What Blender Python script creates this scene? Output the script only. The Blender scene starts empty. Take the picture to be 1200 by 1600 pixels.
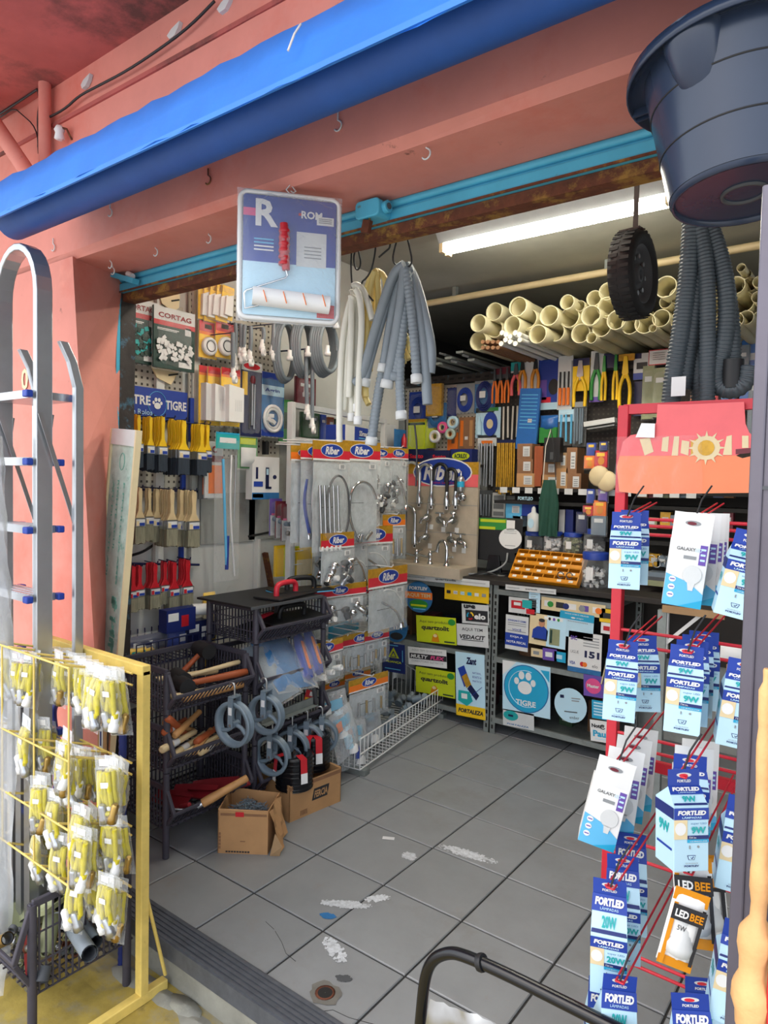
import bpy, bmesh, math, random
from math import pi, sin, cos, radians as rad
from mathutils import Vector, Matrix
random.seed(11)
rnd = random.uniform
SC = bpy.context.scene
COL = SC.collection

# ------------------------------------------------------------------ camera
FPX, CAMH = 1075.0, 1.5
PITCH, ROLL, YAW = math.atan(48/FPX), math.atan(.0216), rad(37)
_f = Vector((-sin(YAW), cos(YAW), 0)); _r = Vector((cos(YAW), sin(YAW), 0)); _z = Vector((0, 0, 1))
FW = _f*cos(PITCH)-_z*sin(PITCH); _u = _z*cos(PITCH)+_f*sin(PITCH)
CR = _r*cos(ROLL)+_u*sin(ROLL); CU = -_r*sin(ROLL)+_u*cos(ROLL)
CP = Vector((0, 0, CAMH))
cam = bpy.data.cameras.new('camera'); camo = bpy.data.objects.new('camera', cam); COL.objects.link(camo)
cam.sensor_fit = 'VERTICAL'; cam.sensor_height = 36; cam.sensor_width = 27; cam.lens = FPX/1600*36; cam.clip_start = .02
camo.matrix_world = Matrix.Translation(CP) @ Matrix((CR, CU, -FW)).transposed().to_4x4()
SC.camera = camo

# ------------------------------------------------------------------ sky, exposure
w = bpy.data.worlds.new('sky'); SC.world = w; w.use_nodes = True
nt = w.node_tree; bg = nt.nodes['Background']
sky = nt.nodes.new('ShaderNodeTexSky'); sky.sky_type = 'NISHITA'; sky.sun_disc = False
sky.sun_elevation = rad(48); sky.sun_rotation = rad(200); sky.dust_density = 3.0; sky.air_density = 1.2
mixw = nt.nodes.new('ShaderNodeMix'); mixw.data_type = 'RGBA'; mixw.inputs[0].default_value = .62
mixw.inputs[7].default_value = (6.0, 6.2, 6.6, 1)
nt.links.new(sky.outputs[0], mixw.inputs[6]); nt.links.new(mixw.outputs[2], bg.inputs[0])
bg.inputs[1].default_value = .31
SC.view_settings.view_transform = 'Standard'; SC.view_settings.look = 'None'
SC.view_settings.exposure = 0.32; SC.view_settings.gamma = 1.0; SC.view_settings.use_curve_mapping = False
SC.cycles.transparent_max_bounces = 32; SC.cycles.max_bounces = 10; SC.cycles.sample_clamp_indirect = 6
SC.cycles.caustics_reflective = False; SC.cycles.caustics_refractive = False

# ------------------------------------------------------------------ helpers: places
def at(px, py, X=None, Y=None, Z=None, D=None):
    v = FW*FPX+CR*(px-600)-CU*(py-800)
    if D is not None: return CP+v*(D/FPX)
    t = (X-CP.x)/v.x if X is not None else (Y-CP.y)/v.y if Y is not None else (Z-CP.z)/v.z
    return CP+v*t
def onp(px, py, p, n):
    v = FW*FPX+CR*(px-600)-CU*(py-800)
    return CP+v*((p-CP).dot(n)/v.dot(n))

# ------------------------------------------------------------------ materials
def lin(h):
    h = h.lstrip('#'); c = [int(h[i:i+2], 16)/255 for i in (0, 2, 4)]
    return tuple(x/12.92 if x <= .04045 else ((x+.055)/1.055)**2.4 for x in c)+(1,)
MATS = {}
#  key: colour, roughness, metallic, variation, noise scale, bump
TAB = {
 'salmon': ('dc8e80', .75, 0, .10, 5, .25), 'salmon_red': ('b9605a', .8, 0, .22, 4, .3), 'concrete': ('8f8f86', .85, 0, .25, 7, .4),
 'yellow_floor': ('ad9848', .8, 0, .4, 6, .5), 'grout': ('2e2e2e', .9, 0, .2, 30, 0), 'tile': ('878a8c', .42, 0, .10, 6, .04),
 'turq': ('52b9dc', .45, 0, .12, 9, .1), 'rust': ('6b3a24', .8, 0, .45, 25, .4), 'wall_white': ('d6d8d3', .75, 0, .10, 3, .2),
 'ceiling': ('a9a8a0', .85, 0, .12, 3, .2), 'grey_wall': ('a2a49f', .8, 0, .15, 5, .2), 'peg': ('b9b5a8', .7, 0, .06, 8, 0), 'hole': ('4a4640', .9, 0, .05, 8, 0),
 'alu_dark': ('5a5e66', .5, .35, .2, 30, .1), 'frame_dark': ('3a3432', .6, .3, .4, 15, .3), 'tarp': ('2f7fdd', .55, 0, .12, 6, .25), 'tarp_shaded': ('2458a8', .6, 0, .12, 8, .2),
 'alu': ('c3c8cd', .32, .85, .08, 12, .02), 'steel': ('b9bcbf', .3, .9, .08, 20, 0), 'chrome': ('d6d8da', .12, 1, .03, 20, 0), 'galv': ('8f9694', .5, .45, .18, 22, .05),
 'white': ('e6e7e6', .5, 0, .04, 8, 0), 'white2': ('d3d6d6', .55, 0, .08, 14, .05), 'black': ('17181b', .5, 0, .15, 14, .05), 'blackgloss': ('121419', .22, 0, .1, 9, .02),
 'crate': ('413f4a', .55, 0, .2, 12, .08), 'tub': ('2e3a50', .25, 0, .1, 7, .02), 'yellow': ('f0c419', .45, 0, .08, 12, 0), 'yellow_rack': ('e6cb70', .5, 0, .18, 14, .08),  # tub: sky reflected on black plastic is put into the bluish base
 'yellow_hose': ('cfc22e', .4, 0, .15, 60, .1), 'blue': ('1f3f9e', .45, 0, .08, 9, 0), 'dblue': ('1c2b6e', .45, 0, .08, 9, 0), 'lblue': ('5fb7e4', .45, 0, .05, 9, 0),
 'pale': ('bfe3f4', .45, 0, .04, 9, 0), 'cyan': ('21a4cf', .45, 0, .05, 9, 0), 'teal': ('1fa7a8', .45, 0, .05, 9, 0), 'navy': ('161f4c', .4, 0, .1, 9, 0),
 'red': ('c3202c', .4, 0, .1, 12, 0), 'dred': ('8c1f28', .5, 0, .12, 9, 0), 'rackred': ('d2293c', .4, 0, .12, 12, .05), 'orange': ('f07c22', .5, 0, .08, 9, 0),
 'boardorange': ('f58a5c', .5, 0, .12, 3, .05), 'boardpink': ('e8656a', .5, 0, .15, 4, .05), 'cream': ('e2cfa4', .5, 0, .08, 9, 0), 'beige': ('d6bf93', .55, 0, .1, 18, .05),
 'bristle': ('8d8a75', .85, 0, .35, 90, .4), 'bristle_dark': ('2c3744', .8, 0, .3, 90, .4), 'wood': ('c2905a', .55, 0, .25, 20, .1), 'woodred': ('a5522c', .55, 0, .25, 20, .1),
 'cardboard': ('b98d5f', .8, 0, .12, 10, .1), 'cardboard2': ('8c6547', .8, 0, .18, 10, .1), 'kraft': ('a68661', .8, 0, .1, 10, .1), 'greyplastic': ('6f7f8c', .4, 0, .08, 12, 0),
 'condgrey': ('828c94', .45, 0, .08, 20, 0), 'hosegrey': ('77828a', .4, 0, .1, 20, 0), 'condwhite': ('d9d8cd', .45, 0, .06, 14, 0), 'condyellow': ('d9c27c', .45, 0, .1, 14, 0),
 'pvc': ('c9c2a0', .5, 0, .08, 9, .02), 'pvcin': ('8a7c50', .6, 0, .1, 9, 0), 'corr': ('454e54', .4, 0, .12, 14, 0), 'rubber': ('1c1c1e', .7, 0, .2, 25, .1),
 'green': ('2f8f3c', .45, 0, .12, 9, 0), 'lime': ('c5d322', .45, 0, .06, 9, 0), 'dgreen': ('153a32', .5, 0, .3, 60, .2), 'pink': ('e0508c', .5, 0, .06, 9, 0), 'purple': ('6a4fa8', .45, 0, .06, 9, 0),
 'gold': ('c99a2c', .4, .3, .25, 50, .1), 'brass': ('b99a5a', .3, .9, .1, 20, 0), 'amber': ('d98d18', .35, 0, .12, 9, 0), 'amberdark': ('9c5d0c', .45, 0, .15, 9, 0), 'cabledark': ('202022', .5, 0, .1, 20, 0),
 'paper': ('d9dadb', .7, 0, .08, 12, .05), 'ink': ('26272c', .6, 0, .1, 12, 0), 'grey': ('8f9396', .6, 0, .1, 12, 0), 'dgrey': ('4b4e52', .6, 0, .15, 12, 0), 'foam': ('e6b478', .7, 0, .25, 10, .6),
 'post': ('68646e', .32, .6, .15, 6, .05), 'olive': ('8f9570', .55, 0, .2, 14, .1), 'street': ('c9c6be', .85, 0, .15, 5, .2), 'mortar': ('c8cdd2', .8, 0, .3, 60, .3), 'bluepaint': ('2a6fa8', .7, 0, .2, 30, .1), 'boardmint': ('b9cfc4', .6, 0, .3, 16, .1),
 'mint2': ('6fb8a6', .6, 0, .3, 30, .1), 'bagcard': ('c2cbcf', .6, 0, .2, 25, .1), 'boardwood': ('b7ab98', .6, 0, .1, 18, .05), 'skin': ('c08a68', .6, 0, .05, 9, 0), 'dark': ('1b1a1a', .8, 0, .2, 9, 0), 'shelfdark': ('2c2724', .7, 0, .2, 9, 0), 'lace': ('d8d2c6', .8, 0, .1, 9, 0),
 'apron': ('1d4a3c', .8, 0, .15, 20, .2), 'blueglass': ('2f6db8', .3, 0, .1, 20, 0), 'greendark': ('2a4a30', .5, 0, .2, 20, .1), 'maroon': ('6a1c2c', .5, 0, .15, 12, 0), 'floorstain': ('6e6c66', .6, 0, .2, 25, .1),
}
def nd(nt, t, **k):
    n = nt.nodes.new(t)
    for a, b in k.items(): setattr(n, a, b)
    return n
def mat(key):
    if key in MATS: return MATS[key]
    m = bpy.data.materials.new(key); m.use_nodes = True; nt = m.node_tree; b = nt.nodes['Principled BSDF']; L = nt.links.new
    out = nt.nodes['Material Output']; MATS[key] = m
    if key in ('clear', 'cling', 'haze', 'jar', 'glassfront'):
        tr = nd(nt, 'ShaderNodeBsdfTransparent'); mx = nd(nt, 'ShaderNodeMixShader'); lw = nd(nt, 'ShaderNodeLayerWeight')
        base, amp, col, ro = {'clear': (.035, .42, 'f2f5f6', .16), 'cling': (.13, .55, 'eef3f8', .2), 'haze': (.34, .45, 'e6ebef', .3), 'jar': (.06, .5, 'eef3f6', .06), 'glassfront': (.10, .4, '0b0f10', .04)}[key]
        b.inputs['Base Color'].default_value = lin(col); b.inputs['Roughness'].default_value = ro
        mp = nd(nt, 'ShaderNodeMath', operation='MULTIPLY_ADD'); lw.inputs[0].default_value = .35
        L(lw.outputs['Facing'], mp.inputs[0]); mp.inputs[1].default_value = amp; mp.inputs[2].default_value = base
        if key in ('clear', 'cling', 'haze'):
            tc = nd(nt, 'ShaderNodeTexCoord'); ns = nd(nt, 'ShaderNodeTexNoise'); ns.inputs['Scale'].default_value = 38 if key != 'haze' else 14; ns.inputs['Detail'].default_value = 4
            ns.inputs['Distortion'].default_value = 1.2
            L(tc.outputs['Object'], ns.inputs[0]); bp = nd(nt, 'ShaderNodeBump'); bp.inputs['Strength'].default_value = .8; bp.inputs['Distance'].default_value = .006
            L(ns.outputs['Fac'], bp.inputs['Height']); L(bp.outputs[0], b.inputs['Normal']); L(bp.outputs[0], lw.inputs['Normal'])
        L(mp.outputs[0], mx.inputs[0]); L(tr.outputs[0], mx.inputs[1]); L(b.outputs[0], mx.inputs[2]); L(mx.outputs[0], out.inputs[0])
        return m
    if key == 'lamp':
        e = nd(nt, 'ShaderNodeEmission'); e.inputs[0].default_value = (1, .95, .80, 1); e.inputs[1].default_value = 46; L(e.outputs[0], out.inputs[0]); return m
    c, ro, me, var, sc, bu = TAB[key]; c = lin(c)
    b.inputs['Roughness'].default_value = ro; b.inputs['Metallic'].default_value = me
    tc = nd(nt, 'ShaderNodeTexCoord'); ns = nd(nt, 'ShaderNodeTexNoise'); ns.inputs['Scale'].default_value = sc; ns.inputs['Detail'].default_value = 6; ns.inputs['Roughness'].default_value = .62
    geo = nd(nt, 'ShaderNodeNewGeometry') if key in ('salmon', 'salmon_red', 'tile', 'concrete', 'yellow_floor', 'wall_white', 'ceiling', 'grey_wall') else None
    L(geo.outputs['Position'] if geo else tc.outputs['Object'], ns.inputs[0])
    if key in ('wood', 'woodred', 'bristle', 'bristle_dark'):
        mp = nd(nt, 'ShaderNodeMapping'); mp.inputs['Scale'].default_value = (1, 1, .12) ; L(tc.outputs['Object'], mp.inputs[0]); L(mp.outputs[0], ns.inputs[0])
    rp = nd(nt, 'ShaderNodeValToRGB'); e = rp.color_ramp.elements
    e[0].position = .3; e[1].position = .7
    lo = tuple(x*(1-var) for x in c[:3])+(1,); hi = tuple(min(1, x*(1+var*.5)) for x in c[:3])+(1,)
    e[0].color = lo; e[1].color = hi; L(ns.outputs['Fac'], rp.inputs[0])
    oi = nd(nt, 'ShaderNodeObjectInfo'); hs = nd(nt, 'ShaderNodeHueSaturation'); mr = nd(nt, 'ShaderNodeMapRange')
    mr.inputs[3].default_value = .93; mr.inputs[4].default_value = 1.05; L(oi.outputs['Random'], mr.inputs[0]); L(mr.outputs[0], hs.inputs['Value']); L(rp.outputs[0], hs.inputs['Color'])
    col = hs.outputs[0]
    def patch(scale, lo, hi, hexc, fac, seed=0):
        nonlocal col
        n2 = nd(nt, 'ShaderNodeTexNoise'); n2.inputs['Scale'].default_value = scale; n2.inputs['Detail'].default_value = 8; n2.inputs['Roughness'].default_value = .7
        mp2 = nd(nt, 'ShaderNodeMapping'); mp2.inputs['Location'].default_value = (seed, seed*.7, seed*1.3); L(geo.outputs['Position'] if geo else tc.outputs['Object'], mp2.inputs[0]); L(mp2.outputs[0], n2.inputs[0])
        r2 = nd(nt, 'ShaderNodeMapRange'); r2.inputs[1].default_value = lo; r2.inputs[2].default_value = hi; r2.inputs[3].default_value = 0; r2.inputs[4].default_value = fac
        L(n2.outputs['Fac'], r2.inputs[0]); mx = nd(nt, 'ShaderNodeMix', data_type='RGBA'); L(r2.outputs[0], mx.inputs[0]); L(col, mx.inputs[6]); mx.inputs[7].default_value = lin(hexc); col = mx.outputs[2]
    if key == 'salmon': patch(2.2, .52, .75, 'd86a58', .7, 3); patch(9, .66, .72, '6a4038', .75, 7); patch(3, .66, .8, 'efa08c', .6, 9)
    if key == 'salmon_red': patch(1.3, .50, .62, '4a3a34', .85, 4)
    if key == 'tile': patch(2.5, .55, .8, '6d675c', .6, 2); patch(14, .70, .78, '3b3833', .5, 5); patch(5, .62, .8, '8a6f50', .35, 12)
    if key == 'yellow_floor': patch(3, .46, .6, '8f8c7c', .9, 4); patch(8, .6, .7, '5e553a', .6, 8)
    if key == 'concrete': patch(4, .55, .7, 'b7b9a8', .6, 2); patch(10, .62, .7, '55564a', .6, 5)
    if key == 'turq': patch(20, .68, .72, '5f6e66', .8, 2)
    if key == 'rust': patch(12, .52, .62, 'b08a3a', .55, 2)
    if key == 'wall_white': patch(3.5, .58, .7, 'a9a596', .6, 6); patch(9, .68, .74, '7d766a', .6, 2)
    if key == 'grey_wall': patch(5, .55, .7, '7e7a6f', .6, 6)
    if key == 'galv': patch(18, .6, .75, '5f655f', .5, 2)
    if key == 'yellow_rack': patch(16, .64, .72, '9a7a3a', .7, 2)
    if key == 'boardmint': patch(12, .58, .66, '4f9c8c', .7, 3)
    if key == 'frame_dark': patch(14, .55, .65, '4f8aa8', .5, 3)
    if key == 'post': patch(3, .5, .7, '5d5560', .6, 3)
    L(col, b.inputs['Base Color'])
    if bu:
        bp = nd(nt, 'ShaderNodeBump'); bp.inputs['Strength'].default_value = bu; bp.inputs['Distance'].default_value = .01
        L(ns.outputs['Fac'], bp.inputs['Height']); L(bp.outputs[0], b.inputs['Normal'])
    return m

# ------------------------------------------------------------------ helpers: meshes
TXT = {}
def textgeo(s, bold=0., shear=0.):
    k = (s, bold, shear)
    if k not in TXT:
        cu = bpy.data.curves.new('t', 'FONT'); cu.body = s; cu.size = 1; cu.resolution_u = 2; cu.offset = bold; cu.shear = shear
        o = bpy.data.objects.new('t', cu); me = bpy.data.meshes.new_from_object(o)
        v = [(p.co.x, p.co.y) for p in me.vertices]; f = [tuple(p.vertices) for p in me.polygons]
        bpy.data.objects.remove(o); bpy.data.meshes.remove(me); bpy.data.curves.remove(cu)
        x0 = min(p[0] for p in v); x1 = max(p[0] for p in v); y0 = min(p[1] for p in v); y1 = max(p[1] for p in v)
        TXT[k] = ([(a-(x0+x1)/2, b-(y0+y1)/2) for a, b in v], f, x1-x0, y1-y0)
    return TXT[k]
def R3(rx=0, ry=0, rz=0): return Matrix.Rotation(rz, 3, 'Z') @ Matrix.Rotation(ry, 3, 'Y') @ Matrix.Rotation(rx, 3, 'X')
class MB:
    def __init__(s): s.v = []; s.f = []; s.m = []; s.s = []; s.k = []
    def add(s, vs, fs, m, sm=False):
        o = len(s.v); s.v += [tuple(v) for v in vs]
        if m not in s.k: s.k.append(m)
        i = s.k.index(m)
        for f in fs: s.f.append([o+j for j in f]); s.m.append(i); s.s.append(sm)
        return s
    def box(s, c, d, m, rot=None, taper=1.):
        c = Vector(c); vs = []
        for z in (-1, 1):
            t = taper if z > 0 else 1
            for x, y in ((-1, -1), (1, -1), (1, 1), (-1, 1)):
                p = Vector((x*d[0]/2*t, y*d[1]/2*t, z*d[2]/2)); vs.append(c+(rot @ p if rot else p))
        return s.add(vs, [(3, 2, 1, 0), (4, 5, 6, 7), (0, 1, 5, 4), (1, 2, 6, 5), (2, 3, 7, 6), (3, 0, 4, 7)], m)
    def span(s, a, b, m):
        return s.box([(p+q)/2 for p, q in zip(a, b)], [abs(q-p) for p, q in zip(a, b)], m)
    def bar(s, a, b, wx, wy, m):      # rectangular bar between two points
        a, b = Vector(a), Vector(b); d = b-a; q = d.to_track_quat('Z', 'Y').to_matrix()
        return s.box((a+b)/2, (wx, wy, d.length), m, q)
    def tube(s, pts, r, m, n=8, closed=False, caps=True, sm=True):
        P = [Vector(p) for p in pts]; N = len(P); rr = r if isinstance(r, (list, tuple)) else [r]*N
        T = []
        for i in range(N):
            a = P[(i-1) % N] if closed or i > 0 else P[i]; b = P[(i+1) % N] if closed or i < N-1 else P[i]
            t = b-a; T.append(t.normalized() if t.length > 1e-9 else Vector((0, 0, 1)))
        u = T[0].orthogonal().normalized(); vs = []
        for i in range(N):
            u = u-T[i]*u.dot(T[i]); u = u.normalized() if u.length > 1e-6 else T[i].orthogonal().normalized(); w = T[i].cross(u)
            for k in range(n):
                a = 2*pi*k/n; vs.append(P[i]+(u*cos(a)+w*sin(a))*rr[i])
        fs = []
        for i in range(N if closed else N-1):
            j = (i+1) % N
            for k in range(n): fs.append((i*n+k, i*n+(k+1) % n, j*n+(k+1) % n, j*n+k))
        s.add(vs, fs, m, sm)
        if caps and not closed: s.add(vs[:n], [tuple(range(n-1, -1, -1))], m); s.add(vs[-n:], [tuple(range(n))], m)
        return s
    def lathe(s, prof, m, n=16, o=(0, 0, 0), rot=None, caps=True, sm=True, sx=1., sy=1.):   # profile (r, z)
        vs = []; o = Vector(o)
        for r, z in prof:
            for k in range(n):
                p = Vector((r*cos(2*pi*k/n)*sx, r*sin(2*pi*k/n)*sy, z)); vs.append(o+(rot @ p if rot else p))
        fs = [(i*n+k, i*n+(k+1) % n, (i+1)*n+(k+1) % n, (i+1)*n+k) for i in range(len(prof)-1) for k in range(n)]
        s.add(vs, fs, m, sm)
        if caps:
            if prof[0][0] > 1e-5: s.add(vs[:n], [tuple(range(n-1, -1, -1))], m)
            if prof[-1][0] > 1e-5: s.add(vs[-n:], [tuple(range(n))], m)
        return s
    def prism(s, out, y0, y1, m, o=(0, 0, 0), rot=None):     # outline in local x,z, thick along y
        n = len(out); o = Vector(o)
        vs = [Vector((x, y0, z)) for x, z in out]+[Vector((x, y1, z)) for x, z in out]
        vs = [o+(rot @ v if rot else v) for v in vs]
        ar = sum(out[i][0]*out[(i+1) % n][1]-out[(i+1) % n][0]*out[i][1] for i in range(n))
        fs = [tuple(range(n)), tuple(range(2*n-1, n-1, -1))]+[(i, i+n, (i+1) % n+n, (i+1) % n) for i in range(n)]
        if (ar < 0) != (y1 < y0): fs = [f[::-1] for f in fs]
        return s.add(vs, fs, m)
    def disc(s, x, z, rx, rz, y, m, n=20, th=.001, rot=0):
        o = [(rx*cos(2*pi*k/n), rz*sin(2*pi*k/n)) for k in range(n)]
        return s.prism([(x+a*cos(rot)-b*sin(rot), z+a*sin(rot)+b*cos(rot)) for a, b in o], y-th, y, m)
    def rect(s, x0, z0, x1, z1, y, m, th=.0008): return s.span((x0, y-th, z0), (x1, y, z1), m)
    def text(s, t, x, z, m, h=None, w=None, y=0., bold=0., shear=0., rot=0.):
        v, f, W, H = textgeo(t, bold, shear)
        sx = w/W if w else h/H; sz = h/H if h else sx; c, q = cos(rot), sin(rot)
        vs = [(x+a*sx*c-b*sz*q, y, z+a*sx*q+b*sz*c) for a, b in v]
        return s.add(vs, f, m)
    def pillow(s, x0, z0, x1, z1, t, m, nx=8, nz=10, y=0., wr=.25, back=True):
        vs = []; fs = []; sides = (-1, 1) if back else (-1,)
        for sd in sides:
            o = len(vs)
            for j in range(nz+1):
                for i in range(nx+1):
                    u, v = i/nx, j/nz; e = max(0, 16*u*(1-u)*v*(1-v))**.5
                    k = 1+rnd(-wr, wr); dx = rnd(-1, 1)*wr*.02*(x1-x0)
                    vs.append((x0+(x1-x0)*u+dx, y+sd*t/2*e*k, z0+(z1-z0)*v))
            for j in range(nz):
                for i in range(nx):
                    a = o+j*(nx+1)+i; q = (a, a+1, a+nx+2, a+nx+1); fs.append(q if sd < 0 else q[::-1])
        return s.add(vs, fs, m, True)
    def build(s, name, parent=None, loc=None, rot=None, bevel=0, label=None):
        me = bpy.data.meshes.new(name); me.from_pydata(s.v, [], s.f); me.validate()
        for k in s.k: me.materials.append(mat(k))
        if len(me.polygons) == len(s.f):
            me.polygons.foreach_set('material_index', s.m); me.polygons.foreach_set('use_smooth', s.s)
        me.update()
        o = bpy.data.objects.new(name, me); COL.objects.link(o)
        if parent: o.parent = parent
        if loc is not None: o.location = loc
        if rot is not None: o.rotation_euler = rot
        if label: o['label'] = label
        if bevel:
            b = o.modifiers.new('b', 'BEVEL'); b.width = bevel; b.segments = 2; b.limit_method = 'ANGLE'
        return o
def thing(name, label, cat, loc=(0, 0, 0), rz=0., group=None, rx=0., ry=0.):
    o = bpy.data.objects.new(name, None); COL.objects.link(o); o.location = loc; o.rotation_euler = (rx, ry, rz); o.empty_display_size = .05
    o['label'] = label; o['category'] = cat
    if group: o['group'] = group
    return o
def tag(o, label, cat, group=None, kind=None):
    o['label'] = label; o['category'] = cat
    if group: o['group'] = group
    if kind: o['kind'] = kind
    return o
def struct(o): o['kind'] = 'structure'; return o
def stuff(o): o['kind'] = 'stuff'; return o
KIDS = {}
def copy_tree(o, loc, rz=None, label=None, rx=None, ry=None, scale=None):
    def cp(a, par):
        c = a.copy(); COL.objects.link(c); c.parent = par
        for ch in a.children: cp(ch, c)
        return c
    c = cp(o, None); c.location = loc; e = list(o.rotation_euler)
    if rx is not None: e[0] = rx
    if ry is not None: e[1] = ry
    if rz is not None: e[2] = rz
    c.rotation_euler = e
    if label: c['label'] = label
    if scale: c.scale = scale if isinstance(scale, (tuple, list)) else (scale,)*3
    return c
ORD = 'first second third fourth fifth sixth seventh eighth ninth tenth eleventh twelfth thirteenth fourteenth fifteenth sixteenth seventeenth eighteenth nineteenth twentieth'.split()
ORD += ['twenty-'+o for o in ORD[:9]]+['thirtieth']+['thirty-'+o for o in ORD[:9]]+['fortieth']+['forty-'+o for o in ORD[:9]]+['fiftieth']+['fifty-'+o for o in ORD[:9]]
FL = pi/2          # facing +X (hung on wall_left); 0 faces the street
def rrect(w, h, r, n=4, x=0, z=0):
    o = []
    for cx, cz, a0 in ((w/2-r, h/2-r, 0), (-w/2+r, h/2-r, 90), (-w/2+r, -h/2+r, 180), (w/2-r, -h/2+r, 270)):
        for k in range(n+1):
            a = rad(a0+90*k/n); o.append((x+cx+r*cos(a), z+cz+r*sin(a)))
    return o
def arc(cx, cz, r, a0, a1, n=10, y=0., rz=None):
    return [(cx+r*cos(rad(a0+(a1-a0)*k/n)), y, cz+(rz or r)*sin(rad(a0+(a1-a0)*k/n))) for k in range(n+1)]
def smooth(pts, it=2):
    P = [Vector(p) for p in pts]
    for _ in range(it):
        Q = [P[0]]
        for a, b in zip(P, P[1:]): Q += [a*.75+b*.25, a*.25+b*.75]
        P = Q+[P[-1]]
    return P
def paw(mb, x, z, r, y, m):
    mb.disc(x, z-r*.28, r*.52, r*.45, y, m)
    for dx, dz, q in ((-.62, .12, .22), (-.25, .55, .26), (.27, .55, .26), (.62, .12, .22)): mb.disc(x+dx*r, z+dz*r, q*r*.85, q*r*1.1, y, m, 12)
# ================================================================== structure
XL, YW, YT, YB, ZS, ZC = -2.85, 1.33, 1.60, 4.25, -.13, 2.86
# ground of the pavement (yellow painted) and step
gr = struct(MB().span((-7, .25, ZS-.2), (5, YW+.3, ZS), 'yellow_floor').span((-9, -9, ZS-.2), (7, .25, ZS-.02), 'street').build('ground'))  # street out of view made pale to bounce light onto the facade
MB().span((-2.2, YW-.012, ZS-.01), (3, YW+.3, -.045), 'concrete').build('step_riser', gr)
for i in range(14):      # rubble strip of bare cement at the foot of the step
    x = -1.95+i*.085; MB().lathe([(.001, .012), (rnd(.03, .07), .006), (rnd(.06, .1), -.004)], 'concrete', 9, (x, YW-.03-rnd(0, .05), ZS), sx=1.2, sy=.5).build('cement_patch', gr)
# shop floor
fl = struct(MB().span((XL-.2, YW+.02, -.2), (1.3, YB+.4, -.006), 'grout').build('floor'))
T = .335; G = .0035; tiles = []
def tile_mb(seed):
    b = .003
    m = MB(); h = T/2-G
    vs = [(-h, -h, -.012), (h, -h, -.012), (h, h, -.012), (-h, h, -.012), (-h, -h, -b), (h, -h, -b), (h, h, -b), (-h, h, -b), (-h+b, -h+b, 0), (h-b, -h+b, 0), (h-b, h-b, 0), (-h+b, h-b, 0)]
    fs = [(8, 9, 10, 11)]
    for a in (0, 4):
        for k in range(4): fs.append((a+k, a+(k+1) % 4, a+4+(k+1) % 4, a+4+k))
    return m.add(vs, fs, 'tile')
t0 = tile_mb(0).build('floor_tile', fl); first = True
for i in range(12):
    for j in range(10):
        x = -1.145-T*5+T*(i+.5); y = 1.676-T+T*(j+.5)
        o = t0 if first else t0.copy()
        if not first: COL.objects.link(o)
        first = False; o.parent = fl; o.location = (x, y, rnd(-.0006, .0006)); o.rotation_euler = (rnd(-.001, .001), rnd(-.001, .001), 0)
# worn white and blue paint, mortar collar and hole
def splash(px, py, rx, ry, n, m, ang=0, name='paint_splash'):
    p = at(px, py, Z=.001); b = MB()
    for _ in range(n):
        a = rnd(0, 6.28); q = rnd(0, 1)**.6; dx, dy = q*rx*cos(a), q*ry*sin(a); r = rnd(.004, .017)*(1.25-q)
        c = Vector((p.x+dx*cos(ang)-dy*sin(ang), p.y+dx*sin(ang)+dy*cos(ang), .0012+rnd(0, .0004)))
        k = 7; vs = [c+Vector((r*rnd(.6, 1.2)*cos(2*pi*i/k), r*rnd(.6, 1.2)*sin(2*pi*i/k), 0)) for i in range(k)]
        b.add(vs, [tuple(range(k))], m)
    stuff(b.build(name, fl))
splash(730, 1334, .13, .03, 260, 'mortar', .15); splash(640, 1338, .035, .03, 80, 'mortar'); splash(540, 1413, .10, .022, 190, 'mortar', .55); splash(590, 1404, .05, .02, 60, 'mortar', .9)
splash(523, 1484, .07, .028, 150, 'mortar', -.4); splash(512, 1431, .03, .012, 90, 'bluepaint', .4, 'blue_paint_splash')
p = at(508, 1552, Z=0)
col = [(.05*rnd(.8, 1.2)*cos(k*pi/8), .045*rnd(.8, 1.2)*sin(k*pi/8)) for k in range(16)]
MB().add([(p.x+a, p.y+b, .0016) for a, b in col], [tuple(range(16))], 'floorstain').build('mortar_collar', fl)
MB().lathe([(.028, .0022), (.03, .0024), (.022, .0026)], 'rust', 16, (p.x, p.y, 0), caps=False).lathe([(.022, .0026), (.001, .0024)], 'dark', 16, (p.x, p.y, 0), caps=False).build('drain_hole', fl)
splash(537, 1528, .025, .012, 60, 'dgrey', .3, 'chipped_mark')
p = at(607, 1310, Z=.001); MB().box((p.x, p.y, .002), (.05, .022, .001), 'paper', R3(0, 0, .5)).build('paper_scrap', fl)
for wp in (((430, 1455), (440, 1472), (447, 1490), (462, 1502)), ((470, 1585), (520, 1578), (545, 1590), (590, 1602)), ((415, 1440), (428, 1452))):
    MB().tube([at(*q, Z=.0002) for q in wp], .0008, 'grout', 4).build('tile_crack', fl)
# threshold: ribbed dark aluminium tread
th = struct(MB().span((-2.5, YW-.018, -.05), (3, YW+.085, .004), 'alu_dark').build('trim_1'))
for k in range(6): MB().span((-2.5, YW-.012+k*.016, .004), (3, YW-.003+k*.016, .0075), 'alu_dark').build('tread_rib', th)
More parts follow.
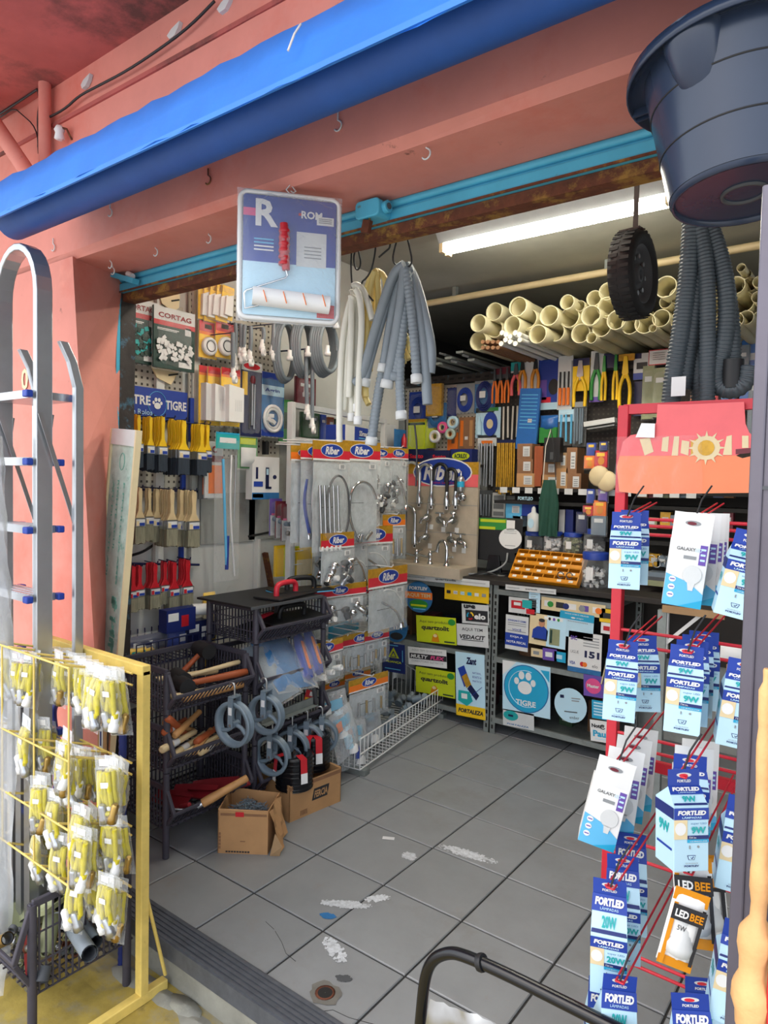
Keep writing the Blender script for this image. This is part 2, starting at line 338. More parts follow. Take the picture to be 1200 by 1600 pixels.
# front wall: left pillar (leaning arris), reveal, lintel and upper wall, all one plastered mass
wf = MB()
top = [(-6, YW), (-2.44, YW), (-2.545, YT-.005), (-2.62, YT+.10), (-3.6, YT+.10), (-6, YT+.1)]
bot = [(-6, YW), (-2.17, YW), (-2.60, YT-.005), (-2.66, YT+.10), (-3.6, YT+.10), (-6, YT+.1)]
n = 7; rows = []
vs = []
for j in range(n+1):
    t = j/n; z = ZS-.1+t*(2.29-ZS+.1)
    for a, b in zip(bot, top): vs.append((b[0]*t+a[0]*(1-t), b[1]*t+a[1]*(1-t), z))
fs = [(j*6+k, j*6+(k+1) % 6, (j+1)*6+(k+1) % 6, (j+1)*6+k) for j in range(n) for k in range(6)]
wf.add(vs, fs, 'salmon')
xs = [-6+k*.5 for k in range(19)]
prof = [(YW, 2.93), (YW, 2.31), (YW+.02, 2.288), (YT-.02, 2.296), (YT+.14, 2.30), (YT+.14, 2.93)]
vs = []
for x in xs:
    for y, z in prof: vs.append((x, y+rnd(-.003, .003), z+rnd(-.004, .004)))
fs = []
for i in range(len(xs)-1):
    for k in range(5): fs.append((i*6+k+6, i*6+k, i*6+k+1, i*6+k+7))
wf.add(vs, fs, 'salmon')
wfo = struct(wf.build('wall_front'))
# worn painted groove / ledge lines on the upper wall
for pa, pb in (((60, 210), (440, 0)),):
    a, b = at(*pa, Y=YW), at(*pb, Y=YW); d = (b-a).normalized()
    MB().bar(a-d*1.0, b+d*2.6, .012, .014, 'salmon_red').build('plaster_groove', wfo)
# blue overspray stain at the reveal edge
b = MB()
for k in range(26):
    z = 1.66+k*.022; wd = .035*sin(pi*min(1, (k+2)/29))
    t = (z-ZS)/(2.29-ZS); xi = -2.545*t-2.60*(1-t); x2 = -2.43*t-2.17*(1-t); u = wd/.27
    b.add([(xi+.001, YT-.006, z), (xi+(x2-xi)*u+.002, YT-.005-.265*u, z), (xi+(x2-xi)*u+.002, YT-.005-.265*u, z+.022), (xi+.001, YT-.006, z+.022)], [(0, 1, 2, 3)], 'turq')
b.build('blue_paint_edge', wfo)
# canopy slab over the pavement
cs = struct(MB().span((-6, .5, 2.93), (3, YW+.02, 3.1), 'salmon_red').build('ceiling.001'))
# shutter: turquoise box rail, ridge, rusty angle, guide rail
tr = struct(MB().span((-2.56, YT-.01, 2.262), (1.3, YT+.05, 2.30), 'turq').build('trim_2', bevel=.008))
tb = MB().tube([(-2.54, YT-.012, 2.284), (1.3, YT-.012, 2.284)], .011, 'turq', 10); tb.build('shutter_roll_edge', tr)
MB().span((-2.56, YT-.022, 2.232), (1.3, YT+.02, 2.266), 'turq').build('shutter_bar', tr, bevel=.004)
MB().span((-2.56, YT-.026, 2.229), (1.3, YT-.022, 2.235), 'rust').build('rust_edge', tr)
ra = struct(MB().span((-2.56, YT-.004, 2.200), (1.3, YT+.05, 2.231), 'rust').build('trim_3'))
gd = MB().add([(-2.61, YT-.01, ZS+.13), (-2.585, YT-.01, 0), (-2.54, YT-.012, 2.25), (-2.57, YT-.012, 2.25), (-2.61, YT+.055, 0), (-2.585, YT+.055, 0), (-2.54, YT+.055, 2.25), (-2.57, YT+.055, 2.25)],
   [(0, 1, 2, 3), (5, 4, 7, 6), (1, 5, 6, 2), (4, 0, 3, 7)], 'frame_dark'); struct(gd.build('trim_4'))
# small end bracket at the corner
a = at(178, 430, Y=YT-.06); MB().bar(a, at(212, 440, Y=YT-.05), .03, .02, 'turq').tube([at(200, 428, Y=YT-.05), at(207, 432, Y=YT-.05)], .012, 'white', 8).build('end_bracket', tr)
# turquoise latch housing with padlock
p = at(583, 331, Y=YT-.05)
lk = thing('shutter_latch', 'turquoise painted lock housing on the shutter rail beside the hanging roller kit', 'lock', p)
m = MB(); m.prism(rrect(.085, .05, .014), -.03, .03, 'turq'); m.build('housing', lk, bevel=.004)
MB().tube([(.03, 0, .002), (.055, 0, .004)], .017, 'turq', 12).tube([(.053, 0, .004), (.058, 0, .004)], .009, 'dgrey', 10).build('knob', lk)
MB().box((-.006, -.02, -.046), (.026, .014, .034), 'rust', R3(0, .25, 0)).tube(arc(-.006, -.03, .011, 0, 180, 6, -.02), .003, 'brass', 6).build('padlock', lk)
# interior shell
wl = struct(MB().span((XL-.15, YT+.1, -.1), (XL, 3.93, ZC), 'wall_white').span((-3.6, 3.90, -.1), (XL-.1, 3.93, ZC), 'grey_wall').build('wall_left'))
wb = struct(MB().span((-3.6, YB, -.1), (1.5, YB+.15, 2.26), 'grey_wall').build('wall_back'))
wr = struct(MB().span((1.3, YW, -.1), (1.45, YB+.1, ZC), 'grey_wall').build('wall_right'))
ce = struct(MB().span((-3.6, YT+.1, ZC), (1.5, 8.2, ZC+.12), 'ceiling').build('ceiling'))
# crack in the ceiling
b = MB(); c0 = at(652, 356, Z=ZC-.002); q = c0.copy(); pts = []
for k in range(9): pts.append(q.copy()); q = q+Vector((.035+rnd(-.01, .02), rnd(-.03, .035), 0))
b.tube(pts, .0022, 'dgrey', 4); b.build('ceiling_crack', ce)
# loft opening behind the pipes: top of the back wall stays below the pipes, near-black wall paints the unlit depth behind
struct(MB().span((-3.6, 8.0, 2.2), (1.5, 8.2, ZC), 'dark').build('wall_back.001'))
# patched panels and planks on wall_left
for (x0, y0, x1, y1, m) in ((312, 770, 396, 845, 'grey_wall'), (388, 690, 470, 838, 'grey_wall')):
    a, c = at(x0, y0, X=XL), at(x1, y1, X=XL); MB().span((XL, a.y, c.z), (XL+.012, c.y, a.z), m).build('wall_panel', wl, bevel=.002)
a, c = at(398, 842, X=XL), at(412, 900, X=XL); MB().bar((XL+.02, a.y, a.z), (XL+.02, a.y, .7), .035, .02, 'wall_white').bar((XL+.02, a.y+.06, a.z-.08), (XL+.02, a.y+.16, .7), .03, .02, 'rust').build('wall_batten', wl)
b = MB(); 
for seg in (((205, 868), (225, 862), (245, 848)), ((388, 838), (420, 832), (440, 826))): b.tube(smooth([at(*s, X=XL+.015) for s in seg]), .006, 'cabledark', 6)
b.build('wall_cable', wl)
a = at(610, 700, X=XL); MB().span((XL, a.y-.07, a.z-.05), (XL+.012, a.y+.05, a.z+.16), 'white2').build('switch_plate', wl)
b = MB()
for k in range(3):
    a, c = at(583+k*2, 660+k*14, X=XL), at(608, 663+k*14, X=XL); b.bar((XL+.003, a.y, a.z), (XL+.003, c.y, c.z), .003, .003, 'dgrey')
b.build('pencil_grid', wl)
a, c = at(636, 600, X=XL+.01), at(640, 900, X=XL+.01)
MB().tube([at(630, 560, X=XL+.02), at(633, 640, X=XL+.02), at(634, 690, X=XL+.02), at(637, 890, X=XL+.02)], .006, 'cabledark', 6).build('corner_cable', wl)

def pegboard(name, o, wd, ht, rz, n, mth):
    mth = mth or 'peg'
    r = thing(name, n, 'pegboard', o, rz); m = MB().span((0, -.01, 0), (wd, 0, ht), mth); m.build('board', r)
    h = MB(); st = .03
    for i in range(int(wd/st)):
        for j in range(int(ht/st)):
            x, z = (i+.5)*st, (j+.5)*st; k = .0055
            h.add([(x-k, -.0108, z-k), (x+k, -.0108, z-k), (x+k, -.0108, z+k), (x-k, -.0108, z+k)], [(0, 1, 2, 3)], 'hole')
    stuff(h.build('peg_hole', r)); return r
PX = XL+.03
pegboard('pegboard', (PX-.02, 1.74, 1.40), .36, .92, FL, 'perforated beige pegboard behind the green and white spacer bags and yellow brushes', 0)
a = at(312, 690, X=PX); pegboard('pegboard.001', (PX-.012, 2.13, 1.60), .62, .85, FL, 'perforated pegboard behind the yellow plug packs and grey shower hoses', 0)
# vertical posts between boards
for pxx in (249, 305):
    a = at(pxx, 560, X=PX); MB().span((PX-.01, a.y-.022, 1.05), (PX+.012, a.y+.022, 2.5), 'wall_white').build('upright_plank', wl)
pegboard('pegboard.002', (-3.02, YB-.005, 1.62), .66, .58, 0, 'perforated white pegboard on the back wall behind blue cable coils', 0)
pegboard('pegboard.003', (-2.3, YB-.005, 1.42), 2.9, .82, 0, 'dark long pegboard on the back wall behind hanging pliers and saws', 'shelfdark')
# ceiling pipe and fluorescent lamp
a, c = at(680, 472, Y=4.15), at(1062, 405, Y=4.15)
pp = MB().tube([a-(c-a)*.15, c+(c-a)*.3], .022, 'cream', 12); 
for t in (.1, .75): q = a+(c-a)*t; pp.box(q+Vector((0, 0, .05)), (.03, .03, .12), 'galv')
tag(pp.build('ceiling_pipe'), 'long cream conduit pipe running across the shop under the ceiling', 'pipe')
LY = 3.2; a, c = at(693, 400, Y=LY), at(1052, 322, Y=LY); Lw = c.x-a.x
def battenlamp(label, x, y):
    lp = thing('fluorescent_lamp', label, 'lamp', (x, y, ZC-.06))
    MB().add([(s*Lw/2, yy, z) for s in (-1, 1) for yy, z in ((-.11, .06), (-.05, -.022), (.05, -.022), (.11, .06))], [(0, 4, 5, 1), (1, 5, 6, 2), (2, 6, 7, 3), (0, 1, 2, 3), (7, 6, 5, 4)], 'grey').build('batten', lp)
    for yy in (-.03, .03): MB().tube([(-Lw/2+.03, yy, -.045), (Lw/2-.03, yy, -.045)], .0145, 'lamp', 14).build('lamp_tube', lp)
    for s in (-1, 1):
        for yy in (-.03, .03): MB().box((s*(Lw/2-.012), yy, -.04), (.024, .036, .06), 'cream').build('lamp_holder', lp, bevel=.003)
battenlamp('lit double-tube fluorescent batten on the shop ceiling', (a.x+c.x)/2, LY)
battenlamp('added unseen fluorescent batten behind the shutter lintel, brightening the shop', -1.55, 2.15)  # extra batten hidden by the lintel, added to light the interior
# ================================================================== facade things
# awning rolled under its blue hood
a0, a1 = at(0, 275, Y=YW-.05), at(525, 5, Y=YW-.05)
YA = 1.06
zt = at(260, 141, Y=YA-.02).z; hb = at(300, 197, Y=YA-.085).z; rb = at(300, 248, Y=YA+.01).z
xl = at(3, 350, Y=YA).x; xr = 1.6
aw = thing('rolled_awning', 'long blue canvas awning rolled up under its blue hood above the shop opening', 'awning', (xl, YA, rb))
H = hb-rb; Tz = zt-rb
n = 60; vs = []
prof = [(.262, Tz+.02), (-.01, Tz), (-.045, Tz*.55+H*.45), (-.078, H+.012), (-.085, H)]
for i in range(n+1):
    x = -.03+(xr-xl)*i/n
    for k, (y, z) in enumerate(prof): vs.append((x, y+rnd(-.004, .004), z+rnd(-.003, .003)+(.006*sin(x*3.1) if k > 2 else 0)))
fs = [(i*5+k, i*5+k+1, i*5+k+6, i*5+k+5) for i in range(n) for k in range(4)]
MB().add(vs, fs, 'tarp', True).build('hood', aw)
MB().span((-.03, -.086, H-.004), (xr-xl, -.080, H+.008), 'tarp').build('hood_hem', aw)
r = .062
MB().tube([(0, .035, r*.92), (xr-xl, .035, r*.92)], r*.92, 'tarp_shaded', 24).build('roll', aw)  # shade under the hood put into the roll's darker blue
MB().tube([(-.02, .035, r), (0, .035, r)], .02, 'galv', 10).build('roll_axle', aw)
q = at(470, 38, Y=YA-.045)-Vector((xl, YA, rb)); MB().tube([q, q+Vector((.003, -.02, -.03)), q+Vector((-.004, -.03, -.065))], .0025, 'lace', 5).build('loose_thread', aw)
# small bolt heads on hood
# pipes and wires at the upper left
p = at(70, 232, Y=YW-.03); q = at(74, 150, Y=YW-.03)
MB_ = MB().tube([p-Vector((0, 0, .1)), Vector((p.x, p.y, 2.93))], .022, 'salmon', 12); tag(MB_.build('conduit_pipe'), 'short salmon painted vertical pipe on the wall above the awning', 'pipe')
a, b = at(-30, 160, Y=YW-.12), at(38, 262, Y=YW-.12); d = b-a
tag(MB().tube([a-d, b+d*.2], .028, 'salmon', 14).build('awning_brace_pipe'), 'thick salmon painted brace pipe slanting into the awning end', 'pipe')
wires = [((335, 2), (300, 38), (262, 68), (200, 110), (150, 136), (123, 150), (100, 172), (62, 190), (60, 230)),
         ((0, 115), (30, 118), (55, 132), (64, 150), (58, 190), (64, 236)), ((0, 150), (30, 175), (58, 200), (60, 240)), ((50, 0), (52, 70), (57, 130), (62, 160))]
for k, wpx in enumerate(wires):
    pts = smooth([at(*s, Y=YW-.02-.012*(k % 2)) if s[1] < 400 else None for s in wpx])
    pts = [Vector((v.x, min(v.y, YW-.01), min(v.z, 2.925))) for v in pts]
    tag(MB().tube(pts, .0045 if k < 2 else .0025, 'cabledark', 6).build('electric_wire'), ['dark electric wire running diagonally along the canopy corner', 'dark wire curling down beside the salmon pipe', 'thin wire drooping from the wall to the awning end', 'thin straight wire hanging from the canopy'][k], 'wire')
for k, (px, py) in enumerate(((271, 50), (133, 129), (350, 8))):
    p = at(px, py, Y=YW-.012); b = MB(); b.prism([(-.035*rnd(.7, 1), .0), (-.012, .012), (.012, .018), (.03, .022), (.022, .004), (.004, -.012), (-.02, -.014)], -.001, .012, 'white2'); b.build('bare_plaster_chip', wfo, p)
p = at(93, 208, Y=YW-.03)
ins = thing('wire_insulator', 'white porcelain wire insulator beside the salmon pipe', 'insulator', p)
MB().lathe([(.008, -.025), (.018, -.02), (.014, 0), (.019, .01), (.012, .024), (.004, .028)], 'white', 12).build('body', ins); MB().tube([(0, 0, .02), (.03, .01, .01), (.03, .03, -.02)], .004, 'rust', 6).build('pin', ins)
# hooks screwed into the soffit and wall
for k, (px, py, dst) in enumerate(((83, 381, 'wall'), (172, 408, 'soffit corner'), (176, 418, 'reveal'), (243, 388, 'soffit'), (326, 367, 'soffit'), (325, 274, 'wall'), (455, 299, 'soffit'), (666, 231, 'soffit'), (172, 326, 'wall'), (528, 188, 'wall'))):
    Y = YW-.005 if dst == 'wall' else YW+.05; p = at(px, py, Y=Y)
    if dst != 'wall': p = at(px, py, Z=2.285)
    if p.y > YT: p.y = YT-.05
    tag(MB().tube([(0, 0, .02), (0, 0, 0)]+arc(0, -.014, .012, 60, -150, 8), .0022, 'white2' if k != 5 else 'rust', 6).build('screw_hook', None, p),
        ['bent white hook on the salmon wall above the ladder', 'small white hook at the corner of the lintel', 'white hook on the reveal under the lintel corner', 'white cup hook on the lintel underside near the corner', 'white cup hook halfway to the roller kit', 'bent nail on the wall under the awning', 'hook carrying the hanging paint roller kit', 'white eye hook under the lintel above the lock housing', 'rusty nail under the awning roll near the ladder', 'nail stub on the salmon wall under the awning middle'][k], 'hook')
# number stuck on the pillar beside ladder
nm = MB(); a = at(42, 592, Y=YW-.004)
nm.text('01', 0, 0, 'cream', h=.085, bold=.02); nm.build('house_number', wfo, a)
# ---------------------------------------------------------------- paint roller kit hanging from the lintel
KY = 1.35
c = at(452, 406, Y=KY); tl, tr_, br_, bl = [at(*s, Y=KY)-c for s in ((376, 298), (527, 318), (527, 511), (375, 493))]
Dk = (c-CP).dot(FW); wid = 152*Dk/FPX/cos(rad(14)); hei = 195*Dk/FPX
kit = thing('paint_roller_kit', 'big shrink-wrapped paint roller and tray kit with blue card hanging from the lintel', 'roller kit', c, rad(50))
W, Hh = wid/2, hei/2
MB().prism(rrect(wid, hei, .022), -.012, .02, 'white2').build('tray', kit, bevel=.005)
rim = MB().tube([(x, -.014, z) for x, z in rrect(wid-.008, hei-.008, .022, 6)], .0065, 'white', 8, True); rim.build('tray_rim', kit)
cd = MB(); y = -.016
cd.rect(-W+.012, -Hh*.1, W-.012, Hh-.012, y, 'blue'); cd.rect(-W+.012, -Hh+.012, W-.012, -Hh*.1, y, 'pale')
cd.rect(-W*.02+.02, -Hh*.12, W*.72, Hh*.42, y-.001, 'white2'); cd.rect(-W+.012, Hh*.60, -W*.66, Hh*.72, y-.001, 'pink')
cd.text('R', -W*.46, Hh*.66, 'white', h=Hh*.42, y=y-.003, bold=.03); cd.text('ROM', W*.42, Hh*.69, 'white', h=Hh*.12, y=y-.003, bold=.03)
cd.rect(W*.52, Hh*.55, W*.86, Hh*.68, y-.003, 'white'); 
for k in range(3): cd.rect(W*.56, Hh*(.58+.03*k), W*.82, Hh*(.592+.03*k), y-.005, 'grey')
cd.rect(W*.16, Hh*.67, W*.24, Hh*.71, y-.002, 'red')
for k in range(4): cd.rect(-W*.7, Hh*(.24-.055*k), -W*.32, Hh*(.262-.055*k), y-.002, 'white' if k > 1 else 'lblue')
for k in range(4): cd.rect(W*.28, Hh*(.18-.055*k), W*.62, Hh*(.196-.055*k), y-.002, 'grey')
cd.rect(W*.55, -Hh*.98+.012, W*.9, -Hh*.7, y-.002, 'red')
cd.build('card', kit)
hx = -W*.12
hd = MB().tube([(hx-.002, -.03, Hh*.5), (hx, -.03, Hh*.3), (hx, -.03, Hh*.05), (hx+.006, -.03, -Hh*.22)], [.011, .014, .0135, .010], 'red', 12)
for k in range(6): hd.lathe([(.0145, -.004), (.0155, 0), (.0145, .004)], 'red', 12, (hx, -.03, Hh*(.38-.1*k)))
hd.build('roller_handle', kit)
MB().tube([(hx+.006, -.03, -Hh*.22), (hx+.01, -.03, -Hh*.3), (hx+.004, -.03, -Hh*.34), (-W*.84, -.03, -Hh*.58), (-W*.88, -.03, -Hh*.63), (-W*.86, -.03, -Hh*.86), (-W*.6, -.03, -Hh*.8)], .0028, 'chrome', 8).build('roller_wire', kit)
rl = MB().tube([(-W*.72, -.034, -Hh*.66), (W*.78, -.034, -Hh*.72)], .024, 'white', 18)
for k in range(4): x = -W*.5+k*W*.38; rl.tube([(x-.003, -.059, -Hh*.60), (x+.006, -.0585, -Hh*.78)], .0015, 'orange', 4)
rl.build('roller_sleeve', kit)
MB().pillow(-W-.004, -Hh-.006, W+.004, Hh+.004,  .06, 'cling', 14, 18, -.012, .18).build('shrink_wrap', kit)
MB().tube([(0, -.01, Hh), (-.012, -.01, Hh+.012), (0, -.005, Hh+.03)], .0018, 'white', 5).tube([(.0, -.01, Hh), (.014, -.01, Hh+.01), (0, -.005, Hh+.03), (0, 0, 2.29-c.z)], .0018, 'white', 5).build('hang_string', kit)

# ---------------------------------------------------------------- folded aluminium stepladder with handrail hoop
LYa = 1.08
xr_ = at(67, 700, Y=LYa).x; xl_ = at(6, 700, Y=LYa).x; ztop = at(32, 390, Y=LYa).z
ld = thing('stepladder', 'folded aluminium stepladder with a hoop handrail and blue plastic step caps', 'ladder', ((xr_+xl_)/2, LYa, ZS))
hw = (xr_-xl_)/2; zt = ztop-ZS; rr = hw
def rail(pts, wx, wy, m='alu'):
    b = MB()
    vs = []
    for i, p in enumerate(pts):
        p = Vector(p); a = Vector(pts[max(i-1, 0)]); c = Vector(pts[min(i+1, len(pts)-1)]); t = (c-a).normalized(); nrm = Vector((t.z, 0, -t.x))
        for sx, sy in ((-1, -1), (1, -1), (1, 1), (-1, 1)): vs.append(p+nrm*sx*wx/2+Vector((0, sy*wy/2, 0)))
    fs = [(i*4+k, i*4+(k+1) % 4, i*4+4+(k+1) % 4, i*4+4+k) for i in range(len(pts)-1) for k in range(4)]+[(3, 2, 1, 0), tuple(len(vs)-4+k for k in range(4))]
    return b.add(vs, fs, m)
hoop = [(hw, 0, .03), (hw, 0, 1.0), (hw, 0, zt-rr*1.15)]+[(hw*cos(rad(a)), 0, zt-rr*1.15+rr*1.15*sin(rad(a))) for a in range(15, 180, 15)]+[(-hw, 0, zt-rr*1.15), (-hw, 0, 1.0), (-hw, 0, .03)]
rail(hoop, .022, .052).build('front_rail', ld, bevel=.003)
zp = at(60, 622, Y=LYa).z-ZS
for s in (-1, 1):
    x = s*hw+(.0 if s < 0 else .0)
    y2 = .10
    rail([(x+.02, .052, zp+.18), (x+.024, y2*.8, zp+.12), (x+.026, y2, zp+.04), (x+.026, y2, zp-.1), (x+.026, y2, .03)], .02, .03).build('rear_leg', ld, bevel=.003)
    for sg in (-1, 1): MB().bar((x+.013*sg+.01, -.02 if sg > 0 else .03, zp-.05), (x+.013*sg+.01, .10 if sg > 0 else -.02, zp-.42), .003, .014, 'steel').build('brace', ld)
for k, py in enumerate((607, 712, 818, 925, 1030, 1140, 1250)):
    z = at(67, py, Y=LYa).z-ZS-.02
    if z < .05: continue
    st = MB().span((-hw+.01, -.04, z-.012), (hw-.01, .045 if k else .10, z+.012), 'alu')
    for j in range(4): st.span((-hw+.012, -.036+j*.02, z+.012), (hw-.012, -.028+j*.02, z+.014), 'alu')
    so = st.build('step', ld)
    for s in (-1, 1):
        for yy in (-.045, .055 if k else .11): MB().box((s*(hw-.004), yy, z), (.03, .022, .022), 'blue').build('step_cap', so, bevel=.004)
[MB().tube([(s*hw-.02, .0, .015), (s*hw+.02, 0, .015)], .024, 'black', 8).build('foot', ld) for s in (-1, 1)]
# clear plastic film wrapped over lengths standing by the ladder
a = at(20, 690, Y=.98); b = MB(); vs = []; nx, nz = 14, 34
for j in range(nz+1):
    z = ZS+.02+(at(10, 690, Y=.98).z-ZS)*j/nz; t = j/nz
    wx = .17*(1-.62*max(0, t-.35)/.65)
    for i in range(nx+1):
        u = i/nx; x = -.12+wx*(u*1.0); vs.append((a.x-.06+x, .975-.03*sin(u*9+z*3)-.012*sin(u*23+z*9)-rnd(0, .006), z))
b.add(vs, [(j*(nx+1)+i, j*(nx+1)+i+1, (j+1)*(nx+1)+i+1, (j+1)*(nx+1)+i) for j in range(nz) for i in range(nx)], 'haze', True)
tag(b.build('plastic_film'), 'long crinkled clear plastic film draped in front of the ladder at the picture edge', 'plastic wrap')
pr = thing('profile_bundle', 'pale grey wrapped profiles standing upright behind the film and the yellow rack', 'profiles', (a.x-.02, 1.03, ZS))
for k in range(3): MB().span((-.10+k*.055, -.015, 0), (-.065+k*.055, .015, 1.02+.02*k), 'steel').build('profile', pr)

bh = thing('bent_blue_bar', 'blue curved plastic handle tool standing behind the yellow rack', 'tool', at(95, 1096, Y=1.27)); q0 = at(95, 1096, Y=1.27)
MB().tube(smooth([at(px, py, Y=1.27)-q0 for px, py in ((96, 1096), (88, 1098), (83, 1112), (86, 1140), (92, 1165), (86, 1200))]+[Vector((-.01, 0, ZS-q0.z))]), .011, 'blue', 10).build('bent_bar', bh)
q0 = at(192, 1118, Y=1.27); rb_ = thing('ribbed_tube', 'dark blue ribbed tube standing behind the yellow rack post', 'tube', (q0.x, q0.y, ZS)); L_ = q0.z-ZS
MB().tube([(0, 0, L_*k/80) for k in range(81)], [.012 if k % 2 else .0135 for k in range(81)], 'dblue', 10).build('tube', rb_)
q0 = at(158, 1125, Y=1.29); ks = thing('cardboard_strip', 'upright strip of cardboard with a white label behind the yellow rack', 'cardboard', (q0.x, q0.y, ZS)); L_ = q0.z-ZS
MB().span((-.022, 0, 0), (.022, .008, L_), 'cardboard').build('strip', ks); MB().rect(-.010, L_-.10, .012, L_-.02, -.0004, 'white').rect(-.004, L_-.09, .004, L_-.04, -.0014, 'dblue').build('label', ks)
# leaning mint green sign board, on its edge beside the opening
p0, p1, p2, p3 = at(176, 669, Y=1.49), at(211, 677, Y=1.45), at(186, 1018, Y=1.42), at(148, 1012, Y=1.46)
sb = thing('leaning_sign_board', 'faded mint green board with worn hand lettering leaning on the reveal', 'sign board', p3)
ux = (p2-p3); uz = (p0-p3); L3 = uz.length; W3 = ux.length; ux = ux.normalized(); uz = uz.normalized(); uy = uz.cross(ux).normalized(); ux = uy.cross(uz)
M3 = Matrix((ux, uy, uz)).transposed()
ext = .55
bo = MB().box(M3 @ Vector((W3/2, .008, (L3-ext)/2)), (W3, .014, L3+ext), 'boardmint', M3); bo.build('board', sb)
bo = MB(); 
for xo in (.004, W3-.004): bo.box(M3 @ Vector((xo, .004, (L3-ext)/2)), (.012, .022, L3+ext), 'cream', M3)
bo.box(M3 @ Vector((W3/2, .004, L3-.03)), (W3, .02, .06), 'white2', M3); bo.build('board_edge', sb)
tm = MB(); R_ = -pi/2
for t, x, z, w_ in (('E PNULDEJA AMM', .64, .55, .42), ('RIGHTE ACUL', .42, .62, .30), ('AFL DUCATE ADI', .24, .56, .40)): tm.text(t, W3*x, L3*z, 'mint2', h=.016, w=w_*L3/.95, y=-.001, rot=R_, bold=.02)
tm.tube([(W3*.5+.022*cos(a), -.001, L3*.86+.032*sin(a)) for a in [k*pi/8 for k in range(16)]], .0012, 'mint2', 4, True)
for k in range(40): 
    z = rnd(.0, .26)*L3; tm.rect(W3*.55+rnd(-.01, .035), z, W3*.55+rnd(.01, .05), z+rnd(.005, .02), .0005, 'mint2')
tm.build('lettering', sb).matrix_local = M3.to_4x4()
# ================================================================== yellow wire rack with hose packs
RX, RY, GY = -1.815, 1.215, .975
yr = thing('wire_display_rack', 'yellow steel wire display rack loaded with hose packs on the yellow pavement', 'rack', (0, 0, 0))
zt_ = at(213, 1043, Y=RY).z; xL = -2.42
for x in (RX, xL): MB().span((x-.016, RY-.014, ZS+.03), (x+.016, RY+.014, zt_), 'yellow_rack').build('post', yr, bevel=.003)
MB().span((xL-.016, RY-.0145, zt_-.016), (RX+.016, RY+.0145, zt_+.016), 'yellow_rack').build('top_bar', yr, bevel=.003)
for x in (RX, xL): 
    MB().span((x-.015, .74, ZS), (x+.015, 1.30, ZS+.032), 'yellow_rack').build('foot', yr, bevel=.003)
    MB().tube([(x, RY+.015, ZS+.33), (x, RY+.085, ZS+.04)], .006, 'yellow_rack', 6).build('foot_brace', yr)
lev = [at(109, y, Y=GY).z for y in (1045, 1191, 1299, 1386)]
b = MB()
bk = [[at(205, y, Y=RY-.03).z for y in q] for q in ((1052, 1070), (1192, 1210), (1291, 1305), (1386, 1402))]
for z, zz in zip(lev, bk):
    b.tube([(xL-.1, GY, z), (RX+.012, GY, z)], .0032, 'yellow_rack', 6)
    for z2_ in zz: b.tube([(xL, RY-.03, z2_), (RX-.014, RY-.03, z2_)], .0035, 'yellow_rack', 6)
for x in (RX+.01, -2.0, -2.2, -2.4): b.tube([(x, GY, lev[0]), (x, GY, lev[-1]-.005)], .003, 'yellow_rack', 6)
b.build('wire_frame', yr)
HX = [-1.86, -1.96, -2.06, -2.16, -2.28]
for z, zz in zip(lev, bk):
    for x in HX: MB().tube([(x, GY, z+.002), (x, RY-.03, zz[0])], .0035, 'yellow_rack', 6).build('hook_rail', yr)
def hosepack(kind):
    r = thing('hose_pack', 'x', 'hose pack', (0, 0, 0), 0, 'yellow hose packs on the wire rack')
    MB().rect(-.024, -.03, .024, .0, 0, 'cling').rect(-.014, -.022, .008, -.008, -.001, 'white').build('header', r)
    h = MB()
    for k in range(5):
        a = -.018+k*.008; h.tube([(a, rnd(-.006, .006), -.035), (a+rnd(-.004, .004), rnd(-.01, .006), -.07), (a+rnd(-.006, .006), rnd(-.006, .006), -.108)], .0058, 'yellow_hose', 6)
    h.tube(arc(0, -.105, .018, 180, 360, 8, -.006),   .0058, 'yellow_hose', 6); h.build('hose', r)
    for sx in (-1, 1):
        m = ['white', 'steel', 'brass'][kind] if sx > 0 else ['steel', 'white', 'steel'][kind]
        f = MB(); f.lathe([(.005, .022), (.0085, .018), (.0085, -.004), (.011, -.008), (.011, -.022), (.006, -.024)], m, 10, (sx*.012, -.006, -.122), R3(rnd(-.3, .3), rnd(-.4, .4), 0)); f.build('fitting', r)
    MB().rect(-.008, -.066, .010, -.054, -.013, 'white').build('price_sticker', r)
    MB().pillow(-.027, -.152, .027, -.026, .034, 'clear', 6, 9, 0, .25).build('bag', r)
    return r
protos = [hosepack(k) for k in range(3)]; used = [0, 0, 0]
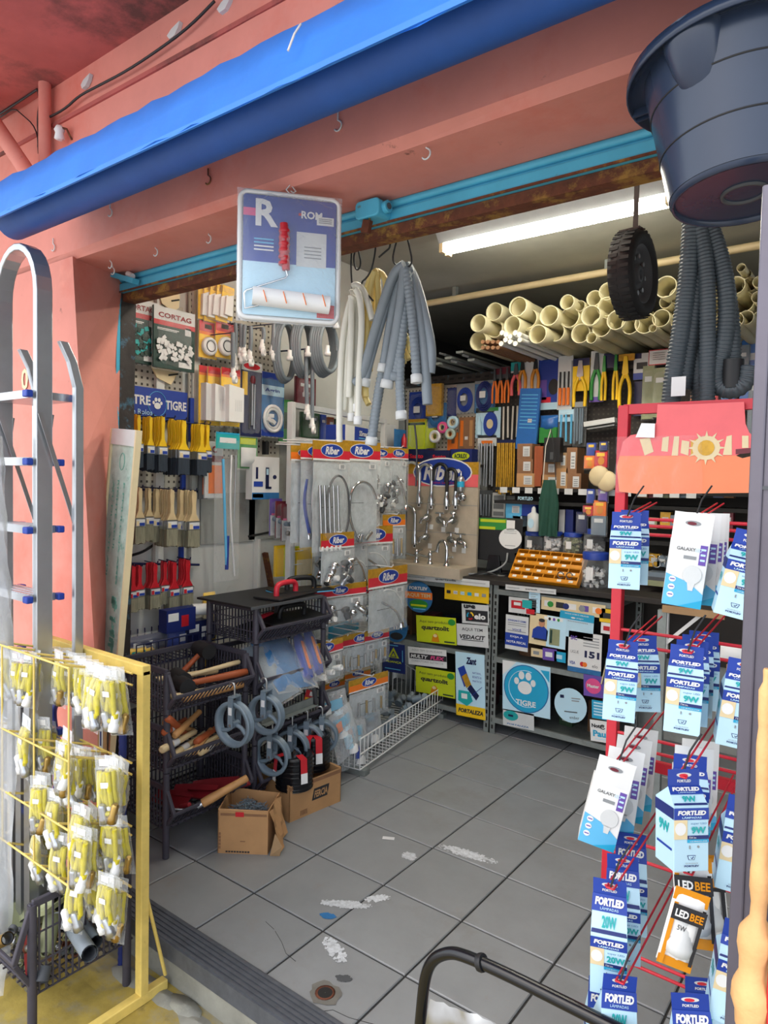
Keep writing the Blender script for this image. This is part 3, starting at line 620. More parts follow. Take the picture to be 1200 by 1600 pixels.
rows = {'top row': [(4, 1010, 1.0), (14, 1008, 1.1), (24, 1016, 1.0), (35, 1012, 1.08), (46, 1018, .99), (58, 1015, 1.06), (70, 1004, 1.15), (82, 1010, 1.12), (92, 1016, 1.05), (104, 1012, 1.16), (112, 1018, 1.14), (121, 1020, 1.1), (130, 1024, 1.08), (139, 1030, 1.06), (148, 1034, 1.04), (158, 1040, 1.02), (168, 1040, 1.02), (178, 1042, 1.06), (188, 1044, 1.12)],
 'second row': [(42, 1118, 1.0), (54, 1120, 1.04), (68, 1120, 1.05), (78, 1126, 1.1), (106, 1138, 1.0), (98, 1160, .99), (112, 1166, 1.04), (122, 1164, 1.08), (132, 1166, 1.11), (142, 1168, 1.14), (152, 1170, 1.16), (164, 1180, 1.0), (174, 1182, 1.04), (184, 1180, 1.1), (195, 1186, 1.15)],
 'third row': [(66, 1206, 1.0), (60, 1212, .98), (84, 1232, 1.0), (94, 1238, 1.06), (104, 1240, 1.1), (122, 1254, .99), (134, 1258, 1.04), (145, 1256, 1.1), (156, 1262, 1.14), (172, 1270, 1.05), (184, 1274, 1.1)],
 'bottom row': [(56, 1292, 1.0), (72, 1294, 1.08), (82, 1294, 1.12), (96, 1300, 1.0), (130, 1290, .98), (142, 1292, 1.02), (126, 1350, 1.0), (138, 1352, 1.04), (150, 1338, 1.12), (166, 1364, 1.0), (176, 1366, 1.04), (188, 1370, 1.1)]}
for rn, L in rows.items():
    for i, (px, py, Y) in enumerate(L):
        k = (i*2+len(rn)) % 3; p = at(px, py, Y=Y); lab = f"{ORD[i]} yellow hose pack from the wall end in the rack's {rn}"
        rz, ry, s = rnd(-.15, .55), rnd(-.12, .12), rnd(1.1, 1.3)
        if not used[k]: o = protos[k]; used[k] = 1; o.location = p; o.rotation_euler = (rnd(-.1, .1), ry, rz); o.scale = (s,)*3; o['label'] = lab
        else: copy_tree(protos[k], p, rz, lab, rx=rnd(-.1, .1), ry=ry, scale=s)

# ================================================================== stacking baskets
def basket(label, loc, rz, wd, dp, pitch, wall, lip, top=True, group='stacked plastic baskets', legs=.0, ht=None):
    r = thing('stacking_basket', label, 'basket', loc, rz, group); h = wd/2; m = 'crate'
    for x in (-h, h):
        for y in (0, dp): MB().tube([(x, y, -legs), (x, y, ht or pitch)], .0135, m, 10).build('corner_post', r)
    la = MB(); s = .02; t = .0045
    n = int(wd/s)
    for k in range(n+1):
        x = -h+wd*k/n; la.box((x, dp, wall/2), (t, t, wall), m)
        la.bar((x, .02, 0), (x, -.05, lip), t, t, m)
    n = int(dp/s)
    for k in range(n+1):
        y = dp*k/n
        for x in (-h, h): la.box((x, y, wall/2), (t, t, wall), m)
    n = int(wd/.03)
    for k in range(n+1): x = -h+wd*k/n; la.box((x, dp/2, 0), (t, dp, t), m)
    for k in range(int(dp/.03)+1): la.box((0, .02+k*.03, 0), (wd, t, t), m)
    for z in (wall*.33, wall*.66):
        la.box((0, dp, z), (wd, t*.8, t), m)
        for x in (-h, h): la.box((x, dp/2, z), (t*.8, dp, t), m)
    stuff(la.build('lattice', r))
    rm = MB(); q = .014
    rm.box((0, dp, wall), (wd, q, q*1.6), m)
    for x in (-h, h): 
        rm.box((x, dp/2, wall), (q, dp, q*1.6), m); rm.bar((x, 0, wall), (x*1.0, -.05, lip), q, q*1.2, m); rm.bar((x, -.05, lip), (x, .015, 0), q, q, m)
    rm.box((0, -.05, lip), (wd+.01, q*.8, q), m); rm.box((0, .015, 0), (wd, q*.8, q*.8), m)
    rm.build('rim', r, bevel=.003); return r
BX = -2.25
W1, D1 = .40, .30
lips = [.10, .345, .58]
zs = [.115, .345, .575]
names1 = ['bottom black basket of the nearer stack, holding red hand tools', 'middle black basket of the nearer stack, holding wooden tool handles', 'top black basket of the nearer stack, holding hammers']
for i in range(3): basket(names1[i], (BX, 1.60+W1/2+.01, zs[i]), FL, W1, D1, .2275, .165, .075, legs=.112 if i == 0 else 0, ht=.2275 if i < 2 else .165)
W2, D2 = .44, .32; B2X = -2.24; B2Y = 2.06+W2/2
zs2 = [.10, .325, .55, .775]
names2 = ['lowest black basket of the farther stack behind the cardboard boxes', 'second lowest black basket of the farther stack, with white sticks inside', 'black basket holding folded blue tarps in the farther stack', 'highest black basket, full of float trowels under a black lid']
for i in range(4): basket(names2[i], (B2X, B2Y, zs2[i]), FL, W2, D2, .22, .15, .07, legs=.097 if i == 0 else 0, ht=.22 if i < 3 else .155)

# ---- float trowels on and in the top basket
def trowel(label, loc, rz, hc, plate='black', edge=None, L=.30, Wd=.15, rx=0, ry=0):
    r = thing('float_trowel', label, 'trowel', loc, rz, 'plastic float trowels', rx, ry)
    MB().span((-L/2, -Wd/2, 0), (L/2, Wd/2, .008), plate).build('plate', r, bevel=.002)
    if edge: MB().span((-L/2-.002, -Wd/2-.002, -.004), (L/2+.002, Wd/2+.002, .001), edge).build('foam_sole', r)
    h = MB(); pts = smooth([(-.075, 0, .008), (-.075, 0, .045), (-.055, 0, .062), (.055, 0, .062), (.075, 0, .045), (.075, 0, .008)], 2)
    vs = []; 
    h.tube(pts, .013, hc, 10); h.build('handle', r); return r
lz = .985
ldb = thing('lid_board', 'flat black plastic board lying as a lid on the highest basket', 'board', (B2X-.15, B2Y-.05, .940), FL); MB().span((-.235, -.185, 0), (.215, .18, .010), 'black').span((-.235, -.19, -.004), (.215, -.185, .010), 'dgrey').build('board', ldb, bevel=.002)
c = at(423, 915, Z=lz); trowel('float trowel with an orange-red handle lying on the black lid', (B2X-.06, B2Y+.02, .953), FL+.15, 'rackred')
c = at(468, 905, Z=lz); trowel('float trowel with a black handle and blue sole on the black lid', (B2X-.10, B2Y+.16, .957), FL-.3, 'black', edge='lblue')
trowel('float trowel with a red handle tucked inside the highest basket', (B2X-.13, B2Y-.06, .80), FL+.3, 'rackred', rx=.25)
trowel('black float trowel leaning out of the highest basket front', (B2X-.05, B2Y+.05, .845), FL-.1, 'black', rx=.12, L=.34)
# ---- folded tarps
def softpack(name, label, cat, loc, rz, wd, ht, t, m, cover='clear', rx=0, ry=0, group=None, nx=8, nz=8, wr=.25):
    r = thing(name, label, cat, loc, rz, group, rx, ry)
    MB().pillow(-wd/2, -ht/2, wd/2, ht/2, t, m, nx, nz, 0, wr).build('contents', r)
    if cover: MB().pillow(-wd/2-.012, -ht/2-.012, wd/2+.012, ht/2+.012, t*1.25, cover, nx, nz, 0, wr).build('bag', r)
    return r
BZ = .55
softpack('folded_tarp', 'dark teal folded tarp in a clear bag sticking out of the basket', 'tarp', (B2X-.02, B2Y-.04, BZ+.105), FL, .24, .30, .05, 'bluepaint', rx=-.85, ry=.1)
softpack('folded_tarp', 'grey-blue tarp bag drooping at the near end of the tarp basket', 'tarp', (B2X+.0, B2Y-.14, BZ+.085), FL, .14, .30, .04, 'greyplastic', rx=-.8, ry=-.2)
for k, (dy, dz) in enumerate(((.08, .11), (.15, .12))):
    r = thing('bagged_hand_saw', ['blue handled tool with orange strip bagged in the tarp basket', 'blue tool in a clear bag at the far end of the tarp basket'][k], 'tool', (B2X-.0, B2Y+dy, BZ+dz), FL, None, -.75, .5)
    MB().prism(smooth([(-.03, -.12), (.02, -.13), (.035, .0), (.03, .12), (-.01, .14), (-.03, .05)], 1), -.016, .016, 'blue').build('body', r, bevel=.005); MB().prism(rrect(.02, .16, .008), -.02, .0, 'orange').build('strip', r)
    MB().pillow(-.06, -.16, .06, .17, .055, 'clear', 7, 8).build('bag', r)
# ---- hammers and handles
def handle(label, loc, d, L, r0, m='wood', tagc=None, head=None, group='tool handles in the baskets', name='tool_shaft', cat='handle'):
    d = Vector(d).normalized(); e = d.to_track_quat('Z', 'Y').to_euler()
    r = thing(name, label, cat, loc, 0, group); r.rotation_euler = e
    MB().lathe([(r0*.55, -L/2), (r0*.95, -L/2+.004), (r0, -L*.3), (r0*.86, 0), (r0*.78, L*.3), (r0*.8, L/2-.004), (r0*.6, L/2)], m, 12).build('shaft', r)
    if tagc: MB().lathe([(r0*1.06, -.03), (r0*1.0, .015)], tagc, 12, (0, 0, -L*.12), caps=False).build('sticker', r)
    if head == 'hammer':
        MB().box((0, 0, L/2-.01), (.12, .034, .034), 'black').build('head', r, bevel=.006)
    if head == 'mallet': MB().tube([(-.05, 0, L/2-.01), (.05, 0, L/2-.01)], .034, 'rubber', 14).build('head', r)
    return r
z1 = zs[2]
hs = [('hammer with pale wooden handle lying along the top basket', (-2.40, 1.80, z1+.085), (-.35, -1, .0), .30, .013, 'beige', None, 'hammer'),
 ('hammer with long red-brown handle across the top basket', (-2.27, 1.86, z1+.085), (-.25, -1, -.03), .30, .016, 'woodred', None, 'mallet'),
 ('hammer with slim tan handle leaning over the red-brown one', (-2.33, 1.88, z1+.105), (-.3, -1, -.12), .28, .011, 'beige', None, 'mallet'),
 ('hammer with wooden handle under the others at the lattice front', (-2.25, 1.84, z1+.035), (-.05, -1, 0), .30, .014, 'wood', None, None),
 ('lower hammer with cream handle near the lattice front', (-2.26, 1.78, z1+.05), (-.1, -1, .06), .28, .013, 'beige', None, None),
 ('rubber mallet with dark head at the back of the top basket', (-2.47, 1.88, z1+.10), (.1, .6, .5), .20, .014, 'woodred', None, 'mallet')]
for l, p, d, L, r0, m, tg, hd in hs: handle(l, p, d, L, r0, m, tg, hd, 'hammers in the top basket', 'hammer' if hd else 'tool_shaft', 'hammer' if hd else 'handle')
z2 = zs[1]
h2 = [((258, 1128), (302, 1142), 'wood', None, 'wooden handle slanting at the back near the corner post'), ((272, 1150), (312, 1112), 'wood', None, 'brown wooden handle rising toward the back'), ((262, 1122), (293, 1150), 'woodred', None, 'short red-brown handle crossing the pile'),
      ((252, 1172), (305, 1143), 'beige', 'paper', 'pale handle with a white sticker in front'), ((268, 1182), (320, 1146), 'beige', 'paper', 'long pale handle across the pile front'), ((290, 1178), (345, 1148), 'cream', 'paper', 'pale handle whose round end points out'),
      ((302, 1176), (330, 1140), 'wood', None, 'brown handle pointing up at the middle'), ((312, 1176), (349, 1154), 'beige', 'paper', 'pale handle with sticker at the far end'), ((306, 1160), (340, 1136), 'woodred', None, 'reddish handle behind the pale ones'), ((256, 1145), (290, 1125), 'woodred', 'paper', 'short stickered handle by the post')]
for k, (a, c, m, tg, l) in enumerate(h2):
    X = -2.30+.012*(k % 4); A, C = at(*a, X=X+.04), at(*c, X=X-.06); handle(l+' of the middle basket', (A+C)/2, C-A, max(.14, (C-A).length), .0155, m, tg)
# red tools and the sickle handle in the bottom basket
z3 = zs[0]
for k in range(3):
    r = thing('garden_shovel', ['red hand shovel lying at the near end of the bottom basket', 'red hand shovel in the middle of the bottom basket', 'red hand shovel at the far end of the bottom basket'][k], 'shovel', (-2.38+.03*k, 1.70+.1*k, z3+.03), FL+.3*k, 'red shovels in the bottom basket', -.1)
    vs = []; 
    for i in range(5):
        for j in range(6): u, v = i/4-.5, j/5; vs.append((u*.13*(1-.4*v**3), v*.2-.1, .03*(u*2)**2+.005))
    MB().add(vs, [(i*6+j, i*6+j+1, i*6+j+7, i*6+j+6) for i in range(4) for j in range(5)], 'dred', True).build('blade', r); MB().tube([(0, -.1, .01), (0, -.16, .03)], .01, 'dred', 8).build('socket', r)
A, C = at(315, 1256, X=-2.20), at(387, 1215, X=-2.12)
sk = handle('large turned wooden handle of a sickle poking out of the bottom basket', (A+C)/2, C-A, (C-A).length, .019, 'wood', None, None, None, 'sickle', 'sickle')
L = (C-A).length; MB().lathe([(.012, -L/2-.02), (.012, -L/2)], 'steel', 10).build('ferrule', sk); MB().tube(smooth([(0, 0, -L/2-.02), (0, .01, -L/2-.07), (.03, .05, -L/2-.13)]), [.006]*9, 'steel', 6).build('tang', sk) if False else MB().tube([(0, 0, -L/2-.02), (0, .01, -L/2-.06), (.03, .03, -L/2-.11)], .005, 'steel', 6).build('tang', sk)
# white sticks / strip and card in farther stack
for k in range(4):
    A, C = at(388+k*4, 1160+k*3, X=-2.26), at(455-k*6, 1138+k*2, X=-2.3); handle(['thin white stick lowest in the lattice', 'second thin stick in the lattice', 'third thin stick in the lattice', 'uppermost thin stick in the lattice'][k]+' of the farther stack', (A+C)/2, C-A, .2, .006, 'lace', None, None, 'white sticks', 'stick', 'stick')
A, C = at(428, 1092, X=-2.3), at(455, 1090, X=-2.3); handle('beige round handle end in the farther stack above the metal strip', (A+C)/2, C-A, .12, .016, 'beige')
r = thing('metal_angle_strip', 'grey metal strip sticking out of the farther stack behind the pulleys', 'metal strip', at(450, 1110, X=-2.17), FL+.05); MB().span((-.17, -.004, -.018), (.17, .004, .018), 'galv').span((-.17, -.03, -.02), (.17, 0, -.016), 'galv').build('angle', r)
r = thing('seed_card', 'small red and white card pack in the farther stack', 'card pack', at(482, 1090, X=-2.25), FL, None, 0, .4); MB().rect(-.03, -.035, .03, .035, 0, 'red').rect(-.024, -.03, .01, .0, -.001, 'yellow').rect(-.0, .01, .024, .03, -.001, 'white').build('card', r)
b = MB().tube(smooth([at(465, 1060, X=-2.27), at(470, 1052, X=-2.27), at(488, 1062, X=-2.25), at(494, 1100, X=-2.24)]), .012, 'dgrey', 8); tag(b.build('bent_grip'), 'dark grey bent plastic handle at the far end of the farther stack', 'handle')

# ---- pulleys
def pulley(label, p, rz, R=.088):
    r = thing('rope_pulley', label, 'pulley', p, rz, 'grey well pulleys')
    prof = [(R*.80, -.016), (R*.98, -.018), (R, -.013), (R*.9, -.004), (R*.88, 0), (R*.9, .004), (R, .013), (R*.98, .018), (R*.80, .016), (R*.80, -.016)]
    MB().lathe(prof, 'greyplastic', 28, rot=R3(pi/2), caps=False).build('wheel', r)
    sp = MB()
    for k in range(3): a = rad(90+120*k); pts = [(0, 0, 0), (R*.42*cos(a+.35), 0, R*.42*sin(a+.35)), (R*.82*cos(a), 0, R*.82*sin(a))]; sp.tube(smooth(pts), .0085, 'greyplastic', 6)
    sp.lathe([(.016, -.018), (.016, .018)], 'greyplastic', 14, rot=R3(pi/2)); sp.build('spokes', r)
    fr = MB()
    for y in (-.024, .024): fr.box((0, y, R*.56), (.026, .004, R*1.3), 'greyplastic')
    fr.box((0, 0, R*1.2), (.026, .052, .006), 'greyplastic'); fr.tube([(0, -.027, 0), (0, .027, 0)], .006, 'steel', 8); fr.build('bracket', r, bevel=.001)
    MB().tube([(0, 0, R*1.2), (0, 0, R*1.55)]+arc(-.014, R*1.62, .014, 0, 200, 8), .004, 'steel', 8).build('hook', r)
    MB().rect(-.008, R*.45, .009, R*.78, -.0262, 'paper').build('price_sticker', r)
    return r
pulley('nearest grey pulley hooked on the black basket front', at(366, 1131, X=-2.10), .12, .093)
pulley('second grey pulley hooked on the basket beside the first', at(416, 1116, X=-2.09), .2, .085)
for k, (px, py, X, R) in enumerate(((425, 1180, -2.175, .09), (456, 1168, -2.18, .084), (480, 1158, -2.18, .082), (503, 1150, -2.18, .08))):
    pulley(['grey pulley standing behind the first wire coil', 'grey pulley second in the leaning row by the wire coils', 'grey pulley third in the leaning row by the wire coils', 'grey pulley last in the leaning row by the white packs'][k], at(px, py, X=X), .25+.12*k, R)

# ---- cardboard boxes
def openbox(name, label, crn, zt, loc0, m='cardboard', flap=None):
    # crn: four floor corners CCW
    r = thing(name, label, 'box', loc0); C = [Vector(c)-Vector(loc0) for c in crn]; t = .004
    for k in range(4):
        a, b_ = C[k], C[(k+1) % 4]; d = (b_-a).normalized(); nrm = Vector((d.y, -d.x, 0))
        vs = [a, b_, b_-nrm*t, a-nrm*t]; vs = [Vector((v.x, v.y, 0)) for v in vs]+[Vector((v.x, v.y, zt+rnd(-.004, .004))) for v in vs]
        MB().add(vs, [(0, 1, 5, 4), (1, 2, 6, 5), (2, 3, 7, 6), (3, 0, 4, 7), (4, 5, 6, 7)], m).build('side', r)
    MB().add([Vector((v.x, v.y, .002)) for v in C], [(0, 1, 2, 3)], m).build('bottom', r); return r, C
f1, f2 = at(340, 1333, Z=0), at(418, 1336, Z=0); f3 = at(452, 1290, Z=0)
dx = f2-f1; dyv = Vector((-dx.y, dx.x, 0)).normalized()*.2
f4 = f1+dyv; f3 = f2+dyv*.9+Vector((.02, .0, 0))
z1h = at(340, 1265, Y=f1.y).z
bx1, C1 = openbox('cardboard_box', 'open torn cardboard box full of grey nails on the shop floor', (f1, f2, f3, f4), z1h, f1)
pr = MB(); u = dx.normalized(); nr = Vector((u.y, -u.x, 0)); Mx = Matrix((u, -nr, Vector((0, 0, 1)))).transposed()
bl = dx.length
pr.rect(0.01, z1h-.022, bl-.005, z1h-.012, -.0008, 'cardboard2'); pr.rect(bl*.35, z1h-.025, bl*.52, z1h-.006, -.0012, 'red'); pr.rect(bl*.45, .05, bl*.55, .054, -.0008, 'cardboard2')
for k in range(9): pr.rect(bl*.16+k*.011, .006, bl*.16+.008+k*.011, .012, -.0008, 'ink')
for k in range(5): pr.rect(.004, .02+k*.014, .012, .03+k*.014, -.0008, 'cardboard2')
pr.build('print', bx1).rotation_euler = (0, 0, math.atan2(u.y, u.x))
A = C1[1]; B = C1[2]
flp = MB(); d = (B-A).normalized(); o_ = Vector((d.y, -d.x, 0))
vs = []; 
for i in range(7):
    for j in range(5):
        s_, t_ = i/6, j/4; vs.append(A+d*(B-A).length*s_+Vector((0, 0, z1h*(1-.95*t_)))+o_*(.004+.05*t_*(.5+.5*(1-s_))+.008*sin(s_*9+t_*5)))
flp.add(vs, [(i*5+j, i*5+j+1, i*5+j+6, i*5+j+5) for i in range(6) for j in range(4)], 'cardboard'); flp.build('torn_flap', bx1)
tf = MB(); tf.add([A+Vector((.012, .0, 0)), A+o_*.05+Vector((0, 0, .0)), A+o_*.055+Vector((.01, 0, .06)), A+o_*.03+Vector((0, 0, .09)), A+o_*.045+Vector((.02, 0, .045))], [(0, 1, 4, 3), (1, 2, 4)], 'kraft'); tf.build('torn_edge', bx1)
nl = MB(); cc = (C1[0]+C1[1]+C1[2]+C1[3])/4
for k in range(420):
    p = cc+Vector((rnd(-.055, .055), rnd(-.05, .05), z1h-.045+rnd(-.004, .03)-.02*abs(rnd(-1, 1)))); a = rnd(0, 6.28); q = Vector((cos(a), sin(a), rnd(-.5, .5)))*.022
    nl.tube([p-q, p+q], .0014, 'greyplastic' if k % 3 else 'steel', 4, sm=False)
nl.box(cc+Vector((0, 0, z1h-.06)), (.11, .11, .02), 'dgrey'); stuff(nl.build('nails', bx1))
g1, g2, g3 = at(452, 1286, Z=0), at(532, 1252, Z=0), None
dx = g2-g1; dyv = Vector((-dx.y, dx.x, 0)).normalized()*.25
zb = at(452, 1229, Y=g1.y).z
bx2, C2 = openbox('cardboard_box', 'cardboard box with printed side holding two black wire coils', (g1, g2, g2+dyv, g1+dyv), zb, g1, 'cardboard')
u = dx.normalized(); bl = dx.length; pr = MB(); pr.rect(0, zb-.022, bl, zb-.006, -.0008, 'cardboard2')
pr.prism([(bl*.42, zb*.36), (bl*.72, zb*.36), (bl*.76, zb*.68), (bl*.46, zb*.68)], -.001, 0, 'ink'); pr.text('FERCIA', bl*.59, zb*.52, 'cardboard', h=zb*.2, w=bl*.26, y=-.0018, bold=.03, shear=.2)
for k in range(7): pr.rect(bl*.2+k*.006, .012, bl*.2+.003+k*.006, .034, -.0008, 'cardboard2')
pr.build('print', bx2).rotation_euler = (0, 0, math.atan2(u.y, u.x))
cm = (g1+g2)/2+dyv*.5
def wirecoil(label, p, R=.075, h=.13, tags=((-.2, .9),)):
    r = thing('wire_coil', label, 'wire coil', p, 0, 'black binding wire coils'); b = MB()
    prof = [(R*.55, 0), (R, .0)]; n = 22
    for k in range(n): z = h*k/n; prof += [(R+.002*sin(k*2.3), z+h/n*.2), (R-.003, z+h/n*.8)]
    prof += [(R*.9, h), (R*.55, h-.004), (R*.55, 0)]
    b.lathe(prof, 'blackgloss', 26, caps=False); b.build('coil', r)
    for a, f in tags:
        d = Vector((cos(a), sin(a), 0)); s_ = MB(); q = Vector((-d.y, d.x, 0))*.016
        s_.add([d*R*.5-q+Vector((0, 0, h+.004)), d*R*.5+q+Vector((0, 0, h+.004)), d*(R+.006)+q+Vector((0, 0, h)), d*(R+.006)-q+Vector((0, 0, h)), d*(R+.012)+q+Vector((0, 0, h*.55)), d*(R+.012)-q+Vector((0, 0, h*.55))], [(0, 1, 2, 3), (3, 2, 4, 5)], 'red'); s_.build('red_tie', r)
        s_ = MB(); s_.add([d*(R+.013)+q+Vector((0, 0, h*.6)), d*(R+.013)-q+Vector((0, 0, h*.6)), d*(R+.016)-q+Vector((0, 0, h*.3)), d*(R+.016)+q+Vector((0, 0, h*.3))], [(0, 1, 2, 3)], 'white'); s_.build('paper_tag', r)
    return r
w1 = at(484, 1228, X=-2.085); w2 = at(528, 1205, X=-2.06)
wirecoil('black wire coil with red ties, nearer of the two in the box', (g1*.76+g2*.24+dyv*.24+Vector((0, 0, zb-.035))), .085, .15, ((-1.9, 1), (-.35, 1)))
wirecoil('black wire coil with red ties, farther of the two in the box', (g1*.22+g2*.78+dyv*.52+Vector((0, 0, zb-.015))), .083, .16, ((-.5, 1), (-1.1, 1)))

# ================================================================== crate of pipe fittings on the pavement
cr = basket('black plastic crate of pipe clamps and fittings standing on the yellow pavement', (-2.13, .93, ZS+.14), 0, .42, .30, .26, .27, .12, group=None, legs=.14, ht=.27)
cr.name = 'plastic_crate'; cr['category'] = 'crate'
def pipebit(label, a, c, r_, m, name='pipe_piece', flange=False):
    r = thing(name, label, 'pipe fitting', a, 0, 'pipe fittings in the crate'); d = Vector(c)-Vector(a); b = MB()
    b.tube([(0, 0, 0), d], r_, m, 14, caps=False); b.tube([(0, 0, 0), d], r_*.82, 'dgrey', 14, caps=False)
    b.build('tube', r)
    if flange: 
        q = d.to_track_quat('Z', 'Y').to_matrix(); f = MB(); f.box(d*.5, (.11, .012, .09), m, q); f.build('flange', r); MB().box(d*.5+Vector((0, -.008, 0)), (.025, .003, .02), 'paper', q).build('price_sticker', r)
    return r
pz = lambda px, py, Y: at(px, py, Y=Y)
pipebit('long grey galvanised pipe leaning to the rear right of the crate', pz(95, 1422, 1.1), pz(140, 1490, 1.0), .022, 'condgrey')
pipebit('second grey pipe lying at the rear of the crate', pz(118, 1430, 1.14), pz(150, 1472, 1.06), .018, 'greyplastic')
pipebit('olive pipe standing upright in the crate middle', pz(82, 1428, 1.04), pz(72, 1488, 1.0), .024, 'olive')
pipebit('olive clamp with bolted plate at the crate top', pz(44, 1415, 1.05), pz(44, 1440, 1.03), .026, 'olive', 'pipe_clamp', True)
pipebit('olive elbow clamp with white sticker beside the upright pipe', pz(66, 1418, 1.02), pz(92, 1410, 1.04), .024, 'olive', 'pipe_clamp', True)
pipebit('short brass collar at the near rim of the crate', pz(0, 1472, .9), pz(12, 1466, .9), .018, 'brass')
pipebit('short dark pipe in front of the upright one', pz(70, 1510, .97), pz(64, 1535, .95), .02, 'dgrey')
r = thing('red_bracket', 'flat dull red steel bracket lying in the crate', 'bracket', pz(45, 1490, .96)); MB().prism([(-.02, .06), (.025, .06), (.03, 0), (.01, -.03), (.03, -.06), (-.01, -.08), (-.02, -.03)], -.004, .004, 'dred').build('plate', r)
sp = MB(); c0 = Vector((-2.13, 1.07, ZS+.15))
for k in range(150):
    p = c0+Vector((rnd(-.18, .18), rnd(-.12, .12), rnd(0, .09))); a = rnd(0, 6.28); R_ = rnd(.009, .016); q = R3(rnd(0, 3), rnd(0, 3), 0)
    sp.lathe([(R_, -.006), (R_, .006), (R_*.7, .006), (R_*.7, -.006), (R_, -.006)], ['dgrey', 'olive', 'steel', 'rust'][k % 4], 8, p, q, caps=False)
tag(sp.build('loose_fittings'), 'heap of small metal rings and nuts filling the bottom of the crate', 'metal fittings', kind='stuff')
# ================================================================== goods on wall_left
def place(box, X=None, Y=None, turn=None):
    x0, y0, x1, y1 = box; cx, cy = (x0+x1)/2, (y0+y1)/2
    a, b, t, u = at(x0, cy, X=X, Y=Y), at(x1, cy, X=X, Y=Y), at(cx, y0, X=X, Y=Y), at(cx, y1, X=X, Y=Y)
    w_ = (b.y-a.y) if X is not None else (b.x-a.x); rz = FL if X is not None else 0
    if turn is not None:      # goods turned on their hook: width measured across the view
        w_ = (x1-x0)*((t-CP).dot(FW))/FPX/max(.35, cos(turn-YAW)); rz = turn
    return t, w_, t.z-u.z, rz
def pack(name, label, cat, box, X=None, Y=None, base='white', bands=(), texts=(), discs=(), bag=None, th=.012, group=None, turn=None, ry=0., rx=0., round_=0, y0=0., extra=None, baseh=(0, 1), nobase=False):
    p, W, H, rz = place(box, X, Y, turn)
    r = thing(name, label, cat, p, rz, group, rx, ry)
    f = -th/2-.0006
    if not nobase:
        b = MB()
        if round_: b.prism(rrect(W, H*(baseh[1]-baseh[0]), round_*min(W, H), 4, 0, -H*(baseh[0]+baseh[1])/2), -th/2, th/2, base)
        else: b.span((-W/2, -th/2, -H*baseh[1]), (W/2, th/2, -H*baseh[0]), base)
        b.build('card' if th < .01 else 'box', r)
    if bands or texts or discs:
        b = MB()
        for x0, z0, x1, z1, m in bands: b.rect(x0*W, -z1*H, x1*W, -z0*H, f, m, .0006)
        for x, z, rx_, rz_, m in discs: b.disc(x*W, -z*H, rx_*W, rz_*H, f-.0008, m, 20, .0006)
        for t in texts:
            s_, x, z, h_, m = t[:5]; o = t[5] if len(t) > 5 else {}
            wmax = o.pop('w', None) if False else o.get('w'); kw = {k: v for k, v in o.items() if k != 'w'}
            b.text(s_, x*W, -z*H, m, h=h_*H, w=(wmax*W if wmax else None), y=f-.0022, **kw)
        b.build('print', r)
    if extra: extra(r, W, H, f)
    if bag: MB().pillow(-W/2-.006, -H-.008, W/2+.006, 0, max(.02, th*2.2), bag, 7, 9, 0, .2).build('bag', r)
    return r
WX = XL+.06
# ---- tile spacer bags
def spacer(label, box, cont, X):
    def ex(r, W, H, f):
        b = MB()
        for k in range(90):
            x, z = rnd(-.42, .42)*W, -rnd(.42, .86)*H
            if cont == 'white' and z > -H*(.45+.18*(x/W+.5)): continue
            b.box((x, f-.006+rnd(-.004, .003), z), (rnd(.012, .022), .003, rnd(.012, .022)), cont if cont == 'white' else ('dgreen' if k % 3 else 'teal'), R3(0, rnd(0, 3), 0))
        stuff(b.build('spacers', r))
    return pack('spacer_bag', label, 'bag', box, X, None, 'dgreen', [(-.5, .0, .5, .22, 'white2'), (-.5, .22, .5, .30, 'red'), (.1, .86, .42, .95, 'white'), (-.42, .345, .1, .36, 'white'), (-.42, .37, .05, .38, 'white'), (.25, .27, .40, .40, 'white2')],
        [('CORTAG', 0, .135, .085, 'dred', dict(w=.8, bold=.03))], bag='clear', th=.014, extra=ex)
spacer('bag of dark green tile spacers partly hidden by the shutter rail', (190, 468, 246, 568), 'dgreen', WX)
spacer('bag of white tile spacers with red and white header', (240, 484, 304, 578), 'white', WX+.03)
for k, (bx, zz) in enumerate((((246, 456, 281, 486), 0), ((236, 574, 280, 600), 1))):
    def ex(r, W, H, f):
        b = MB(); b.prism([(-W/2, 0), (W/2, 0), (W/2*(.9 if k == 0 else .6), -H*.7), (W*.2, -H), (-W*.3, -H*.7)], -.004, .004, 'cream'); b.tube([(W*.1, -.006, -H*.45), (W*.42, -.01, -H*.3)], .004, 'black', 6); b.build('blade', r)
    pack('plastic_spreader', ['cream plastic spreader behind the top of the white spacer bag', 'cream plastic spreader showing under the spacer bags'][k], 'spreader', bx, WX-.01, nobase=True, extra=ex)
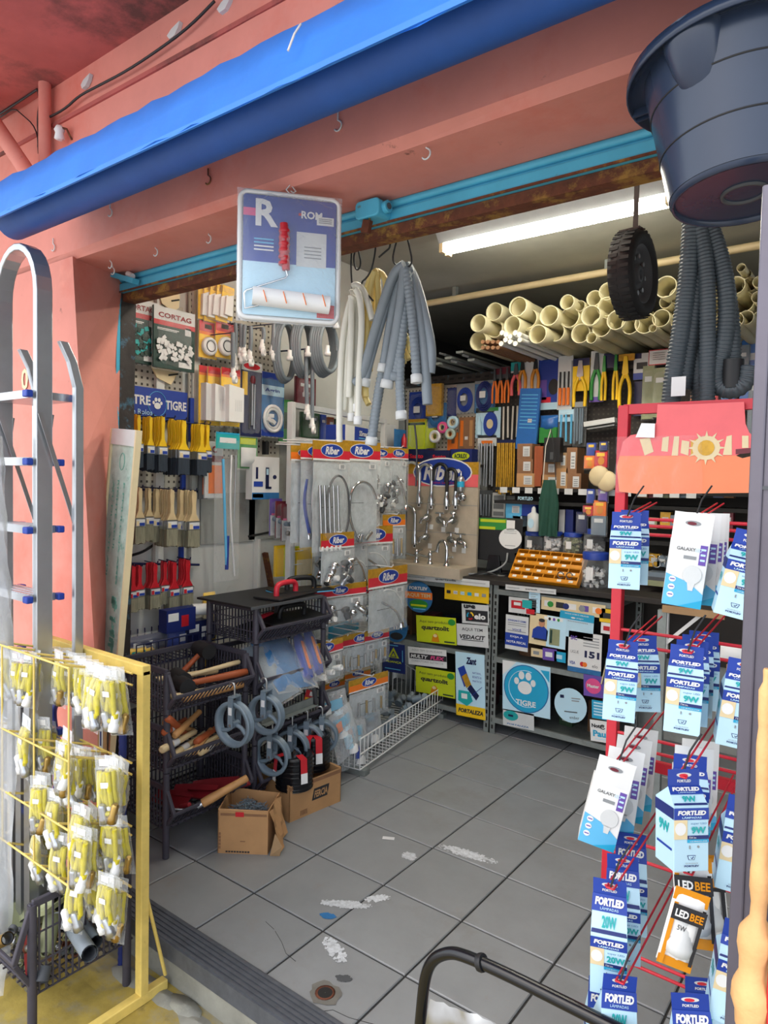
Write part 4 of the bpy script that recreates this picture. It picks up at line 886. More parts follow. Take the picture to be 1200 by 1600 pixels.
# ---- blue brush stand
p, W, H, rz = place((176, 606, 295, 663), WX)
st = thing('brush_display', 'blue metal brush display with a lettered header panel', 'display stand', p, rz)
MB().span((-W/2, -.004, -H*.86), (W/2, .004, 0), 'blue').build('header_panel', st, bevel=.001)
b = MB(); b.text('MESTRE', -W*.235, -H*.36, 'white', h=H*.26, w=W*.45, y=-.006, bold=.03); b.text('TIGRE', W*.335, -H*.42, 'white', h=H*.26, w=W*.29, y=-.006, bold=.03); b.text('Pincéis e Rolos', -W*.24, -H*.68, 'pale', h=H*.14, y=-.006)
paw(b, W*.08, -H*.42, H*.20, -.006, 'white'); b.tube([(W*.08+H*.3*cos(a), -.0055, -H*.42+H*.34*sin(a)) for a in [k*pi/12 for k in range(24)]], .0014, 'lblue', 5, True); b.build('lettering', st)
for (px, yy0, yy1) in ((292, 622, 690), (279, 735, 775), (276, 850, 990)):
    a, c = at(px, yy0, X=WX-.02), at(px-4, yy1, X=WX-.02); MB().span((.0, -.008, c.z-p.z), (.022, .008, a.z-p.z), 'blue').build('pole', st).location.x = a.y-p.y
rails = {}
for nme, (xa, ya, xb, yb) in dict(y=(190, 652, 325, 664), b=(190, 764, 316, 768), r=(190, 880, 308, 882)).items():
    a, c = at(xa, ya, X=WX-.015), at(xb, yb, X=WX-.015); MB().tube([(a.y-p.y, 0, a.z-p.z), (c.y-p.y, 0, c.z-p.z)], .006, 'navy', 6).build('hook_rail', st); rails[nme] = (a, c)
# ---- brushes
def brush(kind, wd, L):
    hc, bc = dict(y=('yellow', 'bristle_dark'), b=('beige', 'bristle'), r=('red', 'bristle'))[kind]
    r = thing('paint_brush', 'x', 'paint brush', (0, 0, 0), FL, dict(y='yellow handled brushes on the blue display', b='beige handled brushes on the blue display', r='red handled brushes on the blue display')[kind])
    hw = wd/2; n = hw*.42
    o = [(-n*.7, 0), (-n, -.02*L/.2), (-n*.75, -L*.28), (-n*.9, -L*.42), (-hw*.95, -L*.55), (hw*.95, -L*.55), (n*.9, -L*.42), (n*.75, -L*.28), (n, -.02*L/.2), (n*.7, 0)]
    MB().prism(o, -.006, .006, hc).build('handle', r, bevel=.0025)
    m = MB().span((-hw, -.0075, -L*.70), (hw, .0075, -L*.55), 'steel'); m.rect(-hw*.85, -L*.69, hw*.85, -L*.57, -.0076, 'paper'); m.rect(-hw*.2, -L*.685, hw*.8, -L*.63, -.0085, 'blue'); m.rect(-hw*.8, -L*.685, -hw*.3, -L*.60, -.0085, 'cream' if kind != 'r' else 'red'); m.build('ferrule', r)
    b = MB(); vs = []; q = 9
    for i in range(q+1):
        x = -hw*.96+1.92*hw*i/q; x2 = x*1.04
        vs += [(x, -.006, -L*.70), (x, .006, -L*.70), (x2, .006, -L-rnd(-.004, .004)), (x2, -.006, -L-rnd(-.004, .004))]
    fs = []
    for i in range(q):
        a, c = i*4, i*4+4; fs += [(a+3, c+3, c, a), (a+1, c+1, c+2, a+2), (a+2, c+2, c+3, a+3)]
    fs += [(0, 1, 2, 3), (q*4+3, q*4+2, q*4+1, q*4)]
    b.add(vs, fs, bc).build('bristles', r); return r
def brushrow(kind, spec, colour):
    # spec: (px of hook, top py, brushes on the hook, width, length)
    tot = 0; protos_ = {}
    for h, (px, py, n, wd, L) in enumerate(spec):
        base = at(px, py, X=WX+.01)
        for i in range(n):
            lab = f"{ORD[n-1-i]} {colour} brush from the front on the {ORD[h]} hook from the doorway"
            loc = base+Vector((.02+i*.0165, rnd(-.002, .002), rnd(-.003, .003)))
            key = (wd, L)
            if key not in protos_: o = brush(kind, wd, L); protos_[key] = o; o.location = loc; o['label'] = lab
            else: o = copy_tree(protos_[key], loc, FL+rnd(-.04, .04), lab)
        MB().tube([(base.y-p.y, 0, base.z-p.z+.004), (base.y-p.y, -.03-n*.017, base.z-p.z+.0), (base.y-p.y, -.035-n*.017, base.z-p.z+.012)], .003, 'navy', 6).build('hook', st)
brushrow('y', [(199, 649, 5, .045, .23), (221, 652, 4, .04, .24), (236, 652, 5, .05, .25), (262, 654, 2, .045, .23), (262, 658, 7, .065, .25), (298, 663, 5, .06, .245), (310, 664, 4, .05, .23)], 'yellow handled')
brushrow('b', [(201, 761, 5, .05, .25), (226, 762, 2, .045, .24), (238, 763, 2, .05, .245), (248, 764, 6, .06, .26), (276, 765, 2, .055, .27), (285, 766, 5, .07, .27)], 'beige handled')
brushrow('r', [(197, 882, 3, .05, .21), (208, 882, 3, .05, .20), (228, 878, 4, .055, .21), (250, 876, 2, .05, .20), (262, 876, 3, .06, .23), (279, 872, 4, .065, .23)], 'red handled')
# ---- yellow plug packs, bells and boxes (second column)
def inner(kind):
    def ex(r, W, H, f):
        b = MB()
        if kind == 'plug': b.prism([(-W*.3, -H*.35), (W*.3, -H*.25), (W*.34, -H*.9), (-W*.34, -H*.9)], -.02, .0, 'white')
        if kind == 'bell': b.lathe([(W*.38, 0), (W*.42, .006), (W*.40, .02), (W*.3, .026), (W*.28, .022), (.001, .024)], 'white', 20, (0, f, -H*.68), R3(pi/2)); b.lathe([(W*.26, .0235), (W*.22, .0265)], 'dgrey', 20, (0, f, -H*.68), R3(pi/2), caps=False)
        if kind == 'box':
            b.prism([(-W*.38, -H*.30), (W*.42, -H*.34), (W*.42, -H*.93), (-W*.38, -H*.93)], -.045, .0, 'white')
            for k in range(4): b.rect(W*(-.05+.1*k), -H*.75, W*(-.02+.1*k), -H*.55, -.0455, 'white2')
        if kind == 'spray':
            b.tube([(0, -.01, -H*.2), (0, -.01, -H*.85)], .008, 'steel', 8); b.tube([(W*.12, -.01, -H*.3), (W*.1, -.01, -H*.9)], .006, 'steel', 8); b.tube([(-W*.1, -.01, -H*.28), (-W*.12, -.01, -H*.9)], .005, 'dgrey', 8); b.lathe([(.012, -.02), (.016, 0), (.01, .02)], 'maroon', 10, (0, -.012, -H*.24))
        b.build('contents', r, bevel=.002)
    return ex
for k, x in enumerate((318, 327, 337, 347, 356)):
    pack('plug_pack', f"{ORD[k]} yellow pack with a white flat plug at the top of the second column", 'pack', (x-8, 440+k*2, x+10, 500+(k % 2)*3), WX+.02+.012*k, None, 'yellow', [(-.5, 0, .5, .2, 'gold')], bag='clear', th=.004, group='yellow plug packs', extra=inner('plug'), ry=rnd(-.08, .08))
for k, x in enumerate((324, 350)):
    pack('bell_pack', ['orange and yellow bag with a round white part, farther from the hoses', 'orange and yellow bag with a round white bell facing out'][k], 'pack', (x-13, 503, x+15, 560), WX+.02+.02*k, None, 'yellow', [(-.5, 0, .5, .28, 'red'), (-.5, .28, .5, .36, 'orange'), (-.2, .08, .2, .2, 'yellow')], bag='clear', th=.004, group=None, extra=inner('bell'))
for k, x in enumerate((321, 335, 356)):
    pack('chime_pack', ['first yellow bag with a white box, next to the blue header', 'second yellow bag with a white box, in the middle', 'third yellow bag with a slotted white box facing out'][k], 'pack', (x-10, 572+k*2, x+(12 if k < 2 else 19), 664+k), WX+.02+.03*k, None, 'yellow', [(-.5, 0, .5, .12, 'red'), (-.5, .12, .5, .16, 'orange')], bag='clear', th=.004, extra=inner('box'))
pack('faucet_pack', 'dark blue blister pack with a steel spray tool and red oval top', 'pack', (377, 566, 409, 682), WX+.06, None, 'navy', [(-.5, .0, .5, .12, 'white2'), (-.45, .14, -.2, .45, 'yellow')], [], [(0, .06, .4, .045, 'red')], bag='clear', th=.006, extra=inner('spray'))
def hoseex(r, W, H, f):
    b = MB(); b.tube(arc(0, -H*.72, W*.36, 0, 360, 18, -.014, H*.2), .009, 'white', 8); b.tube(arc(0, -H*.72, W*.27, 0, 360, 18, -.012, H*.15), .008, 'white2', 8)
    for k in range(3): b.box((rnd(-.2, .2)*W, -.02, -H*rnd(.65, .8)), (.02, .02, .03), 'white', R3(0, rnd(0, 3), 0))
    b.build('hose', r)
pack('hose_kit', 'blue pack with a coiled white hose and fittings', 'pack', (406, 583, 444, 682), WX+.05, None, 'bluepaint', [(-.5, .2, .5, .36, 'pale'), (-.5, .9, .5, 1, 'blue'), (-.5, 0, .5, .1, 'blue')], [('Agrin', 0, .28, .07, 'blue', dict(w=.6, bold=.03))], bag='clear', th=.006, extra=hoseex)
def greenex(r, W, H, f): MB().pillow(-W*.4, -H*.95, W*.4, -H*.35, .04, 'white2', 6, 6, -.01).build('contents', r)
pack('green_pack', 'lime green header pack under the dark blue blister', 'pack', (372, 682, 402, 732), WX+.05, None, 'green', [(-.4, .05, .4, .25, 'lime'), (-.2, .6, .3, .8, 'white')], bag='clear', th=.005, extra=greenex)
pack('green_pack', 'dark green leafy pack behind the white frame corner', 'pack', (436, 625, 460, 690), WX+.03, None, 'green', [(-.5, .3, .5, .7, 'greendark')], bag='clear', th=.005)
def stickex(r, W, H, f):
    b = MB(); b.tube([(-W*.25, -.01, -H*.18), (-W*.05, -.01, -H*.9)], .007, 'lblue', 8); b.build('tube', r); b = MB(); b.tube(smooth([(W*.1, -.012, -H*.15), (W*.05, -.012, -H*.5), (W*.3, -.012, -H*.98)]), .005, 'white', 8); b.tube([(-W*.02, -.01, -H*.70), (-W*.04, -.01, -H*.93)], .009, 'blue', 8); b.tube([(W*.3, -.012, -H*.15), (W*.25, -.012, -H*.6)], .004, 'steel', 6); b.build('rods', r)
pack('aerator_pack', 'long clear sleeve of blue and white tubes with a light blue header', 'pack', (338, 676, 374, 905), WX+.10, None, 'teal', [(-.35, .035, .35, .07, 'white'), (-.5, 0, .5, .012, 'cyan')], bag='clear', th=.004, extra=stickex, baseh=(0, .11))
pack('putty_card', 'red and white card pack with an orange block beside the yellow brushes', 'pack', (320, 690, 348, 778), WX+.03, None, 'white2', [(-.5, .25, .5, .36, 'dred'), (-.3, .42, .5, .92, 'orange')], [('C', 0, .14, .12, 'dred', dict(bold=.04))], bag='clear', th=.008)
pack('dark_tool_card', 'narrow dark card with orange tool hanging beside the beige brushes', 'pack', (310, 742, 324, 780), WX+.02, None, 'dgrey', [(-.1, .1, .4, .8, 'woodred')], th=.006)
def boxex(r, W, H, f):
    b = MB(); y = f-.001; b.rect(-W*.02, -H*.72, W*.10, -H*.25, y, 'navy'); b.rect(-W*.02, -H*.75, W*.2, -H*.70, y, 'navy'); b.rect(-W*.38, -H*.52, -W*.3, -H*.25, y, 'navy'); b.disc(W*.32, -H*.47, W*.07, H*.05, y, 'navy'); b.rect(W*.0, -H*.42, W*.08, -H*.28, y-.001, 'pale'); b.rect(-W*.45, -H*.7, -W*.12, -H*.58, y, 'blue'); b.build('picture', r)
pack('boxed_bracket', 'white box printed with a dark blue bracket hanging on the panel', 'box', (390, 714, 432, 780), WX+.05, None, 'white', [(-.5, .84, .5, 1, 'bluepaint'), (-.48, .87, -.1, .96, 'pale')], th=.05, extra=boxex)
b = MB(); a = at(412, 690, X=WX); b.span((-.012, -.03, -.07), (.012, 0, .0), 'black'); tag(b.build('hanging_strap', None, a, (0, 0, FL)), 'short black strap above the white bracket box', 'strap')
# ---- purple blisters & yellow bags behind the frame
for k in range(3):
    def ex(r, W, H, f):
        b = MB()
        for j in range(5): b.lathe([(.012, 0), (.015, .012), (.01, .02)], 'steel' if j % 2 else 'greyplastic', 8, (W*(-.3+.15*j), -.012, -H*(.55+.25*(j % 2))), R3(pi/2))
        b.build('contents', r)
    pack('blister_pack', [ 'purple blister pack nearest the black baskets', 'dark red blister pack in the middle of the blisters', 'dark red blister pack next to the white frame'][k], 'pack', (422+k*9, 779+k*4, 440+k*9, 836+k*4), WX+.12+.03*k, None, ['purple', 'maroon', 'maroon'][k], [(-.5, .45, .5, 1, 'white2'), (-.4, .4, .4, .46, 'pink')], bag='clear', th=.008, extra=ex)
for k, (bx, m) in enumerate((((430, 852, 448, 900), 'yellow'), ((446, 854, 466, 900), 'lime'), ((462, 856, 486, 900), 'yellow'))):
    pack('cloth_pack', ['yellow cloth pack behind the white frame post', 'green-yellow cloth pack behind the white post', 'yellow cloth pack with a printed pale label'][k], 'pack', bx, WX+.14+.02*k, None, m, [(-.5, .4, .5, .95, 'cream')] if k == 2 else [], bag='clear', th=.02)
# ---- grey shower hoses with white ends
def hose_end(b, p, d, s=1.):
    q = Vector(d).normalized().to_track_quat('Z', 'Y').to_matrix(); b.lathe([(.011*s, -.03*s), (.012*s, .0), (.017*s, .004*s), (.017*s, .022*s), (.009*s, .024*s)], 'white', 10, p, q)
def gh(label, px, py0, py1, X, k):
    a, c = at(px, py0, X=X), at(px+rnd(-3, 3), py1, X=X); r = thing('drain_hose', label, 'hose', a, 0, 'grey drain hoses with white ends'); d = c-a; b = MB()
    b.tube(smooth([(0, 0, 0), d*.4+Vector((.004, rnd(-.01, .01), 0)), d]), .0105, 'hosegrey', 8); b.build('hose', r); MB().tube([(0, 0, 0), (XL-a.x, 0, .012)], .003, 'navy', 5).build('wall_hook', r)
    e = MB(); hose_end(e, d, d); e.build('threaded_end', r); e = MB(); e.lathe([(.02, -.008), (.02, .008), (.012, .008), (.012, -.008), (.02, -.008)], 'white', 12, d+Vector((0.012, 0, -.035)), R3(0, pi/2, .5), caps=False); e.build('washer_ring', r); return r
names = 'first second third fourth fifth sixth seventh'.split()
for k, (px, y0, y1) in enumerate(((368, 505, 562), (376, 506, 552), (383, 508, 548), (392, 510, 556), (411, 512, 540), (428, 506, 548), (364, 520, 582))):
    gh(f"{names[k]} short grey hose with white threaded end, hung in the left bunch" if False else f"{names[k]} short grey hose with white end in the bunch below the roller kit", px, y0, y1, WX+.10+.015*k, k)
def coil(label, px, py, X, R, sx, turns, tail, rz=FL+.2, m='hosegrey'):
    p_ = at(px, py, X=X); r = thing('coiled_hose', label, 'hose', p_, rz, None); b = MB(); pts = []
    for t in range(turns*18+1):
        a = 2*pi*t/18; q = 1-.035*(t/18); pts.append((R*sx*q*cos(a), -.011*(t/18), R*q*sin(a)-R))
    b.tube(pts, .0122, m, 7); b.build('hose', r); e = MB(); hose_end(e, (R*sx*.3, -.07, -.02), (.2, 0, -1)); hose_end(e, (-R*sx*.5, -.075, -R*1.2), (0, 0, -1)); e.build('threaded_end', r)
    MB().tube([(0, 0, 0), (0, p_.x-XL, .02)], .003, 'black', 5).build('hook', r)
    if tail: MB().tube([(R*.1, -.03, -R*1.0), (R*.1, -.03, -R*2.5)], .0095, m, 8).build('tail', r); e = MB(); hose_end(e, (R*.1, -.03, -R*2.5), (0, 0, -1), 1.1); e.build('tail_end', r)
    return r
coil('grey hose coiled in a loose ring, closest to the short hoses', 442, 502, WX+.16, .16, .55, 3, False)
coil('grey coiled hose with white elbows in the middle of the coils', 470, 500, WX+.22, .15, .6, 4, True)
coil('large tightly wound grey hose coil beside the roller kit edge', 502, 500, WX+.28, .15, .75, 5, False)
# hanging spouts behind frame top
for k, (px, y0, y1) in enumerate(((478, 545, 640), (488, 545, 662))): gh(['grey hose hanging over the white frame top bar', 'grey hose with round white end inside the white frame'][k], px, y0, y1, WX+.28, k)
# dark wine coloured packs seen through frame
for k, (bx, m) in enumerate((((462, 590, 492, 640), 'maroon'), ((470, 645, 498, 684), 'greendark'), ((500, 648, 508, 690), 'blue'), ((512, 652, 520, 690), 'woodred'), ((522, 655, 530, 690), 'greendark'))):
    pack('wrapped_pack', ['dark wine red wrapped pack above the white frame', 'dark green wrapped pack inside the white frame top', 'blue narrow pack inside the white frame top', 'narrow rust coloured pack inside the white frame top', 'narrow dark green pack inside the white frame top'][k], 'pack', bx, WX+.06, None, m, [(-.3, .2, .3, .3, 'white2')], bag='clear', th=.02)
# ---- wire shelf with blue packs low on the wall
p, W, H, rz = place((186, 985, 330, 1030), WX+.02)
sh = thing('wire_shelf_basket', 'dark blue wire basket on the wall full of blue packs', 'basket', p, rz); b = MB()
for z in (0, -.05, -.10): b.tube([(-W/2, -.16, z), (W/2, -.16, z)], .004, 'navy', 6)
for k in range(15): x = -W/2+W*k/14; b.tube([(x, -.16, 0), (x, -.16, -.10), (x, 0, -.10), (x, 0, .03)], .003, 'navy', 5)
b.build('wires', sh)
bl = [((188, 992, 262, 1018), 'navy', 'blue folded bag lying at the doorway end of the wire basket'), ((190, 1008, 242, 1030), 'yellow', 'yellow and green flat pack in the wire basket front'), ((255, 950, 300, 985), 'dblue', 'dark blue box with a red square standing in the wire basket'), ((262, 975, 326, 1012), 'blue', 'crumpled blue and red bag in the wire basket'), ((288, 968, 330, 1000), 'navy', 'navy box with white label behind the black baskets'), ((300, 940, 332, 960), 'white2', 'white roll of film lying on top of the blue boxes')]
for k, (bx, m, l) in enumerate(bl):
    p_, W_, H_, _ = place(bx, WX+.09+.012*(k % 3))
    r = thing('shelf_pack', l, 'pack', p_, FL)
    if k in (2, 4): MB().span((-W_/2, -.03, -H_), (W_/2, .03, 0), m).build('box', r); b = MB(); b.rect(-.0, -H_*.8, W_*.25, -H_*.3, -.0302, 'red' if k == 2 else 'white'); b.rect(-W_*.45, -H_*.5, -W_*.1, -H_*.15, -.0302, 'white'); b.build('print', r)
    elif k == 5: MB().tube([(-W_/2, 0, -H_/2), (W_/2, -.03, -H_*.6)], H_*.45, 'white', 14, caps=False).tube([(-W_/2, 0, -H_/2), (W_/2, -.03, -H_*.6)], H_*.25, 'white2', 14, caps=False).build('roll', r)
    else: b = MB().pillow(-W_/2, -H_, W_/2, 0, .06, m, 8, 6, 0, .3); b.build('contents', r); b = MB(); b.rect(-W_*.3, -H_*.6, W_*.1, -H_*.3, -.03, 'white2' if k != 1 else 'teal'); b.build('print', r); MB().pillow(-W_/2-.01, -H_-.01, W_/2+.01, .01, .08, 'clear', 8, 6, 0, .3).build('bag', r)
for k in range(5):
    p_, W_, H_, _ = place((318, 925+k*26, 336, 950+k*26), WX+.10); r = thing('yellow_roll', f"{ORD[k]} yellow packet from the top behind the farther baskets", 'packet', p_, FL, 'yellow packets piled by the basket stack'); MB().pillow(-W_/2, -H_, W_/2, 0, .06, 'cream' if k % 2 else 'yellow', 6, 5, 0, .3).build('contents', r); MB().pillow(-W_/2-.01, -H_, W_/2+.01, 0, .07, 'clear', 6, 5, 0, .3).build('bag', r)
# ================================================================== white gondola with chrome goods
A5 = Vector((-2.60, 2.62, 0)); B5 = Vector((-2.72, 3.40, 0))
D5 = (B5-A5).normalized(); N5 = Vector((D5.y, -D5.x, 0)); RZ5 = math.atan2(D5.y, D5.x)
zt5 = onp(456, 628, A5, N5).z; wid5 = (onp(600, 657, A5, N5)-A5).dot(D5)
fr = thing('display_gondola', 'white steel display frame with wire grid hooks and a bottom basket', 'display stand', A5, RZ5)
for x in (0, wid5): MB().span((x-.017, -.017, 0), (x+.017, .017, zt5), 'white2').build('post', fr, bevel=.003)
for z in (zt5-.015, onp(456, 687, A5, N5).z): MB().span((0, -.015, z-.015), (wid5, .015, z+.015), 'white2').build('cross_bar', fr, bevel=.003)
b = MB()
for k in range(17): x = .03+(wid5-.06)*k/16; b.tube([(x, -.01, .25), (x, -.01, 1.55)], .0028, 'white', 5)
for k in range(19): z = .25+.072*k; b.tube([(0, -.014, z), (wid5, -.014, z)], .0028, 'white', 5)
b.build('wire_grid', fr)
# bottom basket
b = MB(); bw, bd, bz, bh = wid5+.02, .46, .03, .16
for x in [bw*k/26 for k in range(27)]: b.tube([(x, -bd, bz+bh), (x, -bd, bz), (x, 0, bz)], .0032, 'white', 5)
for y in [-bd*k/14 for k in range(15)]:
    b.tube([(bw, y, bz), (bw, y, bz+bh+.18*(1+y/bd))], .0032, 'white', 5); b.tube([(0, y, bz), (0, y, bz+bh)], .0032, 'white', 5)
for z in (bz+bh, bz+bh*.5, bz): b.tube([(0, -bd, z), (bw, -bd, z)], .004, 'white', 6)
b.tube([(bw, -bd, bz+bh), (bw, 0, bz+bh+.18)], .004, 'white', 6); b.build('wire_basket', fr)
MB().span((bw-.05, -bd-.03, 0), (bw-.0, 0, .03), 'galv').span((0, -bd-.03, 0), (.05, 0, .03), 'galv').build('base_foot', fr)
def rel(p): return Vector(((p-A5).dot(D5), -(p-A5).dot(N5), p.z))
def gplace(box, off):
    x0, y0, x1, y1 = box; P = A5+N5*off; cx, cy = (x0+x1)/2, (y0+y1)/2
    a, b_, t, u = onp(x0, cy, P, N5), onp(x1, cy, P, N5), onp(cx, y0, P, N5), onp(cx, y1, P, N5)
    return t, (b_-a).dot(D5), t.z-u.z
def logo(b, W, x, z, s, y):
    b.disc(x, z, s, s*.42, y, 'white', 22, .0006); b.disc(x, z, s*.96, s*.38, y-.0006, 'blue', 22, .0006); b.text('Riber', x, z, 'white', h=s*.48, w=s*1.25, y=y-.0022, bold=.03, shear=.25)
def chromebag(label, box, off, kind, turn=0., hd='red', fullh=.14, wider=1.0, yl=True, group=None):
    p, W, H = gplace(box, off); W *= wider
    r = thing('hardware_bag', label, 'hardware bag', p, RZ5+turn, group)
    hh = min(H*.3, W*.36); b = MB(); y = -.002
    b.span((-W/2, -.002, -hh), (W/2, .002, 0), 'gold'); b.rect(-W/2, -hh, W/2, -hh*.45, -.0022, hd); b.rect(-W/2, -hh*1.0, W/2, -hh*.9, -.003, 'white'); b.build('header_card', r)
    b = MB(); logo(b, W, 0, -hh*.47, min(W*.36, hh*.85), -.0036); b.build('logo', r)
    cc = MB(); z0, z1 = -hh-.01, -H+.012; cyl = lambda *a, **k: cc.tube(*a, **k); mid = (z0+z1)/2; h2 = (z0-z1)
    if kind == 'gooseneck':
        cyl(smooth([(-W*.1, -.018, z1+.02), (-W*.34, -.018, z1+h2*.3), (-W*.34, -.018, z1+h2*.62), (-W*.12, -.018, z1+h2*.78), (W*.2, -.018, z1+h2*.74), (W*.36, -.018, z1+h2*.55)], 2), .0085, 'chrome', 8)
        cc.lathe([(.018, -.02), (.022, 0), (.014, .03)], 'chrome', 12, (-W*.05, -.018, z1+.03), R3(.5)); cc.tube([(W*.1, -.016, z1+.02), (W*.25, -.016, z1+.06)], .012, 'chrome', 8)
    if kind == 'loop':
        pts = [(W*.12+W*.32*cos(t), -.02, mid-.02*h2+h2*.38*sin(t)) for t in [pi*1.45-k*(pi*1.75)/24 for k in range(25)]]; cyl(pts, .006, 'dgrey', 8)
        for k in range(5): x = -W*(.36-.12*k); cyl([(x, -.016, z0-h2*.25), (x+W*.06, -.02, z1+.03)], .0075, 'chrome', 8); cc.lathe([(.012, 0), (.013, .02), (.008, .025)], 'white2', 8, (x+W*.06, -.02, z1+.01))
    if kind in ('bluehose', 'whitehose'):
        m = 'blue' if kind == 'bluehose' else 'white'
        cyl(smooth([(-W*.1, -.016, z0-h2*.2), (-W*.2, -.02, mid), (0, -.02, z1+h2*.12)]), .012, m, 8); cyl([(W*.2, -.016, z0-h2*.25), (W*.22, -.016, z1+h2*.15)], .01, m, 8); cc.lathe([(.013, 0), (.014, .03), (.008, .034)], 'chrome', 10, (0, -.02, z1+.02)); cc.lathe([(.013, 0), (.014, .03), (.008, .034)], 'chrome', 10, (W*.22, -.018, z1+.03))
    if kind == 'taps':
        for k in range(9):
            x, z = rnd(-.36, .36)*W, z1+h2*rnd(.05, .62); q = R3(rnd(-.6, .6), rnd(-1.2, 1.2), 0)
            cc.lathe([(.015, -.036), (.018, -.012), (.014, 0), (.022, .008), (.024, .022), (.010, .03)], ['chrome', 'steel', 'chrome', 'dgrey', 'steel'][k % 5], 12, (x, -.02, z), q)
        cc.lathe([(.014, -.03), (.014, .03)], 'white', 12, (-W*.2, -.022, z1+.03), R3(pi/2.2, .4))
    if kind == 'arm':
        cyl(smooth([(-W*.2, -.016, z0-h2*.3), (W*.15, -.02, z1+h2*.45), (W*.3, -.02, z1+.02)]), .007, 'chrome', 8); cc.lathe([(.018, 0), (.014, .02), (.008, .03)], 'chrome', 12, (W*.3, -.02, z1+.0)); cc.tube(arc(-W*.1, z1+h2*.3, W*.45, 20, 100, 10, -.018), .004, 'white2', 6)
    if kind == 'bolts':
        for k in range(4): x = -W*.28+W*.19*k; cyl([(x, -.012, z0-h2*.35), (x, -.014, z1+.02)], .007, 'brass' if k % 2 else 'steel', 8); cc.lathe([(.012, 0), (.012, .012)], 'steel', 6, (x, -.014, z1+.012))
    if kind == 'whitecaps':
        for k in range(3): cc.lathe([(.014, -.03), (.015, .03), (.009, .03), (.009, -.03), (.014, -.03)], 'white', 12, (-W*.25+W*.25*k, -.018, z1+.035+.012*k), R3(pi/2.4, .2), caps=False)
        cc.lathe([(.006, -.03), (.012, .02)], 'dgrey', 10, (W*.3, -.014, z1+h2*.55))
    cc.build('contents', r)
    b = MB(); b.rect(-W*.46, z1+.004, W*.46, z0, .006, 'bagcard'); b.rect(W*.2, z0-.03, W*.38, z0-.004, -.003, 'white'); b.rect(W*.24, z0-.026, W*.34, z0-.008, -.0042, 'grey'); b.rect(-W*.25, mid, W*.1, mid+.003, .005, 'dgrey'); b.build('backing_card', r)
    MB().pillow(-W/2, z1-.012, W/2, z0+.006, .055, 'clear', 8, 10, -.008, .3).build('bag', r)
    return r
T0 = -.25
G = [('blue flexible hose pack behind the white post', (463, 697, 500, 852), .20, 'bluehose', T0), ('white flexible hose pack, second along the top row', (478, 694, 515, 858), .24, 'whitehose', T0), ('front bag of chrome hoses with a dark loop in the top row', (496, 690, 541, 866), .30, 'loop', T0),
 ('bag with a chrome gooseneck spout in the top row', (544, 690, 586, 852), .32, 'gooseneck', T0), ('bag of chrome taps beside the gooseneck bag', (584, 700, 606, 800), .27, 'taps', T0), ('bag of chrome valves fourth along the top row', (602, 704, 622, 800), .26, 'taps', T0), ('narrow bag with a chrome nozzle at the far end of the top row', (612, 700, 634, 800), .30, 'arm', T0),
 ('small bag of chrome valves at the near end of the second row', (496, 836, 512, 912), .22, 'taps', T0), ('bag of chrome taps in the second row front', (508, 832, 548, 914), .33, 'taps', T0), ('bag with a chrome angled valve in the second row', (547, 832, 570, 918), .30, 'arm', T0), ('clear bag with a curved white shower arm in the second row', (566, 822, 604, 920), .32, 'arm', T0), ('narrow bag with two chrome tubes at the far end of the second row', (604, 804, 628, 874), .34, 'bolts', T0),
 ('wide bag of chrome elbows in the third row', (503, 913, 560, 976), .32, 'taps', T0), ('clear bag of chrome parts at the third row end', (556, 914, 577, 976), .27, 'taps', T0), ('long bag with a chrome towel arm in front of the counter end', (584, 886, 630, 986), .42, 'arm', T0),
 ('bag of white cap fittings in the fourth row front', (489, 1002, 532, 1068), .33, 'whitecaps', T0), ('bag of blue-backed parts second in the fourth row', (528, 994, 546, 1052), .27, 'bolts', T0), ('bag of brass bolts in the fourth row', (545, 988, 582, 1048), .32, 'bolts', T0), ('bag of brass valves at the far end of the fourth row', (576, 984, 602, 1036), .36, 'bolts', T0), ('bag half hidden at the near end of the fourth row', (488, 1000, 502, 1050), .25, 'taps', T0),
 ('bag of chrome bolts hanging lowest over the basket', (555, 1056, 598, 1120), .38, 'bolts', T0), ('dull bag of grey parts behind the lowest bag', (508, 1062, 536, 1106), .2, 'taps', T0), ('bag behind the lowest front bag at the grid', (546, 1045, 572, 1090), .26, 'taps', T0)]
for l, bx, off, kd, tn in G:
    chromebag(l, bx, off, kd, tn+rnd(-.12, .12), 'rackred' if rnd(0, 1) > .3 else 'orange', .13 if kd in ('loop', 'gooseneck', 'bluehose', 'whitehose') else .26, 1.0)
    p, W, H = gplace(bx, off); e = rel(p); MB().tube([(e.x, 0, e.z+.012), (e.x, e.y-.02, e.z+.002), (e.x, e.y-.03, e.z+.014)], .0035, 'white', 6).build('hook', fr)
# grey plates / pale blue packs on the grid behind
for k, (bx, m) in enumerate((((520, 896, 548, 914), 'cyan'), ((515, 972, 560, 990), 'cyan'), ((490, 955, 512, 996), 'white2'), ((545, 1010, 552, 1060), 'bluepaint'), ((574, 798, 606, 822), 'white'))):
    p, W, H = gplace(bx, .10+.04*k); r = thing('flat_pack', ['cyan flat pack on the grid under the second row', 'cyan flat pack on the grid under the third row', 'white flat pack at the near grid edge', 'narrow blue strip pack on the grid', 'white card pack between first and second rows'][k], 'pack', p, RZ5); MB().span((-W/2, -.006, -H), (W/2, .006, 0), m).build('card', r); MB().pillow(-W/2-.004, -H-.006, W/2+.004, 0, .03, 'clear', 5, 5).build('bag', r)
